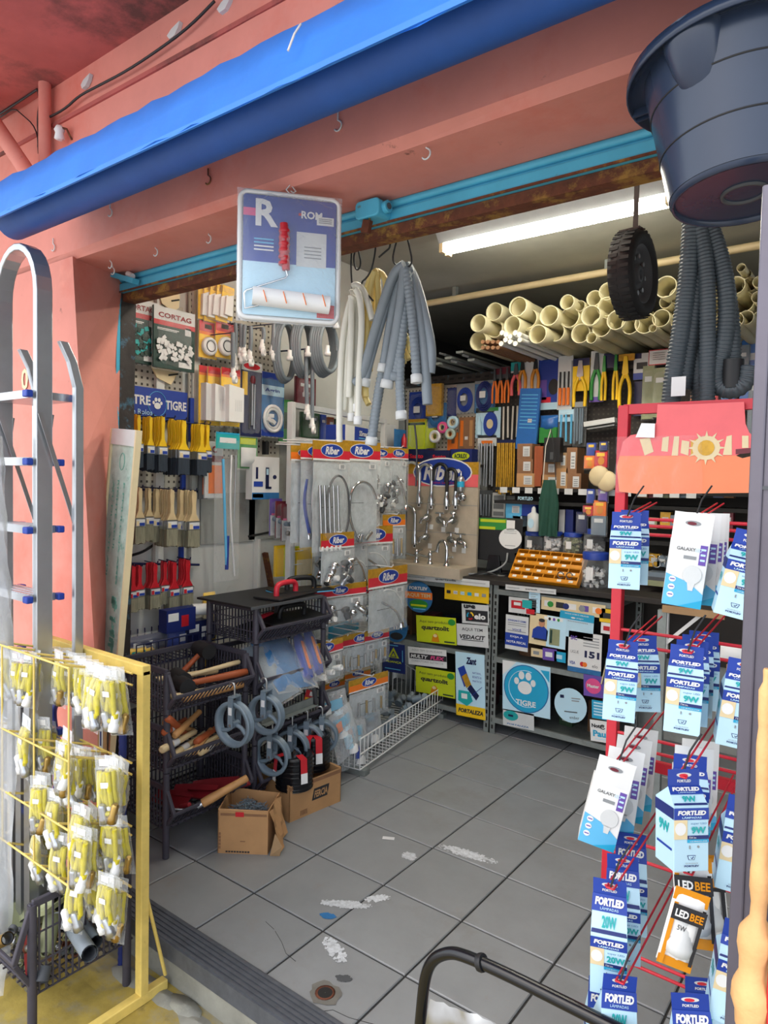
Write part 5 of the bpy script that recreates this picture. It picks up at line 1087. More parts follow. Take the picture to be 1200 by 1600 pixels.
# box standing on the frame
p, W, H = gplace((512, 668, 585, 690), .10); bz_ = onp(540, 690, A5+N5*.1, N5).z
r = thing('product_box', 'blue and white box lying on the white frame shelf bar', 'box', (p.x, p.y, bz_), RZ5+.1); MB().span((-.20, -.06, 0), (.16, .06, .085), 'blue').build('box', r, bevel=.002); q = MB(); q.rect(-.2, .0, -.08, .085, -.0602, 'white'); q.text('SSmaralt', .06, .05, 'white', h=.03, w=.16, y=-.063, bold=.02); q.rect(-.02, .02, .1, .025, -.0602, 'lblue'); q.build('print', r)
# blue bag with red cap, loose wire by the corner
p = at(625, 685, X=XL+.1); r = thing('blue_pouch', 'small blue pouch with a red bottle hanging at the wall corner', 'pouch', p, FL); MB().pillow(-.07, -.09, .07, .06, .03, 'bluepaint').build('pouch', r); MB().lathe([(.018, -.06), (.018, 0), (.008, .015), (.008, .03)], 'red', 12, (0, -.035, 0)).build('bottle', r)
# packs and fittings in the bottom basket
base = A5+N5*.25
for k, (px, py, m, l) in enumerate(((535, 1135, 'pale', 'pale blue bag of shower parts at the near end of the basket'), (552, 1150, 'white', 'large clear white bag with an orange label in the basket'), (520, 1110, 'cyan', 'cyan and white card pack standing in the basket corner'), (570, 1120, 'white2', 'crumpled white bag in the middle of the basket'))):
    p = onp(px, py, A5+N5*(.40-.03*k), N5); r = thing('bagged_fitting', l, 'bag', p, RZ5+rnd(-.5, .1), None, rnd(-.3, -.1), rnd(-.3, .3))
    MB().rect(-.06, .0, .06, .05, -.012, 'cyan' if k != 1 else 'cyan').rect(-.07, -.01, -.02, .04, -.014, 'orange' if k < 2 else 'white').rect(.0, -.03, .05, -.005, -.013, 'pale').build('label_card', r); MB().tube([(.0, -.02, -.05), (.0, -.02, -.11)], .022, 'blue' if k == 1 else m, 12).lathe([(.03, -.02), (.03, .01), (.02, .02)], 'white', 12, (.02, -.02, -.12)).build('contents', r)
    MB().pillow(-.10, -.16, .10, .09, .09, 'haze' if k == 3 else 'cling', 9, 10, 0, .35).build('bag', r)
for k in range(16):
    p = A5+D5*rnd(.42, wid5-.04)+N5*rnd(.1, .40); z = .09+rnd(0, .07); r = thing('plastic_fitting', f"{ORD[k]} grey-blue plastic fitting of the heap in the white wire basket", 'fitting', (p.x, p.y, z), rnd(0, 6), 'grey fittings heaped in the white basket', rnd(-1, 1), rnd(-1, 1))
    b = MB(); b.tube([(0, 0, 0), (.05, 0, 0)], .022, 'greyplastic' if k % 3 else 'condgrey', 12).tube([(.05, 0, 0), (.06, 0, 0)], .027, 'greyplastic', 12).tube([(.02, 0, 0), (.02, .04, 0)], .018, 'condgrey', 10); b.build('tee', r)

# ================================================================== hoses and conduits hanging from the rail
HY = YT+.07
def hang(name, label, cat, path, r_, m, Y=HY, ends=None, endm='white', ribs=0, group=None, dy=0.):
    pts = [at(px, py, Y=Y+dy*(i/len(path))) for i, (px, py) in enumerate(path)]; o = pts[0].copy(); r = thing(name, label, cat, o, 0, group)
    P = smooth([q-o for q in pts], 2); b = MB(); b.tube(P, r_, m, 9); b.build('tube', r)
    if ribs:
        c = MB(); L = 0
        Q = [P[0]]
        for a, e in zip(P, P[1:]):
            n_ = max(1, int((e-a).length/ribs)); Q += [a.lerp(e, (i+1)/n_) for i in range(n_)]
        b2 = MB(); rr = [r_*(.93, 1.0, 1.07, 1.0)[i % 4] for i in range(len(Q))]; b2.tube(Q, rr, m, 12)
        old = r.children[0]; me = old.data; bpy.data.objects.remove(old); bpy.data.meshes.remove(me); b2.build('corrugated_tube', r)
    if ends:
        for which in ends:
            e = P[-1] if which == 1 else P[0]; f = P[-2] if which == 1 else P[1]; d = (e-f).normalized(); q = d.to_track_quat('Z', 'Y').to_matrix()
            MB().lathe([(r_*1.02, -.02), (r_*1.25, -.018), (r_*1.3, .006), (r_*.9, .008), (r_*.85, -.01)], endm, 12, e, q).build('end_cap', r)
    return r
YH = HY+.02
# white hose bundle
wp = [([(552, 462), (546, 475), (536, 520), (531, 600), (530, 680), (531, 690)], 0), ([(556, 464), (551, 480), (544, 540), (541, 600), (537, 640)], 0), ([(548, 458), (552, 455), (556, 480), (554, 540), (550, 600), (549, 655)], 1), ([(556, 452), (562, 462), (566, 500), (561, 580), (559, 660)], 1), ([(550, 448), (558, 444), (570, 455), (582, 500)], 0), ([(560, 470), (558, 500), (557, 600), (558, 640)], 1), ([(549, 462), (549, 520), (546, 600), (545, 620)], 0)]
for k, (pth, e) in enumerate(wp): hang('white_hose', ['long white hose reaching down to the blue box', 'white hose second from the roller kit', 'white hose with a white nut, third in the white bunch', 'white hose with the lowest nut of the white bunch', 'white hose arching over to the grey conduits', 'white hose behind, ending in a ring nut', 'shorter white hose behind the long one'][k], 'hose', pth, .0105, 'condwhite', YH+.012*(k % 3), [1] if e else None, 'white', 0, None, .03)
# yellow hoses
for k, pth in enumerate([[(584, 424), (576, 440), (566, 480), (570, 560), (572, 620)], [(586, 422), (590, 430), (592, 480), (586, 540)], [(590, 424), (600, 430), (604, 445), (600, 480)], [(585, 424), (578, 450), (575, 520), (574, 560)], [(592, 470), (610, 480), (632, 520), (644, 552)], [(592, 475), (615, 500), (630, 540), (638, 562)], [(594, 480), (622, 520), (631, 568)], [(568, 600), (570, 620), (576, 632)], [(588, 424), (582, 460), (580, 520), (578, 580)]]):
    hang('yellow_hose', f"{ORD[k]} pale yellow hose of the bundle behind the grey conduits", 'hose', pth, .010, 'condyellow', YH+.06+.01*(k % 3), None, group='pale yellow hoses')
gp = [([(632, 414), (616, 425), (600, 470), (582, 530), (566, 590), (555, 598)], 0, .016), ([(628, 416), (612, 440), (596, 500), (578, 560), (569, 600)], 1, .0155), ([(630, 418), (622, 440), (608, 520), (599, 578)], 1, .0155), ([(628, 424), (618, 470), (602, 560), (590, 620), (580, 692)], 1, .0155), ([(632, 420), (629, 460), (616, 540), (604, 603)], 1, .016), ([(638, 418), (634, 460), (628, 530), (617, 592)], 1, .0165), ([(634, 414), (642, 430), (654, 480), (664, 560), (668, 632)], 0, .0155), ([(636, 414), (650, 440), (668, 510), (675, 550), (672, 583)], 0, .0155), ([(634, 420), (640, 460), (648, 540), (651, 595)], 1, .014), ([(626, 560), (624, 600), (627, 652)], 1, .014)]
for k, (pth, e, r_) in enumerate(gp): hang('grey_conduit', ['grey conduit reaching farthest toward the roller kit', 'grey conduit with capped end beside the first', 'grey conduit ending highest in the bundle middle', 'longest grey conduit reaching the white frame', 'grey conduit with a bell end at the bundle middle', 'thick pale grey conduit in front of the bundle', 'grey conduit drooping on the lamp side of the bundle', 'outermost grey conduit on the lamp side', 'dark grey conduit behind, with white cap', 'grey ribbed conduit tail with white cap near the wall corner'][k], 'conduit', pth, r_, 'condgrey', YH+.03+.012*(k % 4), [1] if e else None, 'white2' if k != 5 else 'condgrey', .003 if k in (3, 5, 8, 9) else 0)
for k, (pth, l) in enumerate([([(628, 358), (618, 380), (612, 412), (630, 418)], 'black cord holding up the grey conduits'), ([(632, 356), (640, 385), (645, 412), (634, 420)], 'second black cord on the grey conduits'), ([(588, 368), (586, 400), (578, 430), (560, 445), (583, 470)], 'black cord tying the yellow hoses'), ([(550, 385), (548, 420), (552, 465), (546, 475)], 'black cord of the white hose bundle'), ([(560, 390), (565, 415), (556, 425), (552, 400), (558, 386), (590, 372)], 'tangled black cord knot under the rail beside the roller kit'), ([(604, 362), (612, 385), (600, 395), (592, 402)], 'loose black cord end between the hose bundles'), ([(540, 388), (560, 384), (580, 376)], 'black strap wound round the rail'), ([(648, 664), (652, 700), (650, 760)], 'black cord dangling near the wall corner')]):
    pts = smooth([at(px, py, Y=YH+.03) for px, py in pth]); 
    tag(MB().tube(pts, .003 if k != 6 else .006, 'cabledark', 5).build('hanging_string'), l, 'cord')
# ================================================================== counter
CY = 3.66; CZ = at(768, 905, Y=CY).z; CT = CY+.44
ct = thing('counter_top', 'dark worn counter top across the shelves', 'counter', (0, CY, CZ)); xa, xb = at(600, 1000, Y=CY).x-.06, at(1060, 950, Y=CY).x
MB().span((xa, -.02, -.03), (xb, .46, 0), 'shelfdark').build('slab', ct, bevel=.003)
xm = at(768, 1000, Y=CY).x
def unit(label, x0, x1, gl):
    r = thing('shelf_unit', label, 'shelf unit', (0, CY, 0), 0, None)
    for x in (x0, x1):
        for y in (0, .42):
            b = MB().span((x-.018, y, 0), (x+.018, y+.003, CZ-.03), 'galv').span((x-.018 if x == x0 else x+.015, y, 0), (x-.015 if x == x0 else x+.018, y+.03, CZ-.03), 'galv')
            n = 20
            for k in range(n): z = .03+(CZ-.1)*k/n; b.rect(x-.006, z, x+.006, z+.024, y-.0002, 'dark')
            b.build('perforated_post', r)
    for z in (.10, (CZ-.03)*.52, CZ-.055): MB().span((x0, -.004, z-.03), (x1, .43, z), 'galv').build('shelf', r)
    for (z0, z1) in ((.10, (CZ-.03)*.52-.03), ((CZ-.03)*.52, CZ-.085)): MB().span((x0+.02, .012, z0+.002), (x1-.02, .016, z1-.002), 'glassfront').build('glass_front', r)
    MB().span((x0, .425, .05), (x1, .432, CZ-.03), 'shelfdark').build('back_panel', r); return r
xl_ = at(600, 1000, Y=CY).x-.02; xr_ = at(945, 1000, Y=CY).x
u1 = unit('grey slotted-steel shelf unit under the tap board, covered with stickers', xl_, xm-.02, 0); u2 = unit('grey slotted-steel shelf unit under the jars, with a big round blue sticker', xm+.02, xr_+.05, 0)
# dim stock inside the shelves
for k in range(16):
    x = xl_+.06+(xr_-xl_-.1)*(k+.5)/16; zz = .10 if k % 2 else (CZ-.03)*.52; 
    if abs(x-xm) < .1: continue
    r = thing('stored_box', f"{ORD[k]} dim box behind the glass of the counter shelves", 'box', (x, CY+.2, zz), rnd(-.2, .2), 'stock inside the counter shelves'); MB().span((-.04, -.06, 0), (.04, .06, rnd(.1, .2)), ['cardboard2', 'dgrey', 'maroon', 'greendark', 'navy'][k % 5]).build('box', r, bevel=.002); MB().rect(-.02, .03, .02, .06, -.0605, 'white2').build('label', r)
SF = CY-.009
def stick(name, label, quad, fn, cat='sticker'):
    # quad: px of top-left, top-right, bottom-right, bottom-left on the counter front
    P = [at(*q, Y=SF) for q in quad]; c = sum(P, Vector())/4; W = ((P[1]-P[0]).length+(P[2]-P[3]).length)/2; H = ((P[0]-P[3]).length+(P[1]-P[2]).length)/2
    ang = math.atan2((P[1]-P[0]).z, (P[1]-P[0]).x)
    r = thing(name, label, cat, c, 0, None, 0, -ang); b = MB(); fn(b, W, H); b.build('print', r); return r
def fully(b, W, H, m): b.span((-W/2, -.0016, -H/2), (W/2, 0, H/2), m)
yy = -.0022; y2 = -.0036
def s_fort(b, W, H):
    b.disc(0, 0, W/2, H/2, 0, 'bluepaint', 28, .0016); b.rect(-W*.49, -.06*H, W*.49, .16*H, -.0018, 'orange'); b.disc(0, -H*.24, W*.34, H*.16, -.0018, 'green', 18, .0008); b.rect(-W*.28, -H*.3, W*.28, -H*.24, -.0028, 'lime'); b.rect(-W*.2, -H*.4, W*.25, -H*.36, -.0028, 'lblue')
    b.text('FORTLEV', 0, H*.28, 'white', h=H*.11, w=W*.66, y=y2, bold=.04); b.text('AQUI TEM', 0, H*.05, 'cream', h=H*.14, w=W*.86, y=y2, bold=.03)
stick('round_sticker', 'round blue sticker with an orange band at the counter end', ((633, 907), (676, 910), (676, 958), (633, 956)), s_fort)
def s_fort2(b, W, H): b.disc(0, 0, W/2, H/2, 0, 'bluepaint', 28, .0016); b.text('LEV', W*.1, H*.22, 'white', h=H*.12, y=y2, bold=.04); b.text('TEM', W*.1, 0, 'white', h=H*.15, y=y2, bold=.03); b.disc(W*.05, -H*.3, W*.25, H*.12, -.002, 'ink', 16, .001)
stick('round_sticker', 'round blue sticker half hidden by the hanging chrome bag', ((598, 955), (637, 957), (637, 1004), (598, 1002)), s_fort2)
def s_card(b, W, H): fully(b, W, H, 'lime' if False else 'yellow'); b.rect(-W*.5, -H*.5, W*.5, -H*.3, yy, 'yellow'); [b.rect(W*(-.45+.16*k), -H*.12, W*(-.36+.16*k), H*.08, yy, ['ink', 'white', 'pale', 'cyan', 'white', 'grey'][k]) for k in range(6)]; b.text('VISA', -W*.24, -H*.02, 'blue', h=H*.12, w=W*.08, y=y2); b.text('Cielo', -W*.08, -H*.02, 'grey', h=H*.1, w=W*.08, y=y2)
stick('card_sticker', 'pale yellow strip sticker with payment card marks', ((695, 911), (764, 918), (764, 943), (695, 936)), s_card)
def s_elo(b, W, H):
    fully(b, W, H, 'white2'); b.text('use', -W*.2, H*.37, 'ink', h=H*.2, w=W*.45, y=y2, bold=.06); b.rect(-W*.36, -H*.38, W*.46, H*.2, yy, 'ink'); b.text('elo', W*.18, -H*.1, 'white', h=H*.3, w=W*.42, y=y2-.001, bold=.05)
    for a0, m in ((0, 'yellow'), (120, 'cyan'), (240, 'red')): b.tube([(-W*.18+W*.11*cos(rad(a)), y2, -H*.1+W*.11*sin(rad(a))) for a in range(a0, a0+100, 20)], W*.028, m, 5)
stick('black_sticker', 'white and black sticker with a three-colour ring mark', ((722, 943), (764, 946), (764, 976), (722, 974)), s_elo)
def s_ved(b, W, H): fully(b, W, H, 'white2'); b.text('AQUI TEM', 0, H*.26, 'dgrey', h=H*.16, w=W*.66, y=yy, bold=.01); b.text('VEDACIT', 0, -H*.08, 'ink', h=H*.2, w=W*.82, y=yy, bold=.04, shear=.2); b.rect(-W*.35, -H*.24, W*.35, -H*.21, yy, 'ink')
stick('white_sticker', 'white sticker with bold slanted black lettering under the ring mark', ((714, 974), (763, 978), (763, 1012), (714, 1008)), s_ved)
def s_quart(b, W, H):
    fully(b, W, H, 'lime'); b.text('Aqui tem produtos', -W*.04, H*.28, 'dgreen', h=H*.13, w=W*.74, y=yy); b.text('quartzolit', -W*.02, H*.05, 'ink', h=H*.22, w=W*.7, y=yy, bold=.04); b.disc(W*.4, H*.33, W*.09, H*.12, yy, 'green', 14, .0005); b.prism([(-W*.12, -H*.45), (W*.08, -H*.45), (W*.05, -H*.2), (0, -H*.12), (-W*.08, -H*.2)], -.003, -.0016, 'amber'); b.disc(-W*.02, -H*.22, W*.05, H*.06, -.003, 'cream', 10, .0005); b.rect(W*.2, -H*.44, W*.46, -H*.39, yy, 'dgreen')
stick('lime_sticker', 'lime yellow sticker on the upper glass of the counter', ((651, 961), (713, 966), (713, 1008), (651, 1002)), s_quart); stick('lime_sticker', 'lime yellow sticker on the lower glass of the counter', ((650, 1041), (711, 1051), (711, 1092), (650, 1080)), s_quart)
def s_alian(b, W, H):
    fully(b, W, H, 'dblue')
    for q, m in ((1, 'lime'), (.62, 'dblue')): b.prism([(-W*.24*q, H*(-.06*q+.07)), (W*.24*q, H*(-.06*q+.07)), (0, H*(.30*q+.07))], yy-(1-q)*.002-.0006, yy-(1-q)*.002, m)
    b.prism([(-W*.09, H*.06), (W*.09, H*.06), (0, H*.18)], y2-.0006, y2, 'lime'); b.text('ALIANÇA', 0, -H*.14, 'lime', h=H*.09, w=W*.7, y=y2, bold=.03); b.rect(-W*.2, H*.42, W*.2, H*.45, yy, 'lblue'); b.rect(W*.38, -H*.1, W*.41, H*.3, yy, 'lblue'); b.rect(-W*.4, -H*.4, W*.3, -H*.37, yy, 'lblue')
stick('navy_sticker', 'dark blue sticker with a green triangle mark beside the hanging bags', ((598, 1003), (633, 1008), (633, 1053), (598, 1048)), s_alian)
def s_multy(b, W, H): fully(b, W, H, 'white'); b.text('AQUI TEM QUALIDADE', 0, H*.34, 'grey', h=H*.12, w=W*.8, y=yy); b.rect(-W*.46, -H*.14, W*.5, H*.16, yy, 'ink'); b.text('MULTY', -W*.2, 0, 'white', h=H*.2, w=W*.46, y=y2, bold=.04, shear=.2); b.text('FLEX', W*.27, 0, 'pink', h=H*.2, w=W*.36, y=y2, bold=.04, shear=.2); b.text('CONDUTORES ELETRICOS', 0, -H*.27, 'grey', h=H*.1, w=W*.82, y=yy)
stick('white_sticker', 'white sticker with a black band of white and pink letters', ((638, 1010), (698, 1016), (698, 1045), (638, 1037)), s_multy)
def s_zant(b, W, H):
    fully(b, W, H, 'pale'); b.rect(-W/2, -H/2, W/2, -H*.32, yy, 'yellow'); b.text('Zant', W*.05, H*.38, 'navy', h=H*.11, w=W*.36, y=y2, bold=.05, shear=.2); q = .5
    b.prism([(-W*.42, H*.24), (-W*.2, H*.30), (W*.0, H*.05), (-W*.2, -H*.04)], -.0036, -.002, 'blue'); b.prism([(-W*.28, H*.12), (-W*.12, H*.18), (W*.04, H*.02), (-W*.12, -H*.05)], -.005, -.003, 'gold'); b.prism([(W*.02, H*.02), (-W*.1, -H*.06), (W*.2, -H*.22), (W*.3, -H*.14)], -.0036, -.002, 'navy')
    b.prism([(-W*.4, -H*.1), (-W*.02, -H*.1), (.08*W, -H*.24), (-W*.12, -H*.33), (-W*.42, -H*.26)], -.0056, -.002, 'teal'); b.rect(-W*.3, -H*.22, -W*.1, -H*.14, -.0056, 'white')
    b.tube([(W*.4, -.003, 0), (-W*.05, -.003, -H*.2)], W*.01, 'blue', 4)
    for k in range(3): b.text(['NATURAL,', 'BONITO &', 'PRÁTICO'][k], W*.24, H*(.2-.06*k), 'blue', h=H*.035, w=W*.3, y=y2)
    b.text('FORTALEZA', 0, -H*.41, 'ink', h=H*.07, w=W*.86, y=y2, bold=.05, shear=.2)
stick('poster_sticker', 'tall pale poster with a blue bottle and yellow foot band', ((714, 1018), (759, 1024), (757, 1126), (711, 1115)), s_zant)
def s_strip(b, W, H): fully(b, W, H, 'white2'); b.text('quartzolit', W*.02, 0, 'ink', h=H*.4, w=W*.24, y=yy, bold=.03); [b.rect(W*(-.46+.01*k), -H*.1, W*(-.455+.01*k), H*.1, yy, 'grey') for k in range(25)]; [b.rect(W*(.2+.012*k), -H*.1, W*(.205+.012*k), H*.1, yy, 'grey') for k in range(22)]
SF = CY-.024
stick('edge_strip', 'white printed shelf-edge strip under the tap board', ((628, 895), (765, 908), (765, 918), (628, 904)), s_strip, 'strip'); stick('edge_strip', 'white printed strip on the counter edge under the amber bins', ((790, 913), (869, 921), (869, 929), (790, 921)), s_strip, 'strip')
SF = CY-.009
# second unit
def s_tigre(b, W, H):
    fully(b, W, H, 'pale'); b.prism([(-W/2, H/2), (-W*.2, H/2), (-W/2, H*.2)], yy, -.0016, 'white'); b.prism([(W*.3, H*.42), (W*.48, H*.42), (W*.48, H*.2)], yy, -.0016, 'cyan'); b.disc(0, -H*.0, W*.47, H*.47, -.0018, 'bluepaint', 32, .0006); b.disc(0, 0, W*.45, H*.45, -.0026, 'cyan', 32, .0006)
    b.tube([(W*.36*cos(rad(a)), -.0036, H*.36*sin(rad(a))) for a in range(70, 300, 12)], W*.008, 'pale', 4); paw(b, -W*.02, H*.1, W*.28, -.0036, 'white'); b.text('TIGRE', 0, -H*.28, 'white', h=H*.11, w=W*.42, y=-.0046, bold=.03)
stick('round_sticker', 'big square sticker with a blue disc and white paw print', ((786, 1031), (861, 1043), (859, 1122), (785, 1110)), s_tigre)
def s_small(b, W, H): fully(b, W, H, 'white2'); b.disc(-W*.24, H*.16, W*.24, H*.3, -.0018, 'teal', 18, .0006); b.rect(-W*.32, H*.1, -W*.16, H*.22, -.0026, 'navy'); b.text('FORTALEZA', -W*.02, -H*.36, 'bluepaint', h=H*.1, w=W*.7, y=yy, bold=.03, shear=.2)
stick('small_sticker', 'small white sticker with a teal disc below the paw sticker', ((786, 1107), (835, 1116), (834, 1142), (786, 1132)), s_small)
SF = CY-.012
def s_uni(b, W, H): b.disc(0, 0, W/2, H/2, 0, 'pale', 28, .0016); b.rect(-W*.3, H*.2, -W*.18, H*.29, yy, 'navy'); b.rect(W*.05, H*.2, W*.32, H*.23, yy, 'grey'); b.rect(W*.05, H*.13, W*.28, H*.16, yy, 'grey'); b.rect(-W*.2, -H*.2, W*.2, -H*.17, yy, 'dgrey'); b.text('ember', W*.1, -H*.34, 'dgrey', h=H*.09, w=W*.3, y=yy)
stick('round_sticker', 'pale blue round sticker beside the red post', ((867, 1073), (918, 1078), (916, 1132), (866, 1126)), s_uni); SF = CY-.009
def s_master(b, W, H): b.span((-W/2, -.0016, -H/2), (W/2, 0, H/2), 'purple'); b.disc(-W*.05, 0, W*.36, H*.36, -.002, 'pink', 24, .0006); b.text('Master', -W*.05, 0, 'white', h=H*.16, w=W*.55, y=y2, bold=.03)
stick('purple_sticker', 'purple sticker with a pink disc behind the red post', ((912, 1053), (946, 1058), (946, 1092), (912, 1086)), s_master)
def s_lines(b, W, H): fully(b, W, H, 'cyan'); [b.rect(-W*.4, H*(.32-.16*k), W*.4, H*(.4-.16*k), yy, 'pale') for k in range(5)]
stick('cyan_sticker', 'cyan text sticker above the white notice', ((925, 1093), (955, 1098), (955, 1126), (925, 1122)), s_lines)
def s_not(b, W, H): fully(b, W, H, 'white'); b.text('Not@', -W*.12, H*.22, 'ink', h=H*.24, w=W*.62, y=yy, bold=.05); b.text('Pauli', 0, -H*.12, 'cyan', h=H*.3, w=W*.76, y=yy, bold=.04); b.rect(-W*.3, -H*.38, W*.3, -H*.34, yy, 'pale')
stick('notice_sticker', 'white notice with black and cyan lettering low by the red post', ((923, 1124), (958, 1129), (957, 1162), (922, 1157)), s_not)
def s_nota(b, W, H): fully(b, W, H, 'white2'); b.rect(-W*.5, -H*.38, W*.5, -H*.02, yy, 'blue'); [b.text(t, 0, H*z, c, h=H*.07, w=W*w_, y=y2, bold=.02) for t, z, c, w_ in (('SONEGAR É CRIME', .36, 'blue', .8), ('VOCÊ', .1, 'blue', .4), ('EXIJA A', -.12, 'white', .55), ('NOTA FISCAL', -.27, 'white', .86))]; [b.rect(-W*.4, H*z, W*.4, H*(z+.02), yy, 'grey') for z in (.27, .21, .04)]
stick('tax_notice', 'white and blue notice sheet on the upper glass of the second unit', ((793, 960), (827, 965), (824, 1019), (787, 1012)), s_nota)
def s_tools(b, W, H): fully(b, W, H, 'white2'); b.rect(-W*.4, -H*.2, W*.1, H*.3, yy, 'red'); b.rect(W*.0, -H*.1, W*.35, H*.4, -.003, 'teal'); b.rect(-W*.3, 0, -W*.05, H*.2, -.004, 'white'); b.rect(W*.15, -H*.45, W*.45, -H*.15, -.003, 'red')
stick('picture_card', 'red and teal picture card at the top of the second unit', ((795, 932), (838, 937), (838, 962), (795, 956)), s_tools)
def s_rec(b, W, H): fully(b, W, H, 'pale'); [b.rect(-W*.35, H*(.36-.09*k), W*(.3 if k % 2 else .1), H*(.38-.09*k), yy, 'grey') for k in range(8)]
stick('paper_slip', 'narrow white paper slip hanging from the counter edge', ((826, 920), (844, 922), (844, 958), (827, 956)), s_rec)
def s_man(b, W, H):
    fully(b, W, H, 'cream'); b.rect(-W*.02, -H*.5, W*.5, H*.5, yy, 'pale'); b.prism([(-W*.42, -H*.3), (W*.0, -H*.32), (W*.02, 0), (-W*.1, H*.12), (-W*.28, H*.1), (-W*.4, -H*.02)], -.003, -.002, 'blue'); b.disc(-W*.16, H*.22, W*.085, H*.13, -.0032, 'skin', 16, .0006); b.disc(-W*.16, H*.31, W*.085, H*.06, -.004, 'ink', 14, .0006); b.rect(W*.06, -H*.42, W*.34, H*.1, -.003, 'olive'); b.rect(W*.08, -H*.36, W*.14, H*.06, -.004, 'dgreen'); b.rect(-W*.36, -H*.34, W*.0, -H*.29, -.004, 'ink')
    b.rect(-W*.1, H*.36, W*.4, H*.46, -.003, 'white'); [b.disc(W*(.05+.12*k), H*.4, W*.035, H*.05, -.004, ['ink', 'purple', 'green'][k], 12, .0005) for k in range(3)]
stick('printed_poster', 'printed poster of a man in a blue shirt holding a tool', ((829, 957), (885, 966), (884, 1014), (826, 1006)), s_man)
def s_cards(b, W, H): fully(b, W, H, 'cream'); [b.rect(W*(-.45+.19*k), -H*.2, W*(-.32+.19*k), H*.25, yy, ['white', 'ink', 'white', 'purple', 'white'][k]) for k in range(5)]; [b.disc(W*(-.35+.25*k), 0, W*.05, H*.24, -.003, ['green', 'dblue', 'grey', 'orange'][k], 14, .0005) for k in range(4)]
stick('card_strip', 'cream strip of payment card marks above the poster', ((846, 932), (946, 946), (946, 966), (846, 952)), s_cards)
def s_pay(b, W, H):
    fully(b, W, H, 'pale'); b.rect(-W*.5, H*.2, W*.5, H*.5, yy, 'cyan'); b.text('PAGUE COM O CELULAR', 0, H*.42, 'white', h=H*.05, w=W*.7, y=y2, bold=.02); b.disc(-W*.1, H*.28, W*.07, H*.03, y2, 'white', 12, .0005); b.text('pago', W*.1, H*.28, 'white', h=H*.06, w=W*.2, y=y2); [b.rect(-W*.25+W*.05*k, H*.12, -W*.22+W*.05*k, H*.15, yy, 'grey') for k in range(12)]
stick('cyan_sticker', 'cyan headed sheet beside the poster', ((875, 953), (928, 962), (927, 1002), (874, 992)), s_pay)
def s_151(b, W, H):
    fully(b, W, H, 'white'); b.rect(-W*.5, -H*.5, W*.5, -H*.38, yy, 'bluepaint'); b.text('151', W*.22, -H*.02, 'navy', h=H*.17, w=W*.44, y=yy, bold=.05); b.text('SAC', -W*.34, H*.34, 'purple', h=H*.11, w=W*.2, y=yy, bold=.04); [b.rect(-W*.05, H*(.38-.07*k), W*.42, H*(.4-.07*k), yy, 'grey') for k in range(4)]; b.text('LIGUE', -W*.3, 0, 'dgrey', h=H*.07, w=W*.24, y=yy)
    b.text('VISA', -W*.36, -H*.28, 'blue', h=H*.08, w=W*.18, y=yy, bold=.03); b.disc(-W*.06, -H*.28, W*.07, H*.06, yy, 'red', 14, .0005); b.disc(W*.02, -H*.28, W*.07, H*.06, -.003, 'orange', 14, .0005); b.text('elo', W*.32, -H*.28, 'ink', h=H*.08, w=W*.16, y=yy)
stick('info_sheet', 'white sheet with large blue digits and card marks', ((890, 985), (942, 993), (938, 1058), (886, 1046)), s_151)
for k, (q, m, l) in enumerate(((((830, 1012), (848, 1015), (848, 1028), (830, 1025)), 'cream', 'small cream label below the poster'), (((848, 1012), (870, 1015), (870, 1034), (848, 1030)), 'purple', 'small purple payment label'), (((866, 1017), (884, 1020), (884, 1036), (866, 1033)), 'cyan', 'small cyan payment label'), (((937, 950), (965, 954), (965, 975), (937, 971)), 'yellow', 'yellow square label at the red post'), (((940, 972), (960, 975), (958, 992), (938, 989)), 'white', 'white and red label under the yellow square'))):
    def s_l(b, W, H): fully(b, W, H, m); b.rect(-W*.3, -H*.2, W*.2, H*.2, yy, ['grey', 'white', 'pale', 'ink', 'red'][k])
    stick('small_label', l, q, s_l)
# sticks of trim standing at the post
q = thing('plastic_strips', 'blue and yellow plastic strips leaning at the counter behind the red post', 'strips', at(940, 1060, Y=CY-.03)); MB().bar((0, 0, -.03), (.03, 0, .12), .012, .006, 'cream').build('strip', q); MB().bar((.02, .008, -.02), (.06, .008, .1), .02, .006, 'bluepaint').build('strip', q)

# ================================================================== tap board on the counter
BY = CY+.14
p, W, H, _ = place((636, 722, 746, 880), None, BY)
tb = thing('tap_display_board', 'wooden display board with a logo header on the counter, fitted with taps', 'display board', p)
MB().span((-W/2, 0, -H), (W/2, .02, 0), 'boardwood').build('panel', tb)
b = MB(); b.rect(-W/2, -H*.24, W/2, 0, -.0005, 'gold'); b.rect(-W/2, -H*.24, W/2, -H*.12, -.0015, 'boardpink'); logo(b, W, W*.0, -H*.10, W*.42, -.0025); b.text('LINHA SANITARIA', W*.05, -H*.205, 'red', h=H*.02, w=W*.42, y=-.004)
for k in range(2): b.rect(-W/2, -H*(.42+.28*k), W/2, -H*(.415+.28*k), -.0005, 'grey')
b.build('header_print', tb)
pb, Wb, Hb, _ = place((617, 872, 742, 905), None, BY-.16)
MB().span((-W*.62, -.20, -H-.065), (W*.5, .02, -H+.0), 'boardwood').build('base_box', tb, bevel=.002)
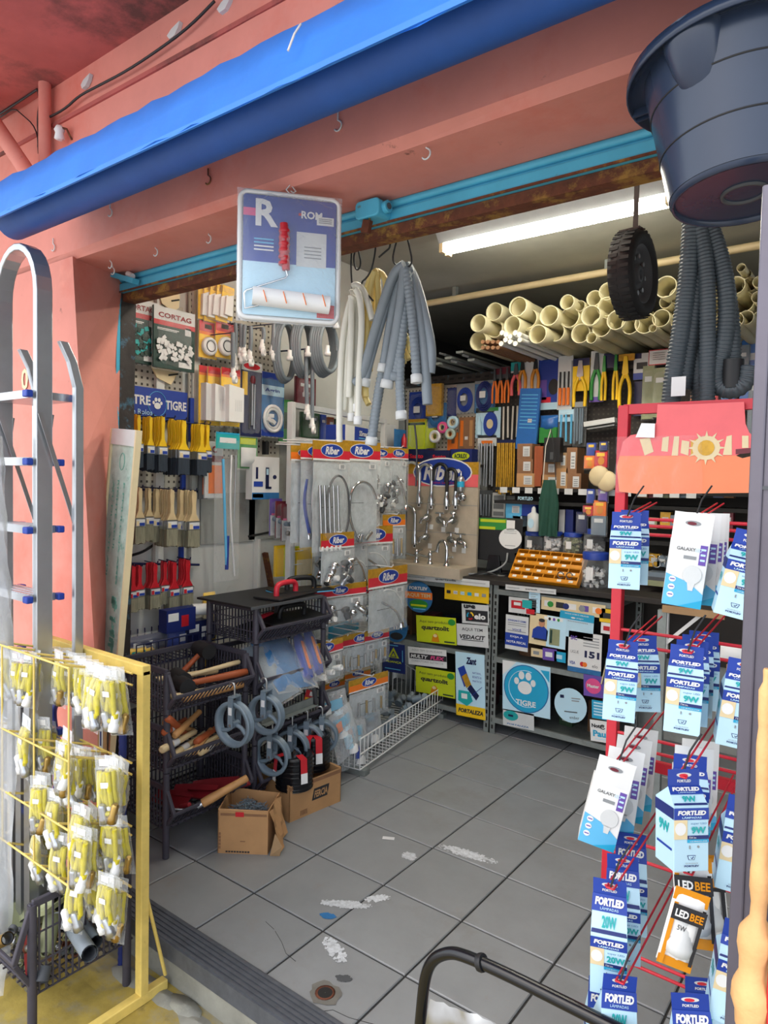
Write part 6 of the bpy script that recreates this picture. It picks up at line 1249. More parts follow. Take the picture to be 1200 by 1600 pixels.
def gooseneck(label, px, py0, py1, span, m='chrome', Y=BY-.03, fl=1):
    a, c = at(px, py1, Y=Y), at(px, py0, Y=Y); e = at(px+span, py1, Y=Y); h = a.z-c.z; w_ = e.x-a.x; H_ = c.z-a.z
    r = thing('kitchen_tap', label, 'tap', a, 0, 'taps mounted on the display board'); b = MB(); b.tube([(0, 0, 0), (0, 0, H_*.7)]+[(w_/2-w_/2*cos(t), 0, H_*.7+abs(w_)*.5*sin(t)) for t in [pi*k/10 for k in range(1, 11)]]+[(w_*1.0, 0, H_*.45)],   .0115, m, 10); b.build('spout', r)
    b = MB(); b.lathe([(.020, -.06), (.022, -.02), (.016, 0), (.014, .03)], 'chrome', 14).tube([(0, 0, -.03), (.0, .03, -.03)], .013, 'chrome', 10).tube([(.0, 0, -.04), (.035*fl, -.01, -.06)], .006, 'chrome', 8); b.build('valve_body', r)
    MB().rect(-.011, -.085, .011, -.062, -.0, 'white').rect(-.006, -.08, .006, -.066, -.001, 'ink').build('price_tag', r); return r
gooseneck('gooseneck tap with chrome spout arching leftmost on the board', 655, 724, 772, -26); gooseneck('gooseneck tap with chrome spout under the logo', 674, 722, 775, -20); gooseneck('gooseneck tap with black spout under the logo', 676+22, 722, 776, -22, 'black'); gooseneck('gooseneck tap with thin dark spout beside the filter tap', 712, 728, 775, -16, 'black')
r = thing('filter_tap', 'chrome tap with a blue filter cartridge on the display board', 'tap', at(720, 756, Y=BY-.03)); MB().lathe([(.02, -.05), (.024, -.04), (.024, .03), (.018, .045), (.006, .05), (.004, .08)], 'steel', 14).build('cartridge', r); MB().lathe([(.0245, -.02), (.0245, .015)], 'cyan', 14, caps=False).build('band', r); MB().lathe([(.03, 0), (.03, .008), (.012, .02)], 'chrome', 14, (.02, -.01, -.085), R3(pi/2)).build('flange', r)
gooseneck('side gooseneck tap beyond the board edge, low', 648, 792, 836, -24)
def valve(label, px, py, kind, Y=BY-.025):
    r = thing('wall_tap', label, 'tap', at(px, py, Y=Y), 0, 'taps mounted on the display board'); r.scale = (1.35,)*3; b = MB()
    b.lathe([(.018, .025), (.018, .02), (.010, .018), (.010, -.01)], 'chrome', 12, rot=R3(pi/2)); b.tube([(0, 0, 0), (-.0, -.02, 0), (-.03 if kind % 2 else .03, -.025, -.01), (-.034 if kind % 2 else .034, -.025, -.03)], .009, 'chrome', 10)
    b.build('body', r); h = MB(); h.tube([(0, -.015, 0), (0, -.015, .03)], .006, 'chrome', 8)
    if kind == 2: h.tube([(-.025, -.015, .032), (.025, -.015, .032)], .005, 'chrome', 8)
    elif kind == 1: h.lathe([(.018, .028), (.016, .04), (.004, .045)], 'chrome', 12, (0, -.015, 0))
    else: h.tube([(0, -.015, .03), (.006, -.02, .07)], .006, 'chrome', 8)
    h.build('handle', r); MB().rect(-.011, -.06, .011, -.036, .018, 'white').build('price_tag', r)
for l, px, py, k in (('lever tap in the middle row nearest the basket display', 671, 808, 3), ('cross-handle tap in the middle row', 690, 812, 2), ('round chrome tap in the middle row far side', 711, 813, 1), ('slim lever tap in the lower row', 669, 838, 3), ('short white-tipped valve in the lower row', 707, 843, 2), ('cross valve at the far side of the lower row', 722, 845, 2)): valve(l, px, py, k)
def basintap(label, px, py, kind):
    z = tb.location.z-H; a = at(px, py, Z=z); a.y = BY-.10; a = at(px, py, Y=BY-.10); a.z = z
    r = thing('basin_tap', label, 'tap', a, 0, 'taps standing on the display base'); b = MB()
    if kind == 'swan': b.lathe([(.024, 0), (.02, .01), (.013, .02), (.012, .10)], 'chrome', 14); b.tube([(0, 0, .1)]+[(-.035+.035*cos(t), 0, .1+.055*sin(t)) for t in [pi*k/8 for k in range(9)]]+[(-.072, 0, .08)], .011, 'chrome', 10)
    else: b.lathe([(.02, 0), (.018, .01), (.012, .015), (.014, .05), (.018, .06), (.006, .085)], 'chrome', 14); b.tube([(0, 0, .04), (-.07, -.02, .055), (-.075, -.02, .04)], .009, 'chrome', 8)
    b.build('body', r); b = MB(); b.tube([(.01, 0, .05 if kind == 'swan' else .075), (.05, -.01, .06 if kind == 'swan' else .09)], .007, 'chrome', 8); b.build('lever', r)
basintap('swan-neck basin tap standing on the board base', 698, 878, 'swan'); basintap('small basin tap in the middle of the board base', 672, 876, 'x'); basintap('small basin tap at the near end of the board base', 651, 872, 'x')

# ================================================================== monitor, bins, jars
MY = CY+.20
p, W, H, rz = place((737, 812, 812, 900), None, MY)
mo = thing('computer_monitor', 'black computer monitor seen from behind with a green strip label', 'monitor', (p.x, MY, CZ), .12)
MB().add([(-W*.5, 0, H*.25), (W*.5, 0, H*.22), (W*.54, 0, H*1.02), (-W*.56, 0, H*1.03), (-W*.42, .05, H*.3), (W*.42, .05, H*.3), (W*.46, .05, H*.98), (-W*.46, .05, H*.98)], [(0, 1, 2, 3), (7, 6, 5, 4), (1, 0, 4, 5), (2, 1, 5, 6), (3, 2, 6, 7), (0, 3, 7, 4)], 'black').build('housing', mo, bevel=.006)
MB().prism([(-W*.16, 0), (W*.16, 0), (W*.1, H*.35), (-W*.1, H*.35)], -.02, .01, 'blackgloss').build('stand_neck', mo, bevel=.003); MB().lathe([(W*.36, 0), (W*.34, .012), (.02, .02)], 'blackgloss', 20, sy=.6).build('stand_base', mo)
b = MB(); b.rect(-W*.33, H*.80, W*.22, H*1.0, -.001, 'green'); b.rect(-W*.3, H*.93, W*.2, H*.98, -.002, 'lime'); b.rect(-W*.32, H*.8, W*.0, H*.85, -.002, 'lime'); b.build('strip_label', mo)
b = MB(); b.disc(W*.3, H*.66, W*.22, H*.185, -.003, 'white', 24, .002); b.rect(W*.22, H*.8, W*.38, H*.98, -.003, 'white', .002); [b.rect(W*.18, H*(.78-.03*k), W*.42, H*(.787-.03*k), -.005, 'grey') for k in range(2)]; b.rect(W*.2, H*.53, W*.4, H*.54, -.005, 'grey'); b.build('round_hang_tag', mo)
MB().tube(smooth([(-W*.55, -.12, .005), (-W*.2, -.14, .01), (W*.1, -.12, .03), (W*.3, -.06, .08), (W*.25, 0, .14)]), .006, 'grey', 7).build('cable', mo)
tag(MB().tube(smooth([at(640, 905, Y=CY+.0)+Vector((.4, .02, .03)), at(730, 900, Y=CY+.02), at(760, 893, Y=CY+.05), at(778, 900, Y=CY+.08)]), .005, 'cabledark', 6).build('black_cable'), 'black cable curling on the counter in front of the tap board', 'cable')
# amber bins
p, W, H, rz = place((802, 862, 908, 915), None, CY+.08)
bn = thing('bin_rack', 'tilted amber plastic bin rack with rows of little compartments', 'bin rack', (p.x, CY+.04, CZ), -.02)
tilt = rad(38); M_ = R3(-tilt); Lb = H/cos(tilt)*.80
MB().box(M_ @ Vector((0, .012, Lb/2)), (W, .012, Lb), 'amberdark', M_).build('back_plate', bn)
b = MB()
for k in range(5): b.box(M_ @ Vector((0, -.014, Lb*k/4)), (W, .045, .005), 'amber', M_)
for k in range(7): x = -W/2+W*k/6; b.box(M_ @ Vector((x, -.014, Lb/2)), (.005, .045, Lb), 'amber', M_)
b.build('dividers', bn)
b = MB()
for k in range(4): b.box(M_ @ Vector((0, -.036, Lb*k/4+.013)), (W, .004, .022), 'amber', M_)
b.build('front_lips', bn)
for k in range(4):
    for j in range(6):
        if (k*j+j) % 4 == 3: continue
        MB().box(M_ @ Vector((-W/2+W*(j+.5)/6, -.0385, Lb*k/4+.013)), (W*.06, .001, .014), 'white', M_).build('price_label', bn)
b = MB(); [b.tube(arc(W*(.3+.12*k), .04, .018, 0, 330, 12, -.05+.004*k), .003, 'dgrey', 5) for k in range(2)]; b.build('wire_scrap', bn).matrix_local = Matrix.Translation((0, -.0, .03))
MB().box((0, .13, H*.3), (W*.8, .01, H*.6), 'amberdark').build('stand', bn)
def jar(label, px, pyb, pyt, wpx, Y, fill, hfill, zbase=None):
    p = at(px, pyb, Y=Y); D = (p-CP).dot(FW); R = wpx/2*D/FPX; Hj = (pyb-pyt)*D/FPX; zb = zbase if zbase is not None else p.z
    r = thing('storage_jar', label, 'jar', (p.x, Y, zb), 0, 'blue lidded plastic jars'); 
    MB().lathe([(R*.9, 0), (R, .01), (R, Hj*.72), (R*.88, Hj*.80)], 'jar', 20).build('jar_body', r); 
    MB().lathe([(R*.93, Hj*.80), (R*.95, Hj*.98), (R*.9, Hj), (.001, Hj)], 'blue', 20).build('lid', r)
    b = MB()
    for k in range(int(70*hfill)):
        a = rnd(0, 6.28); q = R*.82*rnd(0, 1)**.4; z = .012+rnd(0, 1)*Hj*.68*hfill; b.box((q*cos(a), q*sin(a), z), (rnd(.012, .02), rnd(.01, .018), rnd(.012, .02)), fill, R3(rnd(0, 3), rnd(0, 3), rnd(0, 3)))
    stuff(b.build('pieces', r)); MB().rect(-R*.35, Hj*.25, R*.2, Hj*.6, -R*.985, 'white').build('label', r)
JY = CY+.26
jz = at(905, 920, Y=CY+.05).z
for l, px, pyt, pyb, wp_, f, hf in (('jar nearly empty beside the monitor', 834, 830, 863, 29, 'steel', .25), ('jar full of white pieces, second from the monitor', 864, 830, 864, 30, 'white', .95), ('jar of pale green pieces, third from the monitor', 895, 832, 865, 31, 'olive', .95), ('jar half full beside the lamp boxes, on the taller stack', 928, 826, 866, 33, 'white', .4)): 
    jar(l, px, pyb, pyt, wp_, JY, f, hf)
jar('large jar half full of white dice-like pieces beside the amber bins', 929, 922, 866, 42, CY+.12, 'white', .7, CZ)
# rear shelf under small jars
s = at(834, 864, Y=JY).z; sx0, sx1 = at(812, 864, Y=JY).x, at(950, 864, Y=JY).x
tag(MB().span((sx0, JY-.07, CZ), (sx0+.02, JY+.12, s-.003), 'shelfdark').span((sx1-.02, JY-.07, CZ), (sx1, JY+.12, s-.003), 'shelfdark').span((sx0, JY-.07, s-.02), (sx1, JY+.12, s-.001), 'shelfdark').build('jar_shelf'), 'low dark shelf behind the amber bins carrying the jars', 'shelf')
# ================================================================== pipes in the loft
PY = 3.72
PV = [(747, 505, 13.5), (772, 487, 14), (809, 479, 15), (773, 514, 13.5), (800, 508, 14), (825, 498, 15), (747, 533, 14.5), (858, 493, 15.5), (840, 522, 14.5), (868, 519, 14.5), (886, 472, 11.5), (890, 496, 15.5), (906, 478, 8.5), (923, 493, 15.5), (928, 466, 12), (949, 455, 13.5), (948, 479, 15), (907, 521, 15), (940, 511, 15), (924, 528, 8.5), (963, 500, 15), (1040, 448, 16.5), (1040, 472, 9.5), (1058, 462, 12), (1008, 505, 16), (1033, 497, 13.5), (1020, 513, 6), (1101, 448, 14), (1103, 483, 7.5), (1122, 477, 13), (1149, 446, 14), (1172, 444, 11), (1166, 428, 7.5), (1158, 418, 6.5), (1160, 472, 17), (1149, 500, 12), (1166, 496, 11), (1184, 464, 9), (1187, 496, 10), (1128, 502, 11), (1092, 506, 13), (1091, 474, 10), (1114, 504, 10), (985, 478, 13), (985, 508, 14), (1062, 500, 14), (1076, 478, 12), (1186, 440, 9), (824, 528, 13)]
pvp = []
for k, (px, py, r) in enumerate(PV):
    Y = PY+rnd(-.03, .10); c = at(px, py, Y=Y); D = (c-CP).dot(FW); R = r*D/FPX*1.02
    o = thing('pvc_pipe', f"{ORD[k]} cream pipe end counted from the wall corner in the loft" , 'pipe', c, 0, 'cream drain pipes in the loft')
    L = 3.6
    b = MB().tube([(0, .10, 0), (0, L, 0)], R*.94, 'pvc', 20, caps=False); b.lathe([(R*.94, .12), (R*.99, .10), (R, 0), (R*.93, -.002), (R*.93, .04), (R*.90, .045), (R*.90, .07), (R*.86, .075), (R*.86, 1.2), (.001, 1.25)], 'pvc', 22, rot=R3(-pi/2), caps=False); b.build('pipe_wall', o)
    if k in (2, 5, 9): MB().lathe([(R*.935, .012), (R*.9, .02)], 'pvcin', 22, rot=R3(-pi/2), caps=False).build('seal_ring', o)
for k in range(10):
    px, py = 784+(k % 5)*7+rnd(-1, 1), 520+(k//5)*11+(k % 3)*3; c = at(px, py, Y=PY-.10); tag(MB().tube([(0, 0, 0), (0, 1.5, 0)], .0135, 'white', 12).tube([(0, -.004, 0), (0, .03, 0)], .0145, 'condwhite', 12).build('thin_tube', None, c), f"{ORD[k]} thin white tube of the small bundle among the pipe ends", 'tube', 'thin white tubes')
for k in range(8):
    px, py = 754+(k % 4)*8, 534+(k//4)*9; c = at(px, py, Y=PY-.06); tag(MB().tube([(0, 0, 0), (0, 1.5, 0)], .012, 'cardboard2', 10).build('brown_tube', None, c), f"{ORD[k]} thin brown tube beside the white tubes in the loft", 'tube', 'thin brown tubes')
for k in range(9):
    c = at(664+k*9, 556+(k % 3)*7-k*1.0, Y=PY+.1); tag(MB().box((0, 1.2, 0), (.05, 2.4, .014), 'dgrey' if k % 2 else 'galv').build('metal_profile', None, c, (0, .3*(k % 2), .02)), f"{ORD[k]} grey metal profile lying in the loft beyond the hanging conduits", 'profile', 'grey profiles in the loft')
z = at(760, 560, Y=4.05).z
b = MB().span((-2.98, YB-.06, 2.205), (1.3, YB+.0, 2.262), 'frame_dark')
for k in range(40): x = -2.95+k*.07; b.rect(x, 2.225, x+.035, 2.24, YB-.061, 'dark')
tag(b.build('loft_beam'), 'dark perforated steel beam under the loft pipes at the wall top', 'beam')
struct(MB().span((-3.7, 3.9, 2.1), (-3.6, 8.2, ZC), 'dark').build('wall_left.001')); struct(MB().span((-3.6, YB+.1, 2.15), (1.5, 8.2, 2.25), 'dark').build('floor.001'))  # loft side and floor near-black, the unlit depth put into their colour
# ================================================================== goods on the back wall
QY = YB-.045
def back(name, label, cat, box, base, **k): 
    off = k.pop('off', 0); return pack(name, label, cat, box, None, QY-off, base, **k)
def coilx(m, m2='white'):
    def ex(r, W, H, f):
        b = MB()
        for k in range(4): b.tube([(W*(.40-.05*k)*cos(t), f-.006-.004*k, -H*.55+H*(.40-.05*k)*sin(t)) for t in [2*pi*i/20 for i in range(20)]], .006, m, 6, True)
        b.rect(-W*.16, -H*.6, W*.14, -H*.42, f-.03, m2); b.build('coil', r)
    return ex
back('cable_pack', 'blue cable coil pack nearest the wall corner', 'pack', (640, 612, 672, 668), 'blue', extra=coilx('blue'), th=.006, bag='clear'); back('yellow_pack', 'crumpled golden yellow bag over the blue coils', 'pack', (668, 600, 692, 650), 'gold', th=.03, bag='clear', off=.05); back('cable_pack', 'blue cable pack under the yellow bag', 'pack', (670, 630, 698, 668), 'bluepaint', extra=coilx('bluepaint'), th=.006, bag='clear', off=.02)
back('cable_pack', 'thin dark blue pack between two coil packs', 'pack', (700, 606, 714, 650), 'dblue', th=.01, bag='clear'); back('cable_pack', 'blue cable coil pack in the middle with a white label', 'pack', (714, 600, 742, 645), 'grey', extra=coilx('blue'), th=.006, bag='clear'); back('cable_pack', 'blue cable coil pack on a teal card', 'pack', (743, 588, 774, 645), 'bluepaint', extra=coilx('dblue'), th=.006, bag='clear', bands=[(-.5, 0, .5, .2, 'grey')])
back('yellow_pack', 'yellow green foil pack by the wall corner', 'pack', (640, 655, 666, 702), 'lime', th=.03, bands=[(-.5, 0, .5, .1, 'gold'), (-.5, .12, .5, .2, 'dgreen')], bag='clear', off=.02); back('yellow_pack', 'second yellow green foil pack beside the first', 'pack', (664, 660, 680, 700), 'lime', th=.03, bands=[(-.5, 0, .5, .15, 'olive')], bag='clear'); back('dark_pack', 'navy header card above the tape rolls', 'pack', (672, 645, 700, 664), 'navy', texts=[('TYPE 6', 0, .45, .35, 'white', dict(w=.7))], th=.006)
def tape(label, px, py, r, m, rz=0, Y=QY-.07):
    p = at(px, py, Y=Y); R = r*(p-CP).dot(FW)/FPX; o = thing('tape_roll', label, 'tape roll', p, rz, 'tape rolls on the back wall'); MB().lathe([(R*.55, -.012), (R, -.012), (R, .012), (R*.55, .012), (R*.55, -.012)], m, 20, rot=R3(pi/2), caps=False).build('roll', o); MB().lathe([(R*.56, -.013), (R*.45, -.013), (R*.45, .013), (R*.56, .013)], 'cream', 18, rot=R3(pi/2), caps=False).build('core', o)
for l, px, py, r, m in (('pink tape roll in the middle of the rolls', 692, 668, 9, 'pink'), ('white and dark tape roll lowest', 680, 682, 10, 'white'), ('pale green tape roll highest', 708, 660, 10, 'pale'), ('green-white tape roll at the lower side', 704, 678, 9, 'boardmint')): tape(l, px, py, r, m)
back('saw_card', 'brown card with two orange handled saws', 'pack', (718, 652, 742, 702), 'cardboard2', bands=[(-.4, .1, -.2, .9, 'orange'), (.2, .1, .4, .9, 'wood'), (-.1, .6, .1, .7, 'white')], th=.01); back('saw_card', 'orange handled tool below the tape rolls', 'pack', (700, 676, 716, 710), 'orange', bands=[(-.1, 0, .2, .5, 'cardboard2')], th=.01)
def chalk(r, W, H, f):
    b = MB(); b.disc(W*.12, -H*.55, W*.27, H*.4, f-.002, 'blue', 20, .012); b.disc(W*.12, -H*.55, W*.13, H*.16, f-.016, 'cream', 14, .002); b.lathe([(W*.1, -H*.9), (W*.1, -H*.5), (W*.04, -H*.4), (W*.03, -H*.3)], 'pale', 10, (-W*.32, f-.01, 0)); b.build('reel', r)
back('reel_pack', 'pale blue pack with a dark blue chalk line reel', 'pack', (744, 637, 783, 684), 'pale', bands=[(-.2, .0, .4, .12, 'green')], extra=chalk, th=.006, bag='clear')
for k, (bx, t, m) in enumerate((((638, 702, 674, 724), 'Santo', 'navy'), ((674, 704, 709, 724), 'Santo', 'navy'), ((708, 702, 742, 724), 'ACRILEX', 'dblue'))):
    back('sealant_box', ['navy box with red lettering nearest the wall corner', 'navy box with red lettering, second on the ledge', 'dark blue box with a yellow oval on the ledge'][k], 'box', bx, m, th=.08, off=.12, bands=[] if k < 2 else [], discs=[(0, .5, .4, .3, 'lime')] if k == 2 else [], texts=[(t, 0, .5, .32, 'rackred' if k < 2 else 'dgreen', dict(w=.6, bold=.04))])
tag(MB().span((at(636, 724, Y=QY-.1).x, QY-.18, at(690, 725, Y=QY-.12).z-.02), (at(745, 724, Y=QY-.1).x, YB, at(690, 725, Y=QY-.12).z), 'shelfdark').build('ledge'), 'narrow dark ledge holding the navy boxes above the tap board', 'shelf')
def rods(m, n, W0=.9, z0=.15):
    def ex(r, W, H, f):
        for i in range(n): MB().tube([(W*W0*(-.5+(i+.5)/n), f-.008-.006*(i % 2), -H*z0), (W*W0*(-.5+(i+.5)/n)+rnd(-.004, .004), f-.008, -H*rnd(.9, .99))], min(.007, W*W0/n*.45), m, 6).build('rod', r)
    return ex
back('drill_pack', 'white header pack of slim steel rods beside the tap board', 'pack', (747, 680, 776, 765), 'white2', baseh=(0, .2), bands=[(-.3, .1, .3, .16, 'orange')], extra=rods('steel', 6), th=.006); back('drill_pack', 'dull rods pack under the steel rods', 'pack', (746, 766, 770, 808), 'dgrey', extra=rods('steel', 5), th=.006); back('drill_pack', 'bundle of golden drill rods on a dark header', 'pack', (778, 687, 808, 776), 'navy', baseh=(0, .08), extra=rods('gold', 9, .95, .06), th=.02, off=.05); back('dark_pack', 'white printed card below the golden rods', 'pack', (770, 770, 790, 812), 'white2', bands=[(-.4, .1, .4, .3, 'grey'), (-.4, .4, .4, .6, 'grey'), (-.4, .7, .4, .85, 'grey')], th=.006)
def plier(m, n=1, head='dgrey', open_=.3):
    def ex(r, W, H, f):
        for i in range(n):
            xo = 0 if n == 1 else W*(-.4+.8*i/(n-1)); s_ = W if n == 1 else W*1.2/n; y = f-.012-.004*(i % 2)
            b = MB(); b.prism([(xo-s_*.10, -H*.05), (xo+s_*.10, -H*.05), (xo+s_*.2, -H*.35), (xo, -H*.45), (xo-s_*.2, -H*.35)], y-.006, y+.004, head); b.build('jaws', r)
            for sg in (-1, 1): b = MB(); b.tube(smooth([(xo+sg*s_*.08, y, -H*.38), (xo+sg*s_*(open_+.05), y, -H*.6), (xo+sg*s_*open_, y, -H*.97)]), min(.011, s_*.16), m, 8); b.build('grip', r)
    return ex
back('pliers_card', 'row of orange handled pliers at the end of the blue coils', 'pliers', (773, 573, 797, 632), 'dgrey', baseh=(0, .3), bands=[(-.5, .02, .5, .2, 'maroon')], extra=plier('orange', 3), th=.006, off=.03); back('pliers_card', 'red and white handled cutters on a green header card', 'pliers', (799, 566, 818, 620), 'white2', baseh=(0, .3), bands=[(-.5, 0, .5, .25, 'teal')], extra=plier('boardpink', 1), th=.006, off=.03)
back('pliers_card', 'grey carded pliers with dark jaws and small orange grips', 'pliers', (816, 558, 842, 612), 'white2', extra=plier('amber', 2, 'black'), th=.006, off=.03); back('sheet_pack', 'tall blue film strip pack hanging from the tool row', 'pack', (814, 607, 846, 702), 'blueglass', bands=[(-.4, .1+.06*k, .4, .115+.06*k, 'lblue') for k in range(10)]+[(.0, .5, .2, .56, 'white')], th=.02, off=.08, ry=.06)
back('disc_card', 'blue card with a black disc and a small mascotless label' if False else 'blue card with a black disc and white foot', 'pack', (843, 562, 876, 640), 'blue', bands=[(-.45, .4, -.1, .8, 'purple'), (-.5, .86, .5, 1, 'pale'), (-.4, .75, .1, .86, 'rackred')], discs=[(.22, .55, .24, .16, 'black')], th=.008, off=.02)
back('screwdriver_card', 'grey card with orange handled chisels', 'pack', (873, 556, 896, 640), 'white2', bands=[(.4, .1, .5, .95, 'grey')], extra=lambda r, W, H, f: [MB().tube([(W*x, f-.01, -H*.6), (W*x, f-.01, -H*.92)], .011, 'orange', 8).tube([(W*x, f-.01, -H*.3), (W*x, f-.01, -H*.6)], .006, 'black', 6).build('chisel', r) for x in (-.28, 0, .28)], th=.006, off=.03)
back('pliers_card', 'yellow handled locking pliers on a yellow card', 'pliers', (896, 560, 922, 638), 'yellow', baseh=(0, .65), bands=[(-.5, 0, .5, .15, 'navy')], extra=plier('yellow', 1, 'steel', .32), th=.006, off=.04); back('pliers_card', 'green handled snips on a pale card with purple foot', 'pliers', (924, 548, 945, 628), 'white2', bands=[(-.5, .9, .5, 1, 'purple')], extra=plier('green', 1, 'dgrey'), th=.006, off=.03); back('pliers_card', 'yellow framed hacksaw with a green grip', 'saw', (944, 552, 967, 628), 'navy', baseh=(0, .3), extra=plier('yellow', 2, 'green', .2), th=.006, off=.04); back('pliers_card', 'long yellow bolt cutters beside the red post', 'cutters', (967, 553, 992, 640), 'gold', baseh=(0, .12), extra=plier('yellow', 1, 'yellow', .3), th=.006, off=.05)
back('dark_pack', 'white and blue card with a black tool near the tyre', 'pack', (991, 552, 1015, 593), 'white2', bands=[(-.5, .75, .5, 1, 'blue'), (-.3, .35, .4, .6, 'black'), (-.5, 0, .0, .2, 'navy')], th=.008, off=.02); back('dark_pack', 'long dark blue sleeve under the white and blue card', 'pack', (992, 596, 1006, 650), 'navy', th=.012); back('notice_card', 'white paper with a red frame below the tyre', 'paper', (1014, 546, 1046, 570), 'red', bands=[(-.46, .06, .46, .94, 'white')]+[(-.3, .2+.14*k, .3, .24+.14*k, 'grey') for k in range(4)], th=.004, off=.03)
for k, (bx, m) in enumerate((((1006, 572, 1024, 655), 'olive'), ((1022, 575, 1046, 652), 'olive'), ((1082, 575, 1100, 640), 'orange'), ((1100, 540, 1120, 600), 'white2'), ((1108, 600, 1124, 640), 'red'), ((1150, 540, 1172, 600), 'greyplastic'), ((1160, 530, 1200, 640), 'blueglass'), ((1172, 580, 1200, 680), 'greyplastic'), ((1130, 570, 1152, 640), 'bluepaint'))):
    back('wrapped_tool', ['olive wrapped trowel pack under the framed paper', 'second olive wrapped trowel pack', 'orange pack behind the corrugated hoses', 'white carded pack behind the corrugated hoses', 'red pack with yellow mark near the hose loop', 'grey pack by the hose loop', 'large blue film pack in the far corner', 'grey fittings pack lowest in the far corner', 'blue pack inside the hose loop'][k], 'pack', bx, m, bands=[(-.3, .2, .3, .3, 'white2')], th=.03, bag='clear', off=.02+.015*(k % 3))
back('drill_pack', 'dark drill card with thin pale rods', 'pack', (783, 634, 816, 688), 'dark', extra=rods('lace', 4, .9, .02), th=.006); back('sponge_pack', 'shiny blue dome pack with a green foot', 'pack', (845, 644, 872, 692), 'green', baseh=(.5, 1), extra=lambda r, W, H, f: MB().pillow(-W/2, -H*.6, W/2, -H*.1, .06, 'blueglass', 8, 8).build('dome', r), th=.03, off=.05); back('clear_pack', 'clear bag of pale blue tools', 'pack', (874, 640, 900, 694), 'pale', baseh=(0, .35), bands=[(-.2, .15, .2, .22, 'ink')], bag='clear', th=.02, off=.04, extra=rods('lblue', 3)); back('clear_pack', 'clear bag of long grey tools beside the blue one', 'pack', (898, 628, 916, 696), 'grey', baseh=(0, .12), bag='clear', th=.02, off=.05, extra=rods('greyplastic', 4))
p = at(938, 660, Y=QY-.06); r = thing('door_bracket', 'pale grey steel plate sticking out sideways below the pliers', 'bracket', p); MB().box((0, 0, 0), (.19, .05, .03), 'white2', R3(0, -.12, 0)).box((.01, 0, -.03), (.17, .05, .008), 'grey', R3(0, -.12, 0)).build('plate', r)
# dim shelving with drawers and cartons
SX0, SX1 = at(806, 760, Y=QY).x, 1.25
shf = thing('back_shelving', 'dark back shelving under the tools with rows of cartons', 'shelving', (0, QY, 0))
MB().span((SX0, -.01, .5), (SX1, .04, 1.66), 'shelfdark').build('back_panel', shf)
for pz_ in (762, 783, 832): z = at(830, pz_, Y=QY-.25).z; MB().span((SX0, -.30, z-.02), (SX1, 0, z), 'dark').build('shelf', shf)
zs_ = at(830, 762, Y=QY-.25).z
for k in range(14): x = SX0+.04+.085*k; MB().rect(x, zs_-.035, x+.05, zs_+.0, -.301, 'white2').build('shelf_label', shf)
def carton(label, box, m, lab=True, off=.27, txt=None):
    def ex(r, W, H, f):
        if lab: b = MB(); b.rect(-W*.1, -H*.82, W*.36, -H*.18, f, 'white2'); [b.rect(-W*.02, -H*(.75-.12*k), W*.28, -H*(.70-.12*k), f-.001, 'grey') for k in range(4)]; b.build('label', r)
    return back('carton', label, 'carton', box, m, th=.12, off=off-.06, extra=ex)
n = 0
for bx, m in (((815, 694, 838, 718), 'cardboard2'), ((815, 718, 839, 740), 'cardboard2'), ((814, 740, 842, 761), 'cardboard'), ((855, 722, 876, 742), 'cardboard2'), ((852, 742, 880, 763), 'cardboard'), ((877, 708, 892, 732), 'kraft'), ((876, 732, 893, 765), 'cardboard'), ((892, 700, 908, 740), 'cardboard2'), ((893, 740, 914, 766), 'cardboard2'), ((842, 698, 855, 760), 'woodred')):
    carton(f"{ORD[n]} brown carton with a white label on the back shelving", bx, m, n != 9); n += 1
for k, (bx, m) in enumerate((((797, 787, 822, 804), 'lblue'), ((822, 787, 843, 806), 'blue'), ((797, 804, 820, 820), 'lblue'), ((880, 796, 890, 832), 'white2'), ((889, 796, 902, 832), 'dblue'), ((808, 806, 822, 822), 'pale'))): carton(['light blue box upper on the shelf behind the monitor', 'darker blue box beside the light blue one', 'light blue box lower on the shelf behind the monitor', 'tall pale grey box behind the jars', 'tall navy box behind the jars', 'small pale box lowest by the monitor'][k], bx, m, k == 0)
b = MB(); p = at(826, 779, Y=QY-.30); b.text('FORTLEO', 0, 0, 'pale', h=.022, w=.10, y=0, bold=.02); b.text('WATT', .12, .002, 'pale', h=.018, w=.06, y=0); b.build('lettering', shf).location = (p.x-.02, -.304, p.z)
p = at(833, 830, Y=QY-.34); r = thing('soap_bottle', 'white bottle with a nozzle standing behind the jars', 'bottle', p); MB().lathe([(.035, 0), (.037, .01), (.036, .1), (.014, .115), (.012, .14), (.004, .15)], 'white2', 14).build('body', r); MB().disc(0, .05, .02, .03, -.0365, 'pale', 14).build('label', r)
p, W, H, _ = place((842, 750, 875, 838), None, QY-.36); r = thing('green_apron', 'dark green apron hanging from the back shelving', 'apron', p); vs = []; nx, nz = 12, 12
for j in range(nz+1):
    for i in range(nx+1):
        u, v = i/nx, j/nz; wdt = W*(.55+.45*min(1, v*2.4)); vs.append(((u-.5)*wdt, .02*sin(u*16+v*2)*v, -H*v*(1 if not .46 < u < .56 else 1-.0*v)))
MB().add(vs, [(j*(nx+1)+i, (j+1)*(nx+1)+i, (j+1)*(nx+1)+i+1, j*(nx+1)+i+1) for j in range(nz) for i in range(nx)], 'apron', True).build('cloth', r); MB().tube([(-.04, 0, 0), (-.03, .0, .2), (0, 0, .3)], .003, 'lace', 5).tube([(.04, 0, 0), (.02, 0, .2), (0, 0, .3)], .003, 'cabledark', 5).build('strap', r)
back('black_bag', 'black plastic bag hanging above the green apron', 'bag', (853, 684, 878, 722), 'black', th=.05, off=.30, bands=[(-.1, .6, .1, .9, 'dgrey')])
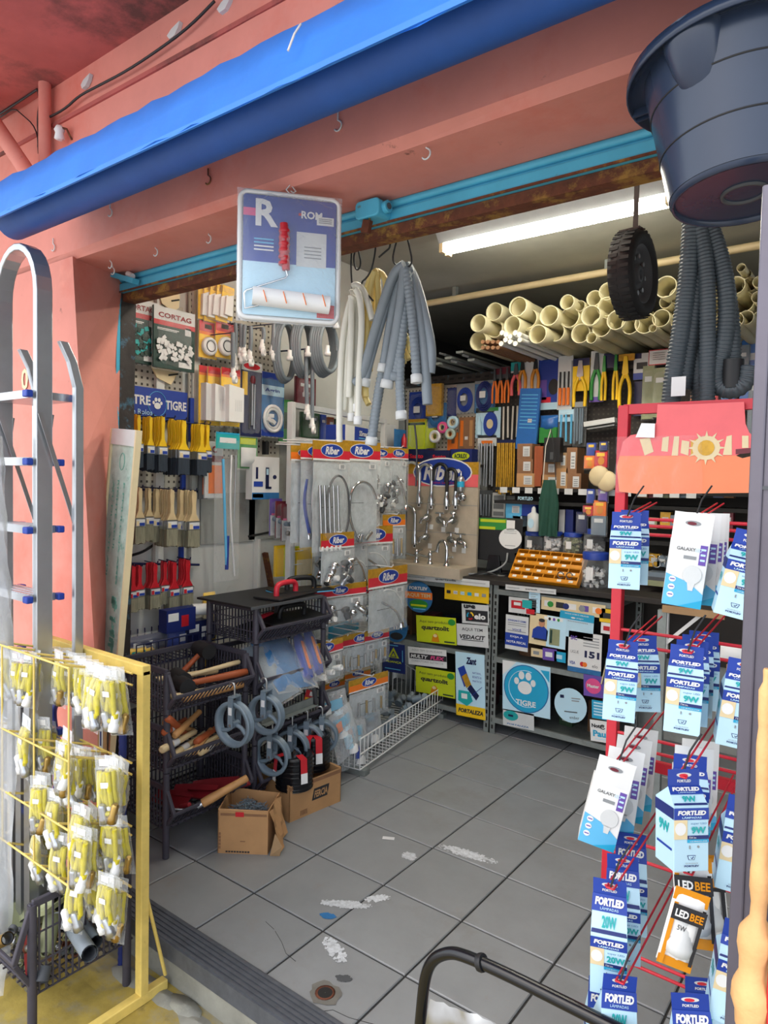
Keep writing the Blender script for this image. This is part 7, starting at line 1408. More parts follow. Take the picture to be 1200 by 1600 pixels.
for k, (bx, m, l) in enumerate((((914, 712, 930, 732), 'orange', 'orange tape pack higher, beside the red post'), ((930, 704, 950, 730), 'red', 'red and yellow tape pack beside the red post'), ((912, 790, 928, 806), 'red', 'red tape pack in the lower row'), ((928, 782, 948, 806), 'orange', 'orange and red tape pack in the lower row'), ((918, 692, 932, 712), 'blue', 'small blue pack above the orange tape'), ((938, 690, 950, 706), 'dblue', 'navy pack above the red tape'), ((918, 764, 930, 786), 'blue', 'small blue pack in the lower row'), ((936, 764, 950, 784), 'purple', 'purple pack in the lower row'), ((925, 806, 948, 836), 'greyplastic', 'grey blue round pack behind the jars'), ((902, 800, 918, 832), 'navy', 'navy pack behind the jars'))):
    back('small_pack', l, 'pack', bx, m, th=.02, off=.34, bands=[(-.3, .15, .3, .35, 'yellow' if 'orange' in l or 'red' in l else 'white2')], discs=[(.05, .62, .25, .25, 'amber')] if k < 4 else [], bag='clear')
for k, (px, py) in enumerate(((936, 744), (948, 752))): p = at(px, py, Y=QY-.36); tag(MB().lathe([(.001, -.02), (.055, -.018), (.06, 0), (.05, .012), (.001, .014)], 'cream', 18, rot=R3(pi/2)).build('plastic_disc', None, p), ['cream round plastic cap in a clear pack', 'second cream round cap half hidden by the red post'][k], 'cap', 'cream round caps')
# far right shelves seen through the red rack
for k in range(26):
    px = 1005+(k % 9)*17+rnd(-3, 3); py = (778, 826, 885)[k//9] if k < 27 else 885; m = ['cardboard2', 'dgrey', 'olive', 'navy', 'greyplastic', 'maroon', 'dark', 'gold'][k*5 % 8]
    back('shelf_item', f"{ORD[k]} small dim pack on the shelves seen through the red rack", 'pack', (px-8, py-rnd(16, 26), px+8, py), m, th=.05, off=.25, group='dim packs behind the red rack', bands=[(-.3, .3, .3, .6, 'white2' if k % 3 else 'orange')])
for k in range(6): p = at(1018+k*8, 873+(k % 2)*8, Y=QY-.3); tag(MB().tube([(.02*cos(t), 0, .02*sin(t)) for t in [2*pi*i/14 for i in range(14)]], .003, 'steel', 6, True).build('steel_ring', None, p, (0, 0, .4*k)), f"{ORD[k]} steel ring on the shelf seen through the red rack", 'ring', 'steel rings')
r = thing('grey_box_stack', 'olive and grey flat boxes under the steel rings', 'box', at(1035, 915, Y=QY-.3)); MB().span((-.07, -.05, 0), (.1, .05, .03), 'olive').span((-.07, -.05, .03), (.1, .05, .05), 'dgrey').span((-.07, -.05, .05), (.08, .05, .075), 'greyplastic').build('boxes', r)
a, c = at(1036, 946, Y=2.95), at(1134, 940, Y=2.95)
sh2 = thing('bracket_shelf', 'worn wooden shelf on a white bracket behind the red rack', 'shelf', (a.x, 2.95, a.z)); MB().span((0, 0, -.02), (c.x-a.x, .35, .0), 'shelfdark').span((-.0, -.012, -.026), (c.x-a.x, .004, .002), 'kraft').build('board', sh2); MB().bar((.01, .02, -.02), (.01, .02, -.20), .02, .02, 'white').bar((.01, .02, -.16), (.14, .02, -.025), .014, .014, 'white').build('bracket', sh2)
MB().span((-.02, .0, -a.z), (.015, .03, -.02), 'galv').build('support_post', sh2)
for k, (bx, m) in enumerate((((1140, 1035, 1160, 1062), 'cardboard'), ((1136, 1062, 1162, 1082), 'cardboard2'), ((1130, 1080, 1160, 1100), 'yellow'), ((1124, 1098, 1162, 1155), 'white'))):
    pack('floor_box', ['brown carton on top of the corner pile', 'darker carton second in the corner pile', 'yellow box in the corner pile', 'white carton at the foot of the corner pile'][k], 'box', bx, None, 2.9, m, th=.12, bands=[(-.2, .3, .2, .6, 'ink')] if k == 2 else [])
tag(MB().pillow(-.05, -.03, .05, .03, .03, 'white', 6, 4).build('work_glove', None, at(1148, 1022, Y=2.85)), 'white glove lying on the corner cartons', 'glove')
# ================================================================== tyre
TY = 2.35; p = at(990, 430, Y=TY); D = (p-CP).dot(FW); R = 67*D/FPX
tr2 = thing('wheel_assembly', 'black rubber tyre with grey wheel hanging from a strap under the lamp', 'tyre', p, -.04)
rx = R3(0, pi/2, 0); w_ = .042
MB().lathe([(R*.66, -w_*.7), (R*.78, -w_), (R*.94, -w_*.9), (R, -w_*.45), (R*1.01, 0), (R, w_*.45), (R*.94, w_*.9), (R*.78, w_), (R*.66, w_*.7)], 'rubber', 40, rot=rx, caps=False).build('tyre', tr2)
b = MB()
for k in range(36):
    a = 2*pi*k/36
    for s in (-1, 1): b.box((s*w_*.45, R*1.005*cos(a+s*.04), R*1.005*sin(a+s*.04)), (w_*.7, .012, .003), 'rubber', R3(a-pi/2+pi/2, 0, 0) if False else Matrix.Rotation(a+pi/2, 3, 'X'))
stuff(b.build('tread', tr2))
MB().lathe([(R*.66, -w_*.6), (R*.60, -w_*.3), (R*.60, w_*.35), (R*.68, w_*.72), (R*.64, w_*.74), (R*.56, w_*.3), (R*.24, w_*.1), (R*.20, w_*.55), (R*.10, w_*.6), (R*.10, -w_*.6)], 'dgrey', 32, rot=rx, caps=False).build('wheel_disc', tr2)
for k in range(8): a = 2*pi*k/8; MB().lathe([(.008, 0), (.008, .006)], 'steel', 8, (w_*.28, R*.42*cos(a), R*.42*sin(a)), rx).build('rivet', tr2)
tp = at(997, 268, Y=TY)
MB().tube([(0, .0, -R*.97+.0), (-.05, 0, -R*.4)], .002, 'cabledark', 4).build('strap_tail', tr2)
MB().bar((0, 0, R*.7), (.0, 0, ZC-p.z), .016, .004, 'cabledark').bar((-.05, -.01, R*1.04), (.02, -.01, R*1.06), .012, .006, 'cabledark').build('strap', tr2)
# ================================================================== black corrugated hoses
for k, (pth, r_, l) in enumerate([([(1082, 335), (1076, 430), (1064, 520), (1052, 590), (1046, 650)], .023, 'corrugated black hose nearest the tyre'), ([(1096, 335), (1092, 440), (1078, 530), (1066, 608)], .023, 'corrugated black hose with a white barcode label near its end'), ([(1100, 340), (1086, 430), (1086, 520), (1092, 600), (1096, 660)], .021, 'greenish corrugated hose in the middle'), ([(1090, 338), (1106, 420), (1106, 540), (1104, 650)], .019, 'thin corrugated hose beside the greenish one'), ([(1102, 336), (1126, 400), (1138, 470), (1132, 540), (1118, 580), (1122, 606), (1146, 612), (1166, 598), (1171, 572)], .021, 'corrugated hose curling up in a hook shape'), ([(1104, 345), (1130, 420), (1143, 500), (1145, 578)], .020, 'corrugated hose with a plain dark cuff behind the curl')]):
    o = hang('corrugated_hose', l, 'hose', pth, r_, 'corr', 1.86+.02*(k % 3), None, 'black', .0022)
    if k == 1: e = at(1060, 605, Y=1.82)-o.location; MB().rect(-.017, -.022, .017, .026, 0, 'white').build('barcode_label', o).location = e
    if k == 5: e = at(1145, 575, Y=1.88)-o.location; MB().tube([(0, 0, .02), (0, 0, -.05)], .025, 'black', 12).build('cuff', o).location = e
tag(MB().tube(smooth([at(1090, 336, Y=1.86), at(1092, 300, Y=1.86), Vector((at(1092, 300, Y=1.86).x, 1.86, ZC))]), .008, 'cabledark', 6).build('hose_rope'), 'dark rope holding the corrugated hoses up to the ceiling behind the tub', 'rope')
# ================================================================== builder's tub at the upper edge
c0 = at(1163, 305, D=1.13)
tub = thing('mortar_tub', 'big black plastic mortar tub hanging upside at the upper edge' if False else 'big black plastic mortar tub hanging at the upper edge beside the awning', 'tub', c0, 0, None, rad(-3), rad(-4))
Rb, Rt, Ht = .112, .150, .215
MB().lathe([(.001, .004), (.030, .004)], 'tub', 48, caps=False, sm=False).lathe([(.030, .004), (.031, .0), (.035, 0), (.036, .004)], 'dgrey', 48, caps=False).lathe([(.036, .004), (Rb*.93, .004)], 'tub', 48, caps=False, sm=False).lathe([(Rb*.93, .004), (Rb*.95, -.003), (Rb*.99, -.003), (Rb+.002, .006)], 'tub', 48, caps=False).build('bottom', tub)
rz_ = lambda z: Rb+.002+(Rt-Rb)*z/Ht
MB().lathe([(rz_(.006), .006), (rz_(Ht), Ht)], 'tub', 64, caps=False).build('bucket_wall', tub)
for z in (.075, .150): MB().lathe([(rz_(z)+.0002, z-.0016), (rz_(z)+.0016, z-.0005), (rz_(z)+.0016, z+.0005), (rz_(z)+.0002, z+.0016)], 'black', 64, caps=False).build('moulded_ring', tub)
MB().lathe([(Rt, Ht-.004), (Rt+.024, Ht-.006), (Rt+.027, Ht-.016), (Rt+.030, Ht-.015), (Rt+.029, Ht+.004), (Rt, Ht+.006), (Rt-.01, Ht), (Rb-.004, .012), (.001, .010)], 'tub', 56, caps=False).build('rim', tub)
az = math.atan2((-CP+Vector((0, 0, 0))-c0).y, (CP-c0).x)-.50
d = Vector((cos(az), sin(az), 0)); 
b = MB(); vs = []; nn = 12
prof = [(.035, Ht+.004, .048), (.033, Ht-.02, .044), (.026, Ht-.05, .036), (.014, Ht-.075, .026), (.0, Ht-.09, .012)]
q = Vector((-d.y, d.x, 0))
for off, z, hwid in prof:
    for i in range(nn+1):
        t = pi*i/nn; rr_ = Rb+(Rt-Rb)*z/Ht-.006; vs.append(d*(rr_+off*sin(t))+q*hwid*cos(t)+Vector((0, 0, z)))
b.add(vs, [(j*(nn+1)+i, j*(nn+1)+i+1, (j+1)*(nn+1)+i+1, (j+1)*(nn+1)+i) for j in range(4) for i in range(nn)], 'tub', True).build('pouring_spout', tub)
for a in (2.6, 2.75, -1.35, -1.25): MB().box((cos(a+az)*(Rt+.014), sin(a+az)*(Rt+.014), Ht-.012), (.026, .004, .014), 'tub', R3(0, 0, a+az)).build('rim_rib', tub)
tag(MB().tube([c0+Vector((.02, 0, Ht)), Vector((c0.x+.02, c0.y+.12, 2.6))], .005, 'cabledark', 6).build('tub_rope'), 'dark rope from which the mortar tub hangs', 'rope')
# ================================================================== red rack with lamp boxes
RY2 = 1.75
rk = thing('red_wire_rack', 'red steel wire rack full of boxed lamps just inside the opening', 'rack', (0, RY2, 0)); x0 = at(974, 700, Y=RY2).x; x1 = x0+.46; zt = at(976, 634, Y=RY2).z
for x in (x0, x1): MB().span((x-.013, -.013, 0), (x+.013, .013, zt), 'rackred').build('post', rk, bevel=.002); MB().span((x-.013, -.25, 0), (x+.013, .2, .025), 'rackred').build('foot', rk, bevel=.002)
zl = [at(1090, 1183+(0), Y=RY2).z]
for (pxx, pyy) in ((1090, 815), (1090, 826), (1090, 840), (1090, 1000), (1090, 1024), (1090, 1172), (1090, 1192), (1085, 1345), (1085, 1372), (1000, 1495), (1000, 1510)):
    z = at(pxx, pyy, Y=RY2).z; MB().tube([(x0, -.004, z), (x1, -.004, z)], .0042, 'rackred', 8).build('cross_wire', rk)
z = at(1090, 1214, Y=RY2).z; MB().span((x0, -.008, z-.013), (x1, .008, z+.013), 'rackred').build('cross_bar', rk)
for z in (zt-.01,): MB().span((x0, -.01, z-.012), (x1, .01, z+.012), 'rackred').build('cross_bar', rk)
# torn orange header card
p = at(1070, 700, Y=RY2-.02); pts = [at(*q, Y=RY2-.02)-p for q in ((1028, 632), (1075, 632), (1163, 628), (1165, 662), (1171, 676), (1178, 682), (1176, 700), (1150, 712), (1160, 716), (1177, 712), (1175, 770), (1090, 771), (1000, 772), (968, 768), (964, 730), (974, 690), (986, 680), (1008, 676), (1018, 676), (1026, 660))]
hc = thing('header_card', 'torn faded orange header card taped across the top of the red rack', 'sign', p); o2 = [(v.x, v.z) for v in pts]
lo = [q for q in o2]; 
def clipz(poly, z, keep):
    o = []
    for i in range(len(poly)):
        a, b_ = poly[i], poly[(i+1) % len(poly)]; ia, ib = (a[1] > z) == keep, (b_[1] > z) == keep
        if ia: o.append(a)
        if ia != ib: t = (z-a[1])/(b_[1]-a[1]); o.append((a[0]+(b_[0]-a[0])*t, z))
    return o
zc1 = (at(1070, 712, Y=RY2-.02)-p).z
MB().prism(clipz(o2, zc1, False), -.002, .002, 'boardorange').build('lower_panel', hc); MB().prism(clipz(o2, zc1, True), -.003, .001, 'boardpink').build('upper_panel', hc)
P_ = lambda px, py: (at(px, py, Y=RY2-.02)-p)
b = MB()
def qd(pp, m, y=-.0035): b.prism([(P_(*q).x, P_(*q).z) for q in pp], y-.0006, y, m)
qd(((1036, 684), (1046, 682), (1044, 706), (1034, 705)), 'cream'); qd(((1054, 682), (1062, 682), (1060, 712), (1050, 712)), 'cream'); qd(((1066, 688), (1078, 690), (1076, 712), (1064, 708)), 'cream'); qd(((1136, 682), (1144, 680), (1144, 711), (1130, 711)), 'cream'); qd(((1160, 681), (1170, 681), (1170, 700), (1160, 700)), 'cream'); qd(((1000, 686), (1016, 684), (1022, 706), (1008, 712)), 'cream'); qd(((1080, 690), (1094, 684), (1092, 710), (1080, 712)), 'gold')
sc = P_(1104, 700); b.disc(sc.x, sc.z, .030, .028, -.004, 'cream', 20, .0005); b.disc(sc.x, sc.z, .018, .018, -.005, 'gold', 16, .0005)
for k in range(12): a = 2*pi*k/12; b.prism([(sc.x+.028*cos(a-.12), sc.z+.027*sin(a-.12)), (sc.x+.028*cos(a+.12), sc.z+.027*sin(a+.12)), (sc.x+.044*cos(a), sc.z+.04*sin(a))], -.0046, -.004, 'cream')
qd(((1150, 702), (1176, 700), (1172, 708), (1150, 710)), 'maroon'); b.build('faded_letters', hc)
b = MB(); a = P_(970, 770); c = P_(1100, 680); b.pillow(a.x-.012, a.z, c.x, c.z, .018, 'clear', 16, 8, -.008, .9, False); b.build('tape', hc)
q = at(1010, 670, Y=RY2-.03); MB().prism([(-.025, -.02), (.02, -.022), (.02, .012), (-.012, .014)], -.001, .001, 'white').build('paper_corner', hc).location = q-p
# lamp boxes
def lampbox(kind, watt=None):
    r = thing('lamp_box', 'x', 'lamp box', (0, 0, 0), 0, 'boxed lamps on the red rack'); W, D_, H, Tb = .066, .062, .112, (.058 if watt != '20W' else .098)
    fy = -D_/2
    if kind == 'blue':
        MB().span((-W/2, -D_/2, -Tb-H), (W/2, D_/2, -Tb), 'pale').build('carton', r, bevel=.001)
        yt = fy+.024; T1 = -.030; b = MB(); b.prism([(-W*.46, T1), (W*.46, T1), (W*.46, 0), (-W*.46, 0)], yt, yt+.0012, 'blue'); b.build('hang_tab', r)
        b = MB(); b.add([(-W/2, fy, -Tb), (W/2, fy, -Tb), (W*.46, yt, T1), (-W*.46, yt, T1)], [(0, 1, 2, 3)], 'pale'); b.add([(-W/2, D_/2, -Tb), (-W/2, fy, -Tb), (-W*.46, yt, T1)], [(0, 1, 2)], 'pale'); b.add([(W/2, fy, -Tb), (W/2, D_/2, -Tb), (W*.46, yt, T1)], [(0, 1, 2)], 'pale'); b.add([(W/2, D_/2, -Tb), (-W/2, D_/2, -Tb), (-W*.46, yt+.001, T1), (W*.46, yt+.001, T1)], [(0, 1, 2, 3)], 'pale')
        def slope(f0, f1, m, q=.001): P0 = [Vector((0, fy+(yt-fy)*f, -Tb+(T1+Tb)*f-.0)) for f in (f0, f1)]; o_ = Vector((0, -q, q)); b.add([P0[0]+o_+Vector((-W*.49, 0, 0)), P0[0]+o_+Vector((W*.49, 0, 0)), P0[1]+o_+Vector((W*.47, 0, 0)), P0[1]+o_+Vector((-W*.47, 0, 0))], [(0, 1, 2, 3)], m)
        def stext(t, f, hf, wf, m, **k): v, fs_, Wt, Ht_ = textgeo(t, k.get('bold', 0), k.get('shear', 0)); d_ = Vector((0, yt-fy, T1+Tb)); b.add([Vector((a*W*wf/Wt, fy-.002, -Tb+.002))+d_*(f+c_*hf/Ht_) for a, c_ in v], fs_, m)
        slope(.58, 1, 'blue'); stext('FORTLED', .82, .20, .8, 'white', bold=.06, shear=.15); stext('LÂMPADAS', .66, .08, .5, 'pale'); stext(watt, .34, .30, .4, 'teal', bold=.04); slope(.06, .16, 'dblue'); b.build('gable', r)
        b = MB(); y = fy-.0006
        for f, yy_ in ((0, y),):
            b.rect(-W/2, -Tb-H*.2, W/2, -Tb-H*.02, y, 'blue', .0005); b.text('FORTLED', 0, -Tb-H*.09, 'white', h=H*.075, w=W*.82, y=y-.0015, bold=.06, shear=.15); b.text('LÂMPADAS', 0, -Tb-H*.16, 'pale', h=H*.035, w=W*.56, y=y-.0015, bold=.02)
            b.rect(-W/2, -Tb-H*.5, -W*.12, -Tb-H*.2, y, 'cream' if watt else 'white', .0005); b.disc(-W*.32, -Tb-H*.34, W*.16, H*.1, y-.0006, 'white', 14, .0004)
            b.text('super LED', W*.2, -Tb-H*.26, 'bluepaint', h=H*.04, w=W*.46, y=y-.0015); b.text(watt or '9W', W*.2, -Tb-H*.36, 'teal', h=H*.11, w=W*(.42 if len(watt or '9W') < 3 else .5), y=y-.0015, bold=.04)
            b.rect(-W*.12, -Tb-H*.50, W/2, -Tb-H*.445, y, 'dblue', .0005); b.text('734 lm', W*.02, -Tb-H*.472, 'white', h=H*.032, y=y-.0015); b.rect(-W*.12, -Tb-H*.555, W/2, -Tb-H*.505, y, 'cyan', .0005); b.text('LUZ BRANCA 6500K', W*.2, -Tb-H*.53, 'white', h=H*.02, w=W*.5, y=y-.0015)
            b.tube([(-W*.05, y-.0006, -Tb-H*.6), (-W*.05, y-.0006, -Tb-H*.65)], .0012, 'grey', 4); b.disc(W*.2, -Tb-H*.62, W*.035, H*.02, y, 'grey', 10, .0004)
            b.prism([(-W*.12, -Tb-H*.75), (W*.12, -Tb-H*.75), (W*.08, -Tb-H*.82), (-W*.08, -Tb-H*.82)], y-.0004, y, 'dblue'); b.prism([(-W*.10, -Tb-H*.757), (W*.10, -Tb-H*.757), (W*.065, -Tb-H*.812), (-W*.065, -Tb-H*.812)], y-.0009, y-.0004, 'pale'); b.tube([(-W*.03, y-.0014, -Tb-H*.78), (0, y-.0014, -Tb-H*.8), (W*.05, y-.0014, -Tb-H*.765)], .0008, 'dblue', 4); b.text('QUALIDADE', 0, -Tb-H*.87, 'grey', h=H*.022, w=W*.36, y=y-.0012); b.text('FORTLEV', 0, -Tb-H*.91, 'dblue', h=H*.03, w=W*.42, y=y-.0012, bold=.04)
        b.disc(0, -.010, W*.22, .004, yt-.0004, 'white2', 16, .0005); b.disc(-W*.02, -.0105, W*.13, .003, yt-.001, 'rackred', 12, .0005); b.text('FORTLED', 0, -.0205, 'white', h=.005, w=W*.4, y=yt-.001, bold=.03)
        x = -W/2-.0006   # side print
        s_ = MB(); s_.add([(x, -D_/2, -Tb-H*.2), (x, D_/2, -Tb-H*.2), (x, D_/2, -Tb-H*.02), (x, -D_/2, -Tb-H*.02)], [(3, 2, 1, 0)], 'dblue'); s_.add([(x, -D_*.4, -Tb-H*.7), (x, D_*.4, -Tb-H*.7), (x, D_*.4, -Tb-H*.66), (x, -D_*.4, -Tb-H*.66)], [(3, 2, 1, 0)], 'blue'); v, f_, Wt, Ht_ = textgeo('9W', .04); s_.add([(x-.0005, -(a)*.034/Wt*1.0, -Tb-H*.38+b_*.02/Ht_) for a, b_ in v], f_, 'teal'); s_.build('side_print', r)
        b.build('front_print', r)
    else:
        W = .074; H = .135; MB().span((-W/2, -.028, -Tb-H), (W/2, .028, -Tb), 'white').build('carton', r, bevel=.001); fy = -.028
        b = MB(); b.prism([(-W/2, -Tb), (W/2, -Tb), (W/2, 0), (-W/2, 0)], fy, fy+.0012, 'white'); b.build('hang_tab', r); b = MB(); y = fy-.0006
        b.disc(0, -Tb*.36, W*.2, Tb*.09, y, 'grey', 16, .0005); b.disc(-W*.03, -Tb*.37, W*.12, Tb*.06, y-.0006, 'maroon', 12, .0005); b.prism([(-W/2, -Tb-H), (W/2, -Tb-H), (W/2, -Tb-H*.78), (W*.1, -Tb-H*.62), (-W/2, -Tb-H*.52)], y-.0005, y, 'lblue'); b.prism([(-W*.1, -Tb-H), (W/2, -Tb-H), (W/2, -Tb-H*.86)], y-.001, y-.0005, 'cyan')
        b.text('GALAXY', -W*.08, -Tb-H*.12, 'dgrey', h=H*.05, w=W*.48, y=y-.001, bold=.01); b.text('LED', W*.24, -Tb-H*.12, 'pale', h=H*.05, w=W*.16, y=y-.001); b.rect(-W*.12, -Tb-H*.27, W*.2, -Tb-H*.22, y, 'grey', .0005); b.rect(W*.27, -Tb-H*.34, W*.45, -Tb-H*.04, y, 'purple', .0005); [b.rect(W*.3, -Tb-H*(.12+.08*k), W*.42, -Tb-H*(.09+.08*k), y-.0006, 'pale', .0004) for k in range(3)]
        b.disc(W*.16, -Tb-H*.5, W*.24, H*.14, y-.001, 'white2', 20, .001); b.prism([(W*.06, -Tb-H*.62), (W*.26, -Tb-H*.62), (W*.22, -Tb-H*.74), (W*.1, -Tb-H*.74)], y-.002, y-.001, 'white2'); [(b.disc(-W*.32, -Tb-H*(.6+.12*k), W*.09, H*.045, y-.001, 'white', 12, .0005), b.rect(-W*.38, -Tb-H*(.605+.12*k), -W*.26, -Tb-H*(.59+.12*k), y-.002, 'purple', .0004)) for k in range(3)]
        b.build('front_print', r)
    return r
LP = {'9': lampbox('blue', '9W'), '20': lampbox('blue', '20W'), 'g': lampbox('galaxy')}; LU = set()
def lb(kind, px, py, Y, label, rz=0, rx=0, ry=0, s=1.0):
    rz += .36
    p = at(px, py, Y=Y)
    if kind not in LU: o = LP[kind]; LU.add(kind); o.location = p; o.rotation_euler = (rx, ry, rz); o['label'] = label; o.scale = (s,)*3; return o
    return copy_tree(LP[kind], p, rz, label, rx=rx, ry=ry, scale=s)
def hook(px, py, Y, lab=None):
    a = at(px, py, Y=Y); b = MB(); 
    for dx in (-.007, .007): b.tube([(a.x+dx, RY2-.006-RY2, a.z+.03), (a.x+dx, Y-RY2, a.z)], .002, 'rackred', 6)
    b.tube([(a.x-.007, Y-RY2, a.z), (a.x+.007, Y-RY2, a.z)], .002, 'rackred', 6).tube([(a.x, Y-RY2+.004, a.z), (a.x+.006, Y-RY2+.03, a.z+.04), (a.x+.02, Y-RY2+.05, a.z+.07)], .002, 'black', 5); b.build('hook', rk)
S = [('9', 979, 800, 1.56, 'blue lamp box highest on the rack, front of its hook', -.05), ('9', 992, 797, 1.63, 'blue lamp box highest on the rack, behind the front one', -.05),
 ('g', 1085, 801, 1.52, 'white lamp box at the front of the upper far hook', -.10, 0, .10), ('g', 1096, 801, 1.58, 'white lamp box second on the upper far hook', -.08, 0, .04), ('g', 1104, 801, 1.64, 'white lamp box third on the upper far hook', -.08, 0, .02), ('g', 1110, 801, 1.69, 'white lamp box last on the upper far hook', -.08),
 ('9', 974, 1000, 1.50, 'front blue lamp box on the middle hook near the red post', -.03, 0, .03), ('9', 1003, 992, 1.62, 'blue lamp box behind the front one on the middle near hook', .05, 0, -.06),
 ('9', 1074, 1008, 1.45, 'front blue lamp box on the middle far hook', -.12, 0, .03), ('9', 1082, 1000, 1.52, 'second blue lamp box on the middle far hook', -.1), ('9', 1090, 992, 1.59, 'third blue lamp box on the middle far hook', -.1), ('9', 1100, 986, 1.66, 'last blue lamp box on the middle far hook', -.1),
 ('g', 966, 1180, 1.44, 'front white lamp box on the lower near hook, tilted', -.05, 0, .20), ('g', 980, 1164, 1.52, 'second white lamp box on the lower near hook', -.05, 0, .10), ('g', 992, 1146, 1.59, 'third white lamp box on the lower near hook', -.05, 0, .08), ('g', 1002, 1132, 1.66, 'last white lamp box on the lower near hook', -.05, 0, .05),
 ('9', 1065, 1200, 1.32, 'blue lamp box swung to show its side on the lower far hook', .42, -.10, .02), ('9', 1078, 1178, 1.45, 'blue lamp box behind the swung one', .0), ('g', 1083, 1160, 1.54, 'white lamp box third on the lower far hook', -.05), ('g', 1093, 1150, 1.62, 'white lamp box last on the lower far hook', -.05),
 ('20', 953, 1372, 1.30, 'front blue lamp box with large wattage on the bottom near hook', -.05, 0, -.02), ('20', 973, 1334, 1.40, 'second blue lamp box on the bottom near hook', -.05, 0, -.04), ('20', 986, 1300, 1.50, 'last blue lamp box on the bottom near hook', -.05, 0, -.03),
 ('20', 968, 1520, 1.26, 'blue lamp box cut by the lower picture edge near the tube frame', .2, 0, .05), ('20', 944, 1524, 1.36, 'blue lamp box behind at the lower picture edge', .1), ('20', 1076, 1548, 1.24, 'blue lamp box at the lower picture edge under the yellow bags', .1, 0, -.1), ('20', 1096, 1524, 1.36, 'second blue lamp box under the yellow bags', .1, 0, -.05),
 ('9', 1177, 830, 1.5, 'lamp box mostly hidden by the steel post, upper', -.1, 0, .2), ('9', 1165, 1030, 1.5, 'lamp box mostly hidden by the steel post, middle', -.1, 0, .1), ('9', 1167, 1245, 1.4, 'lamp box mostly hidden by the steel post, lower', -.1, 0, .1), ('9', 1163, 1440, 1.3, 'lamp box mostly hidden by the steel post, lowest', -.1, 0, .12)]
for t in S: lb(*t[:5], *t[5:])
for px, py, Y in ((979, 808, 1.54), (1085, 812, 1.5), (974, 1012, 1.48), (1074, 1020, 1.43), (966, 1192, 1.42), (1065, 1214, 1.31), (953, 1388, 1.28), (1075, 1365, 1.3), (968, 1535, 1.24)): hook(px, py, Y)
# yellow and black lamp bags
def bulbbag(label, px, py, Y, rz, ry, s):
    r = thing('lamp_bag', label, 'lamp bag', at(px, py, Y=Y), rz, None, 0, ry); W, H = .078*s, .19*s; y = -.012
    b = MB(); b.pillow(-W/2, -H, W/2, 0, .042*s, 'white', 9, 14, 0, .15); b.build('bag', r)
    b = MB(); b.rect(-W/2, -H*.14, W/2, .004, -.006*s, 'amber'); b.rect(-W*.46, -H*.98, -W*.34, -H*.14, -.018*s, 'amber'); b.rect(-W*.5, -H*1.0, W*.5, -H*.88, -.012*s, 'amber'); b.rect(W*.36, -H*.9, W*.46, -H*.14, -.018*s, 'ink'); b.build('yellow_edge', r)
    b = MB(); y = -.026*s; b.rect(-W*.48, -H*.34, W*.48, -H*.14, y, 'ink'); b.text('LED', -W*.2, -H*.24, 'white', h=H*.10, w=W*.38, y=y-.002, bold=.04); b.text('BEE', W*.22, -H*.24, 'amber', h=H*.10, w=W*.38, y=y-.002, bold=.03)
    b.text('5W', -W*.1, -H*.43, 'dgrey', h=H*.07, w=W*.26, y=y, bold=.02); b.text('LED', 0, -H*.62, 'dgrey', h=H*.07, w=W*.3, y=y, rot=pi/2); b.build('print', r)
    b = MB(); b.lathe([(.001, -.03*s), (.03*s, -.02*s), (.032*s, 0), (.02*s, .03*s), (.014*s, .05*s), (.012*s, .07*s)], 'white2', 14, (0, -.008*s, -H*.68)); b.build('bulb', r)
    return r
bulbbag('front yellow and black lamp bag hanging tilted over the floor', 1082, 1394, 1.22, .35, .20, .70); bulbbag('yellow and black lamp bag behind the tilted one', 1080, 1340, 1.34, .3, -.10, .86); bulbbag('third yellow lamp bag at the back of the hook', 1098, 1336, 1.45, .3, -.12, .9)
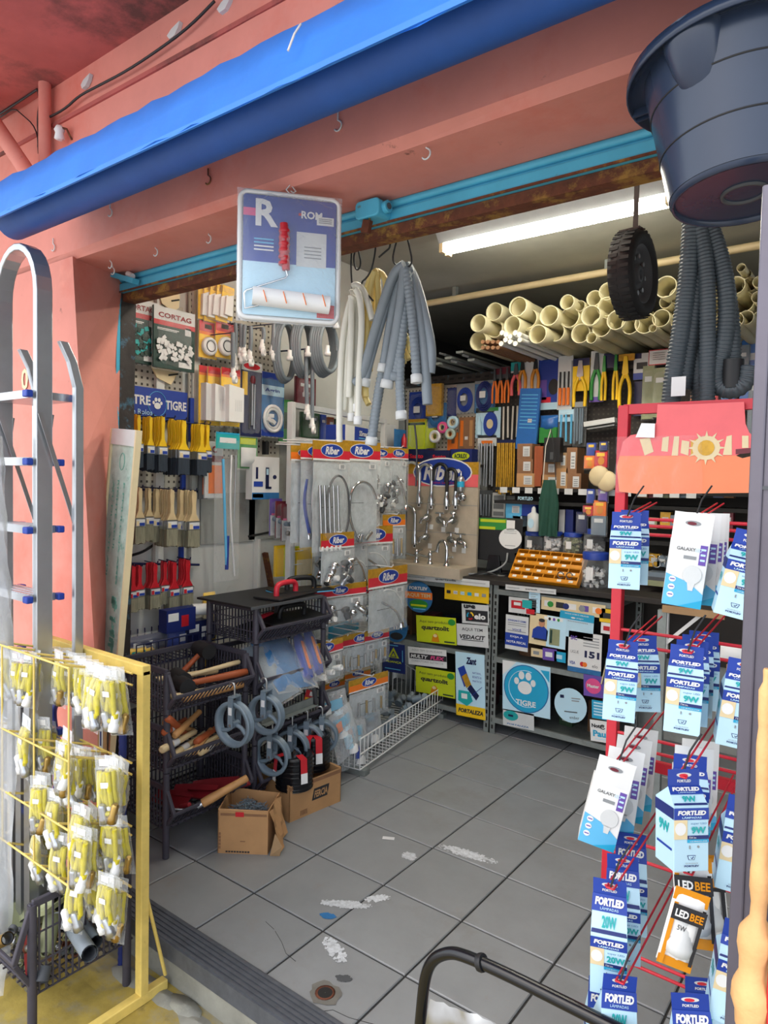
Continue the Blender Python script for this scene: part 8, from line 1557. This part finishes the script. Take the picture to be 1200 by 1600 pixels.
# ================================================================== steel post, foam and tube frame at the edges
p = at(1166, 1000, Y=.86); zt = at(1197, 290, Y=.86).z
ps = thing('steel_post', 'grey steel door post standing close at the picture edge', 'post', (p.x, .86, ZS)); MB().span((0, 0, 0), (.16, .012, zt-ZS), 'post').span((-.004, -.004, 0), (.010, .10, zt-ZS), 'post').span((.05, -.006, 0), (.054, .0, zt-ZS), 'post').build('channel', ps, bevel=.002); z = at(1185, 765, Y=.86).z-ZS; MB().span((.008, -.003, z), (.16, .0, z+.004), 'dgrey').build('seam', ps)
pts = [at(px, py, Y=.80) for px, py in ((1200, 1045), (1196, 1100), (1194, 1200), (1190, 1300), (1188, 1400), (1178, 1490), (1174, 1570), (1182, 1650))]
rr = [.004, .007, .007, .008, .009, .015, .018, .014]; P = smooth(pts, 2); R_ = [rr[min(7, int(i*8/len(P)))]*rnd(.85, 1.15) for i in range(len(P))]
ed = thing('foam_seam', 'lumpy orange-yellow dried foam running down the steel post', 'foam', P[0]); MB().tube([q-P[0] for q in P], R_, 'foam', 12).build('foam', ed); MB().tube([q-P[0]+Vector((.018, -.01, 0)) for q in P], .004, 'red', 6).build('red_edge', ed)
CYy = 1.22
pth = [(650, 1680), (658, 1580), (664, 1525), (676, 1498), (700, 1488), (722, 1491), (790, 1521), (880, 1566), (960, 1606), (1030, 1642)]
P = smooth([at(px, py, Y=CYy) for px, py in pth], 2); 
chx = thing('tube_frame', 'bent black steel tube frame of a chair back at the lower edge', 'chair frame', P[0]); MB().tube([q-P[0] for q in P], .0125, 'blackgloss', 14).build('tube', chx)
e = at(757, 1594, Y=CYy-.0)-P[0]; 
vs = []; a, b_, c, d = [at(*q, Y=CYy-.005)-P[0] for q in ((672, 1560), (800, 1608), (800, 1700), (660, 1700))]
for j in range(9):
    for i in range(13): u, v = i/12, j/8; vs.append((a*(1-u)+b_*u)*(1-v)+(d*(1-u)+c*u)*v+Vector((0, rnd(-.006, .006)-.01*sin(v*6), rnd(-.003, .003))))
MB().add(vs, [(j*13+i, j*13+i+1, (j+1)*13+i+1, (j+1)*13+i) for j in range(8) for i in range(12)], 'steel', True).build('foil_sheet', chx)
MB().lathe([(.017, -.006), (.018, 0), (.017, .006)], 'black', 12, at(752, 1504, Y=CYy)-P[0], R3(0, 1.2, 0)).build('tie_band', chx)
for s in (0,): q = P[0]; MB().tube([(0, 0, 0), (0, .0, ZS-q.z)], .0125, 'blackgloss', 12).build('leg', chx); q2 = P[-1]-P[0]; MB().tube([q2, q2+Vector((.12, 0, -.05)), Vector((q2.x+.16, 0, ZS-q.z))], .0125, 'blackgloss', 12).build('leg', chx)
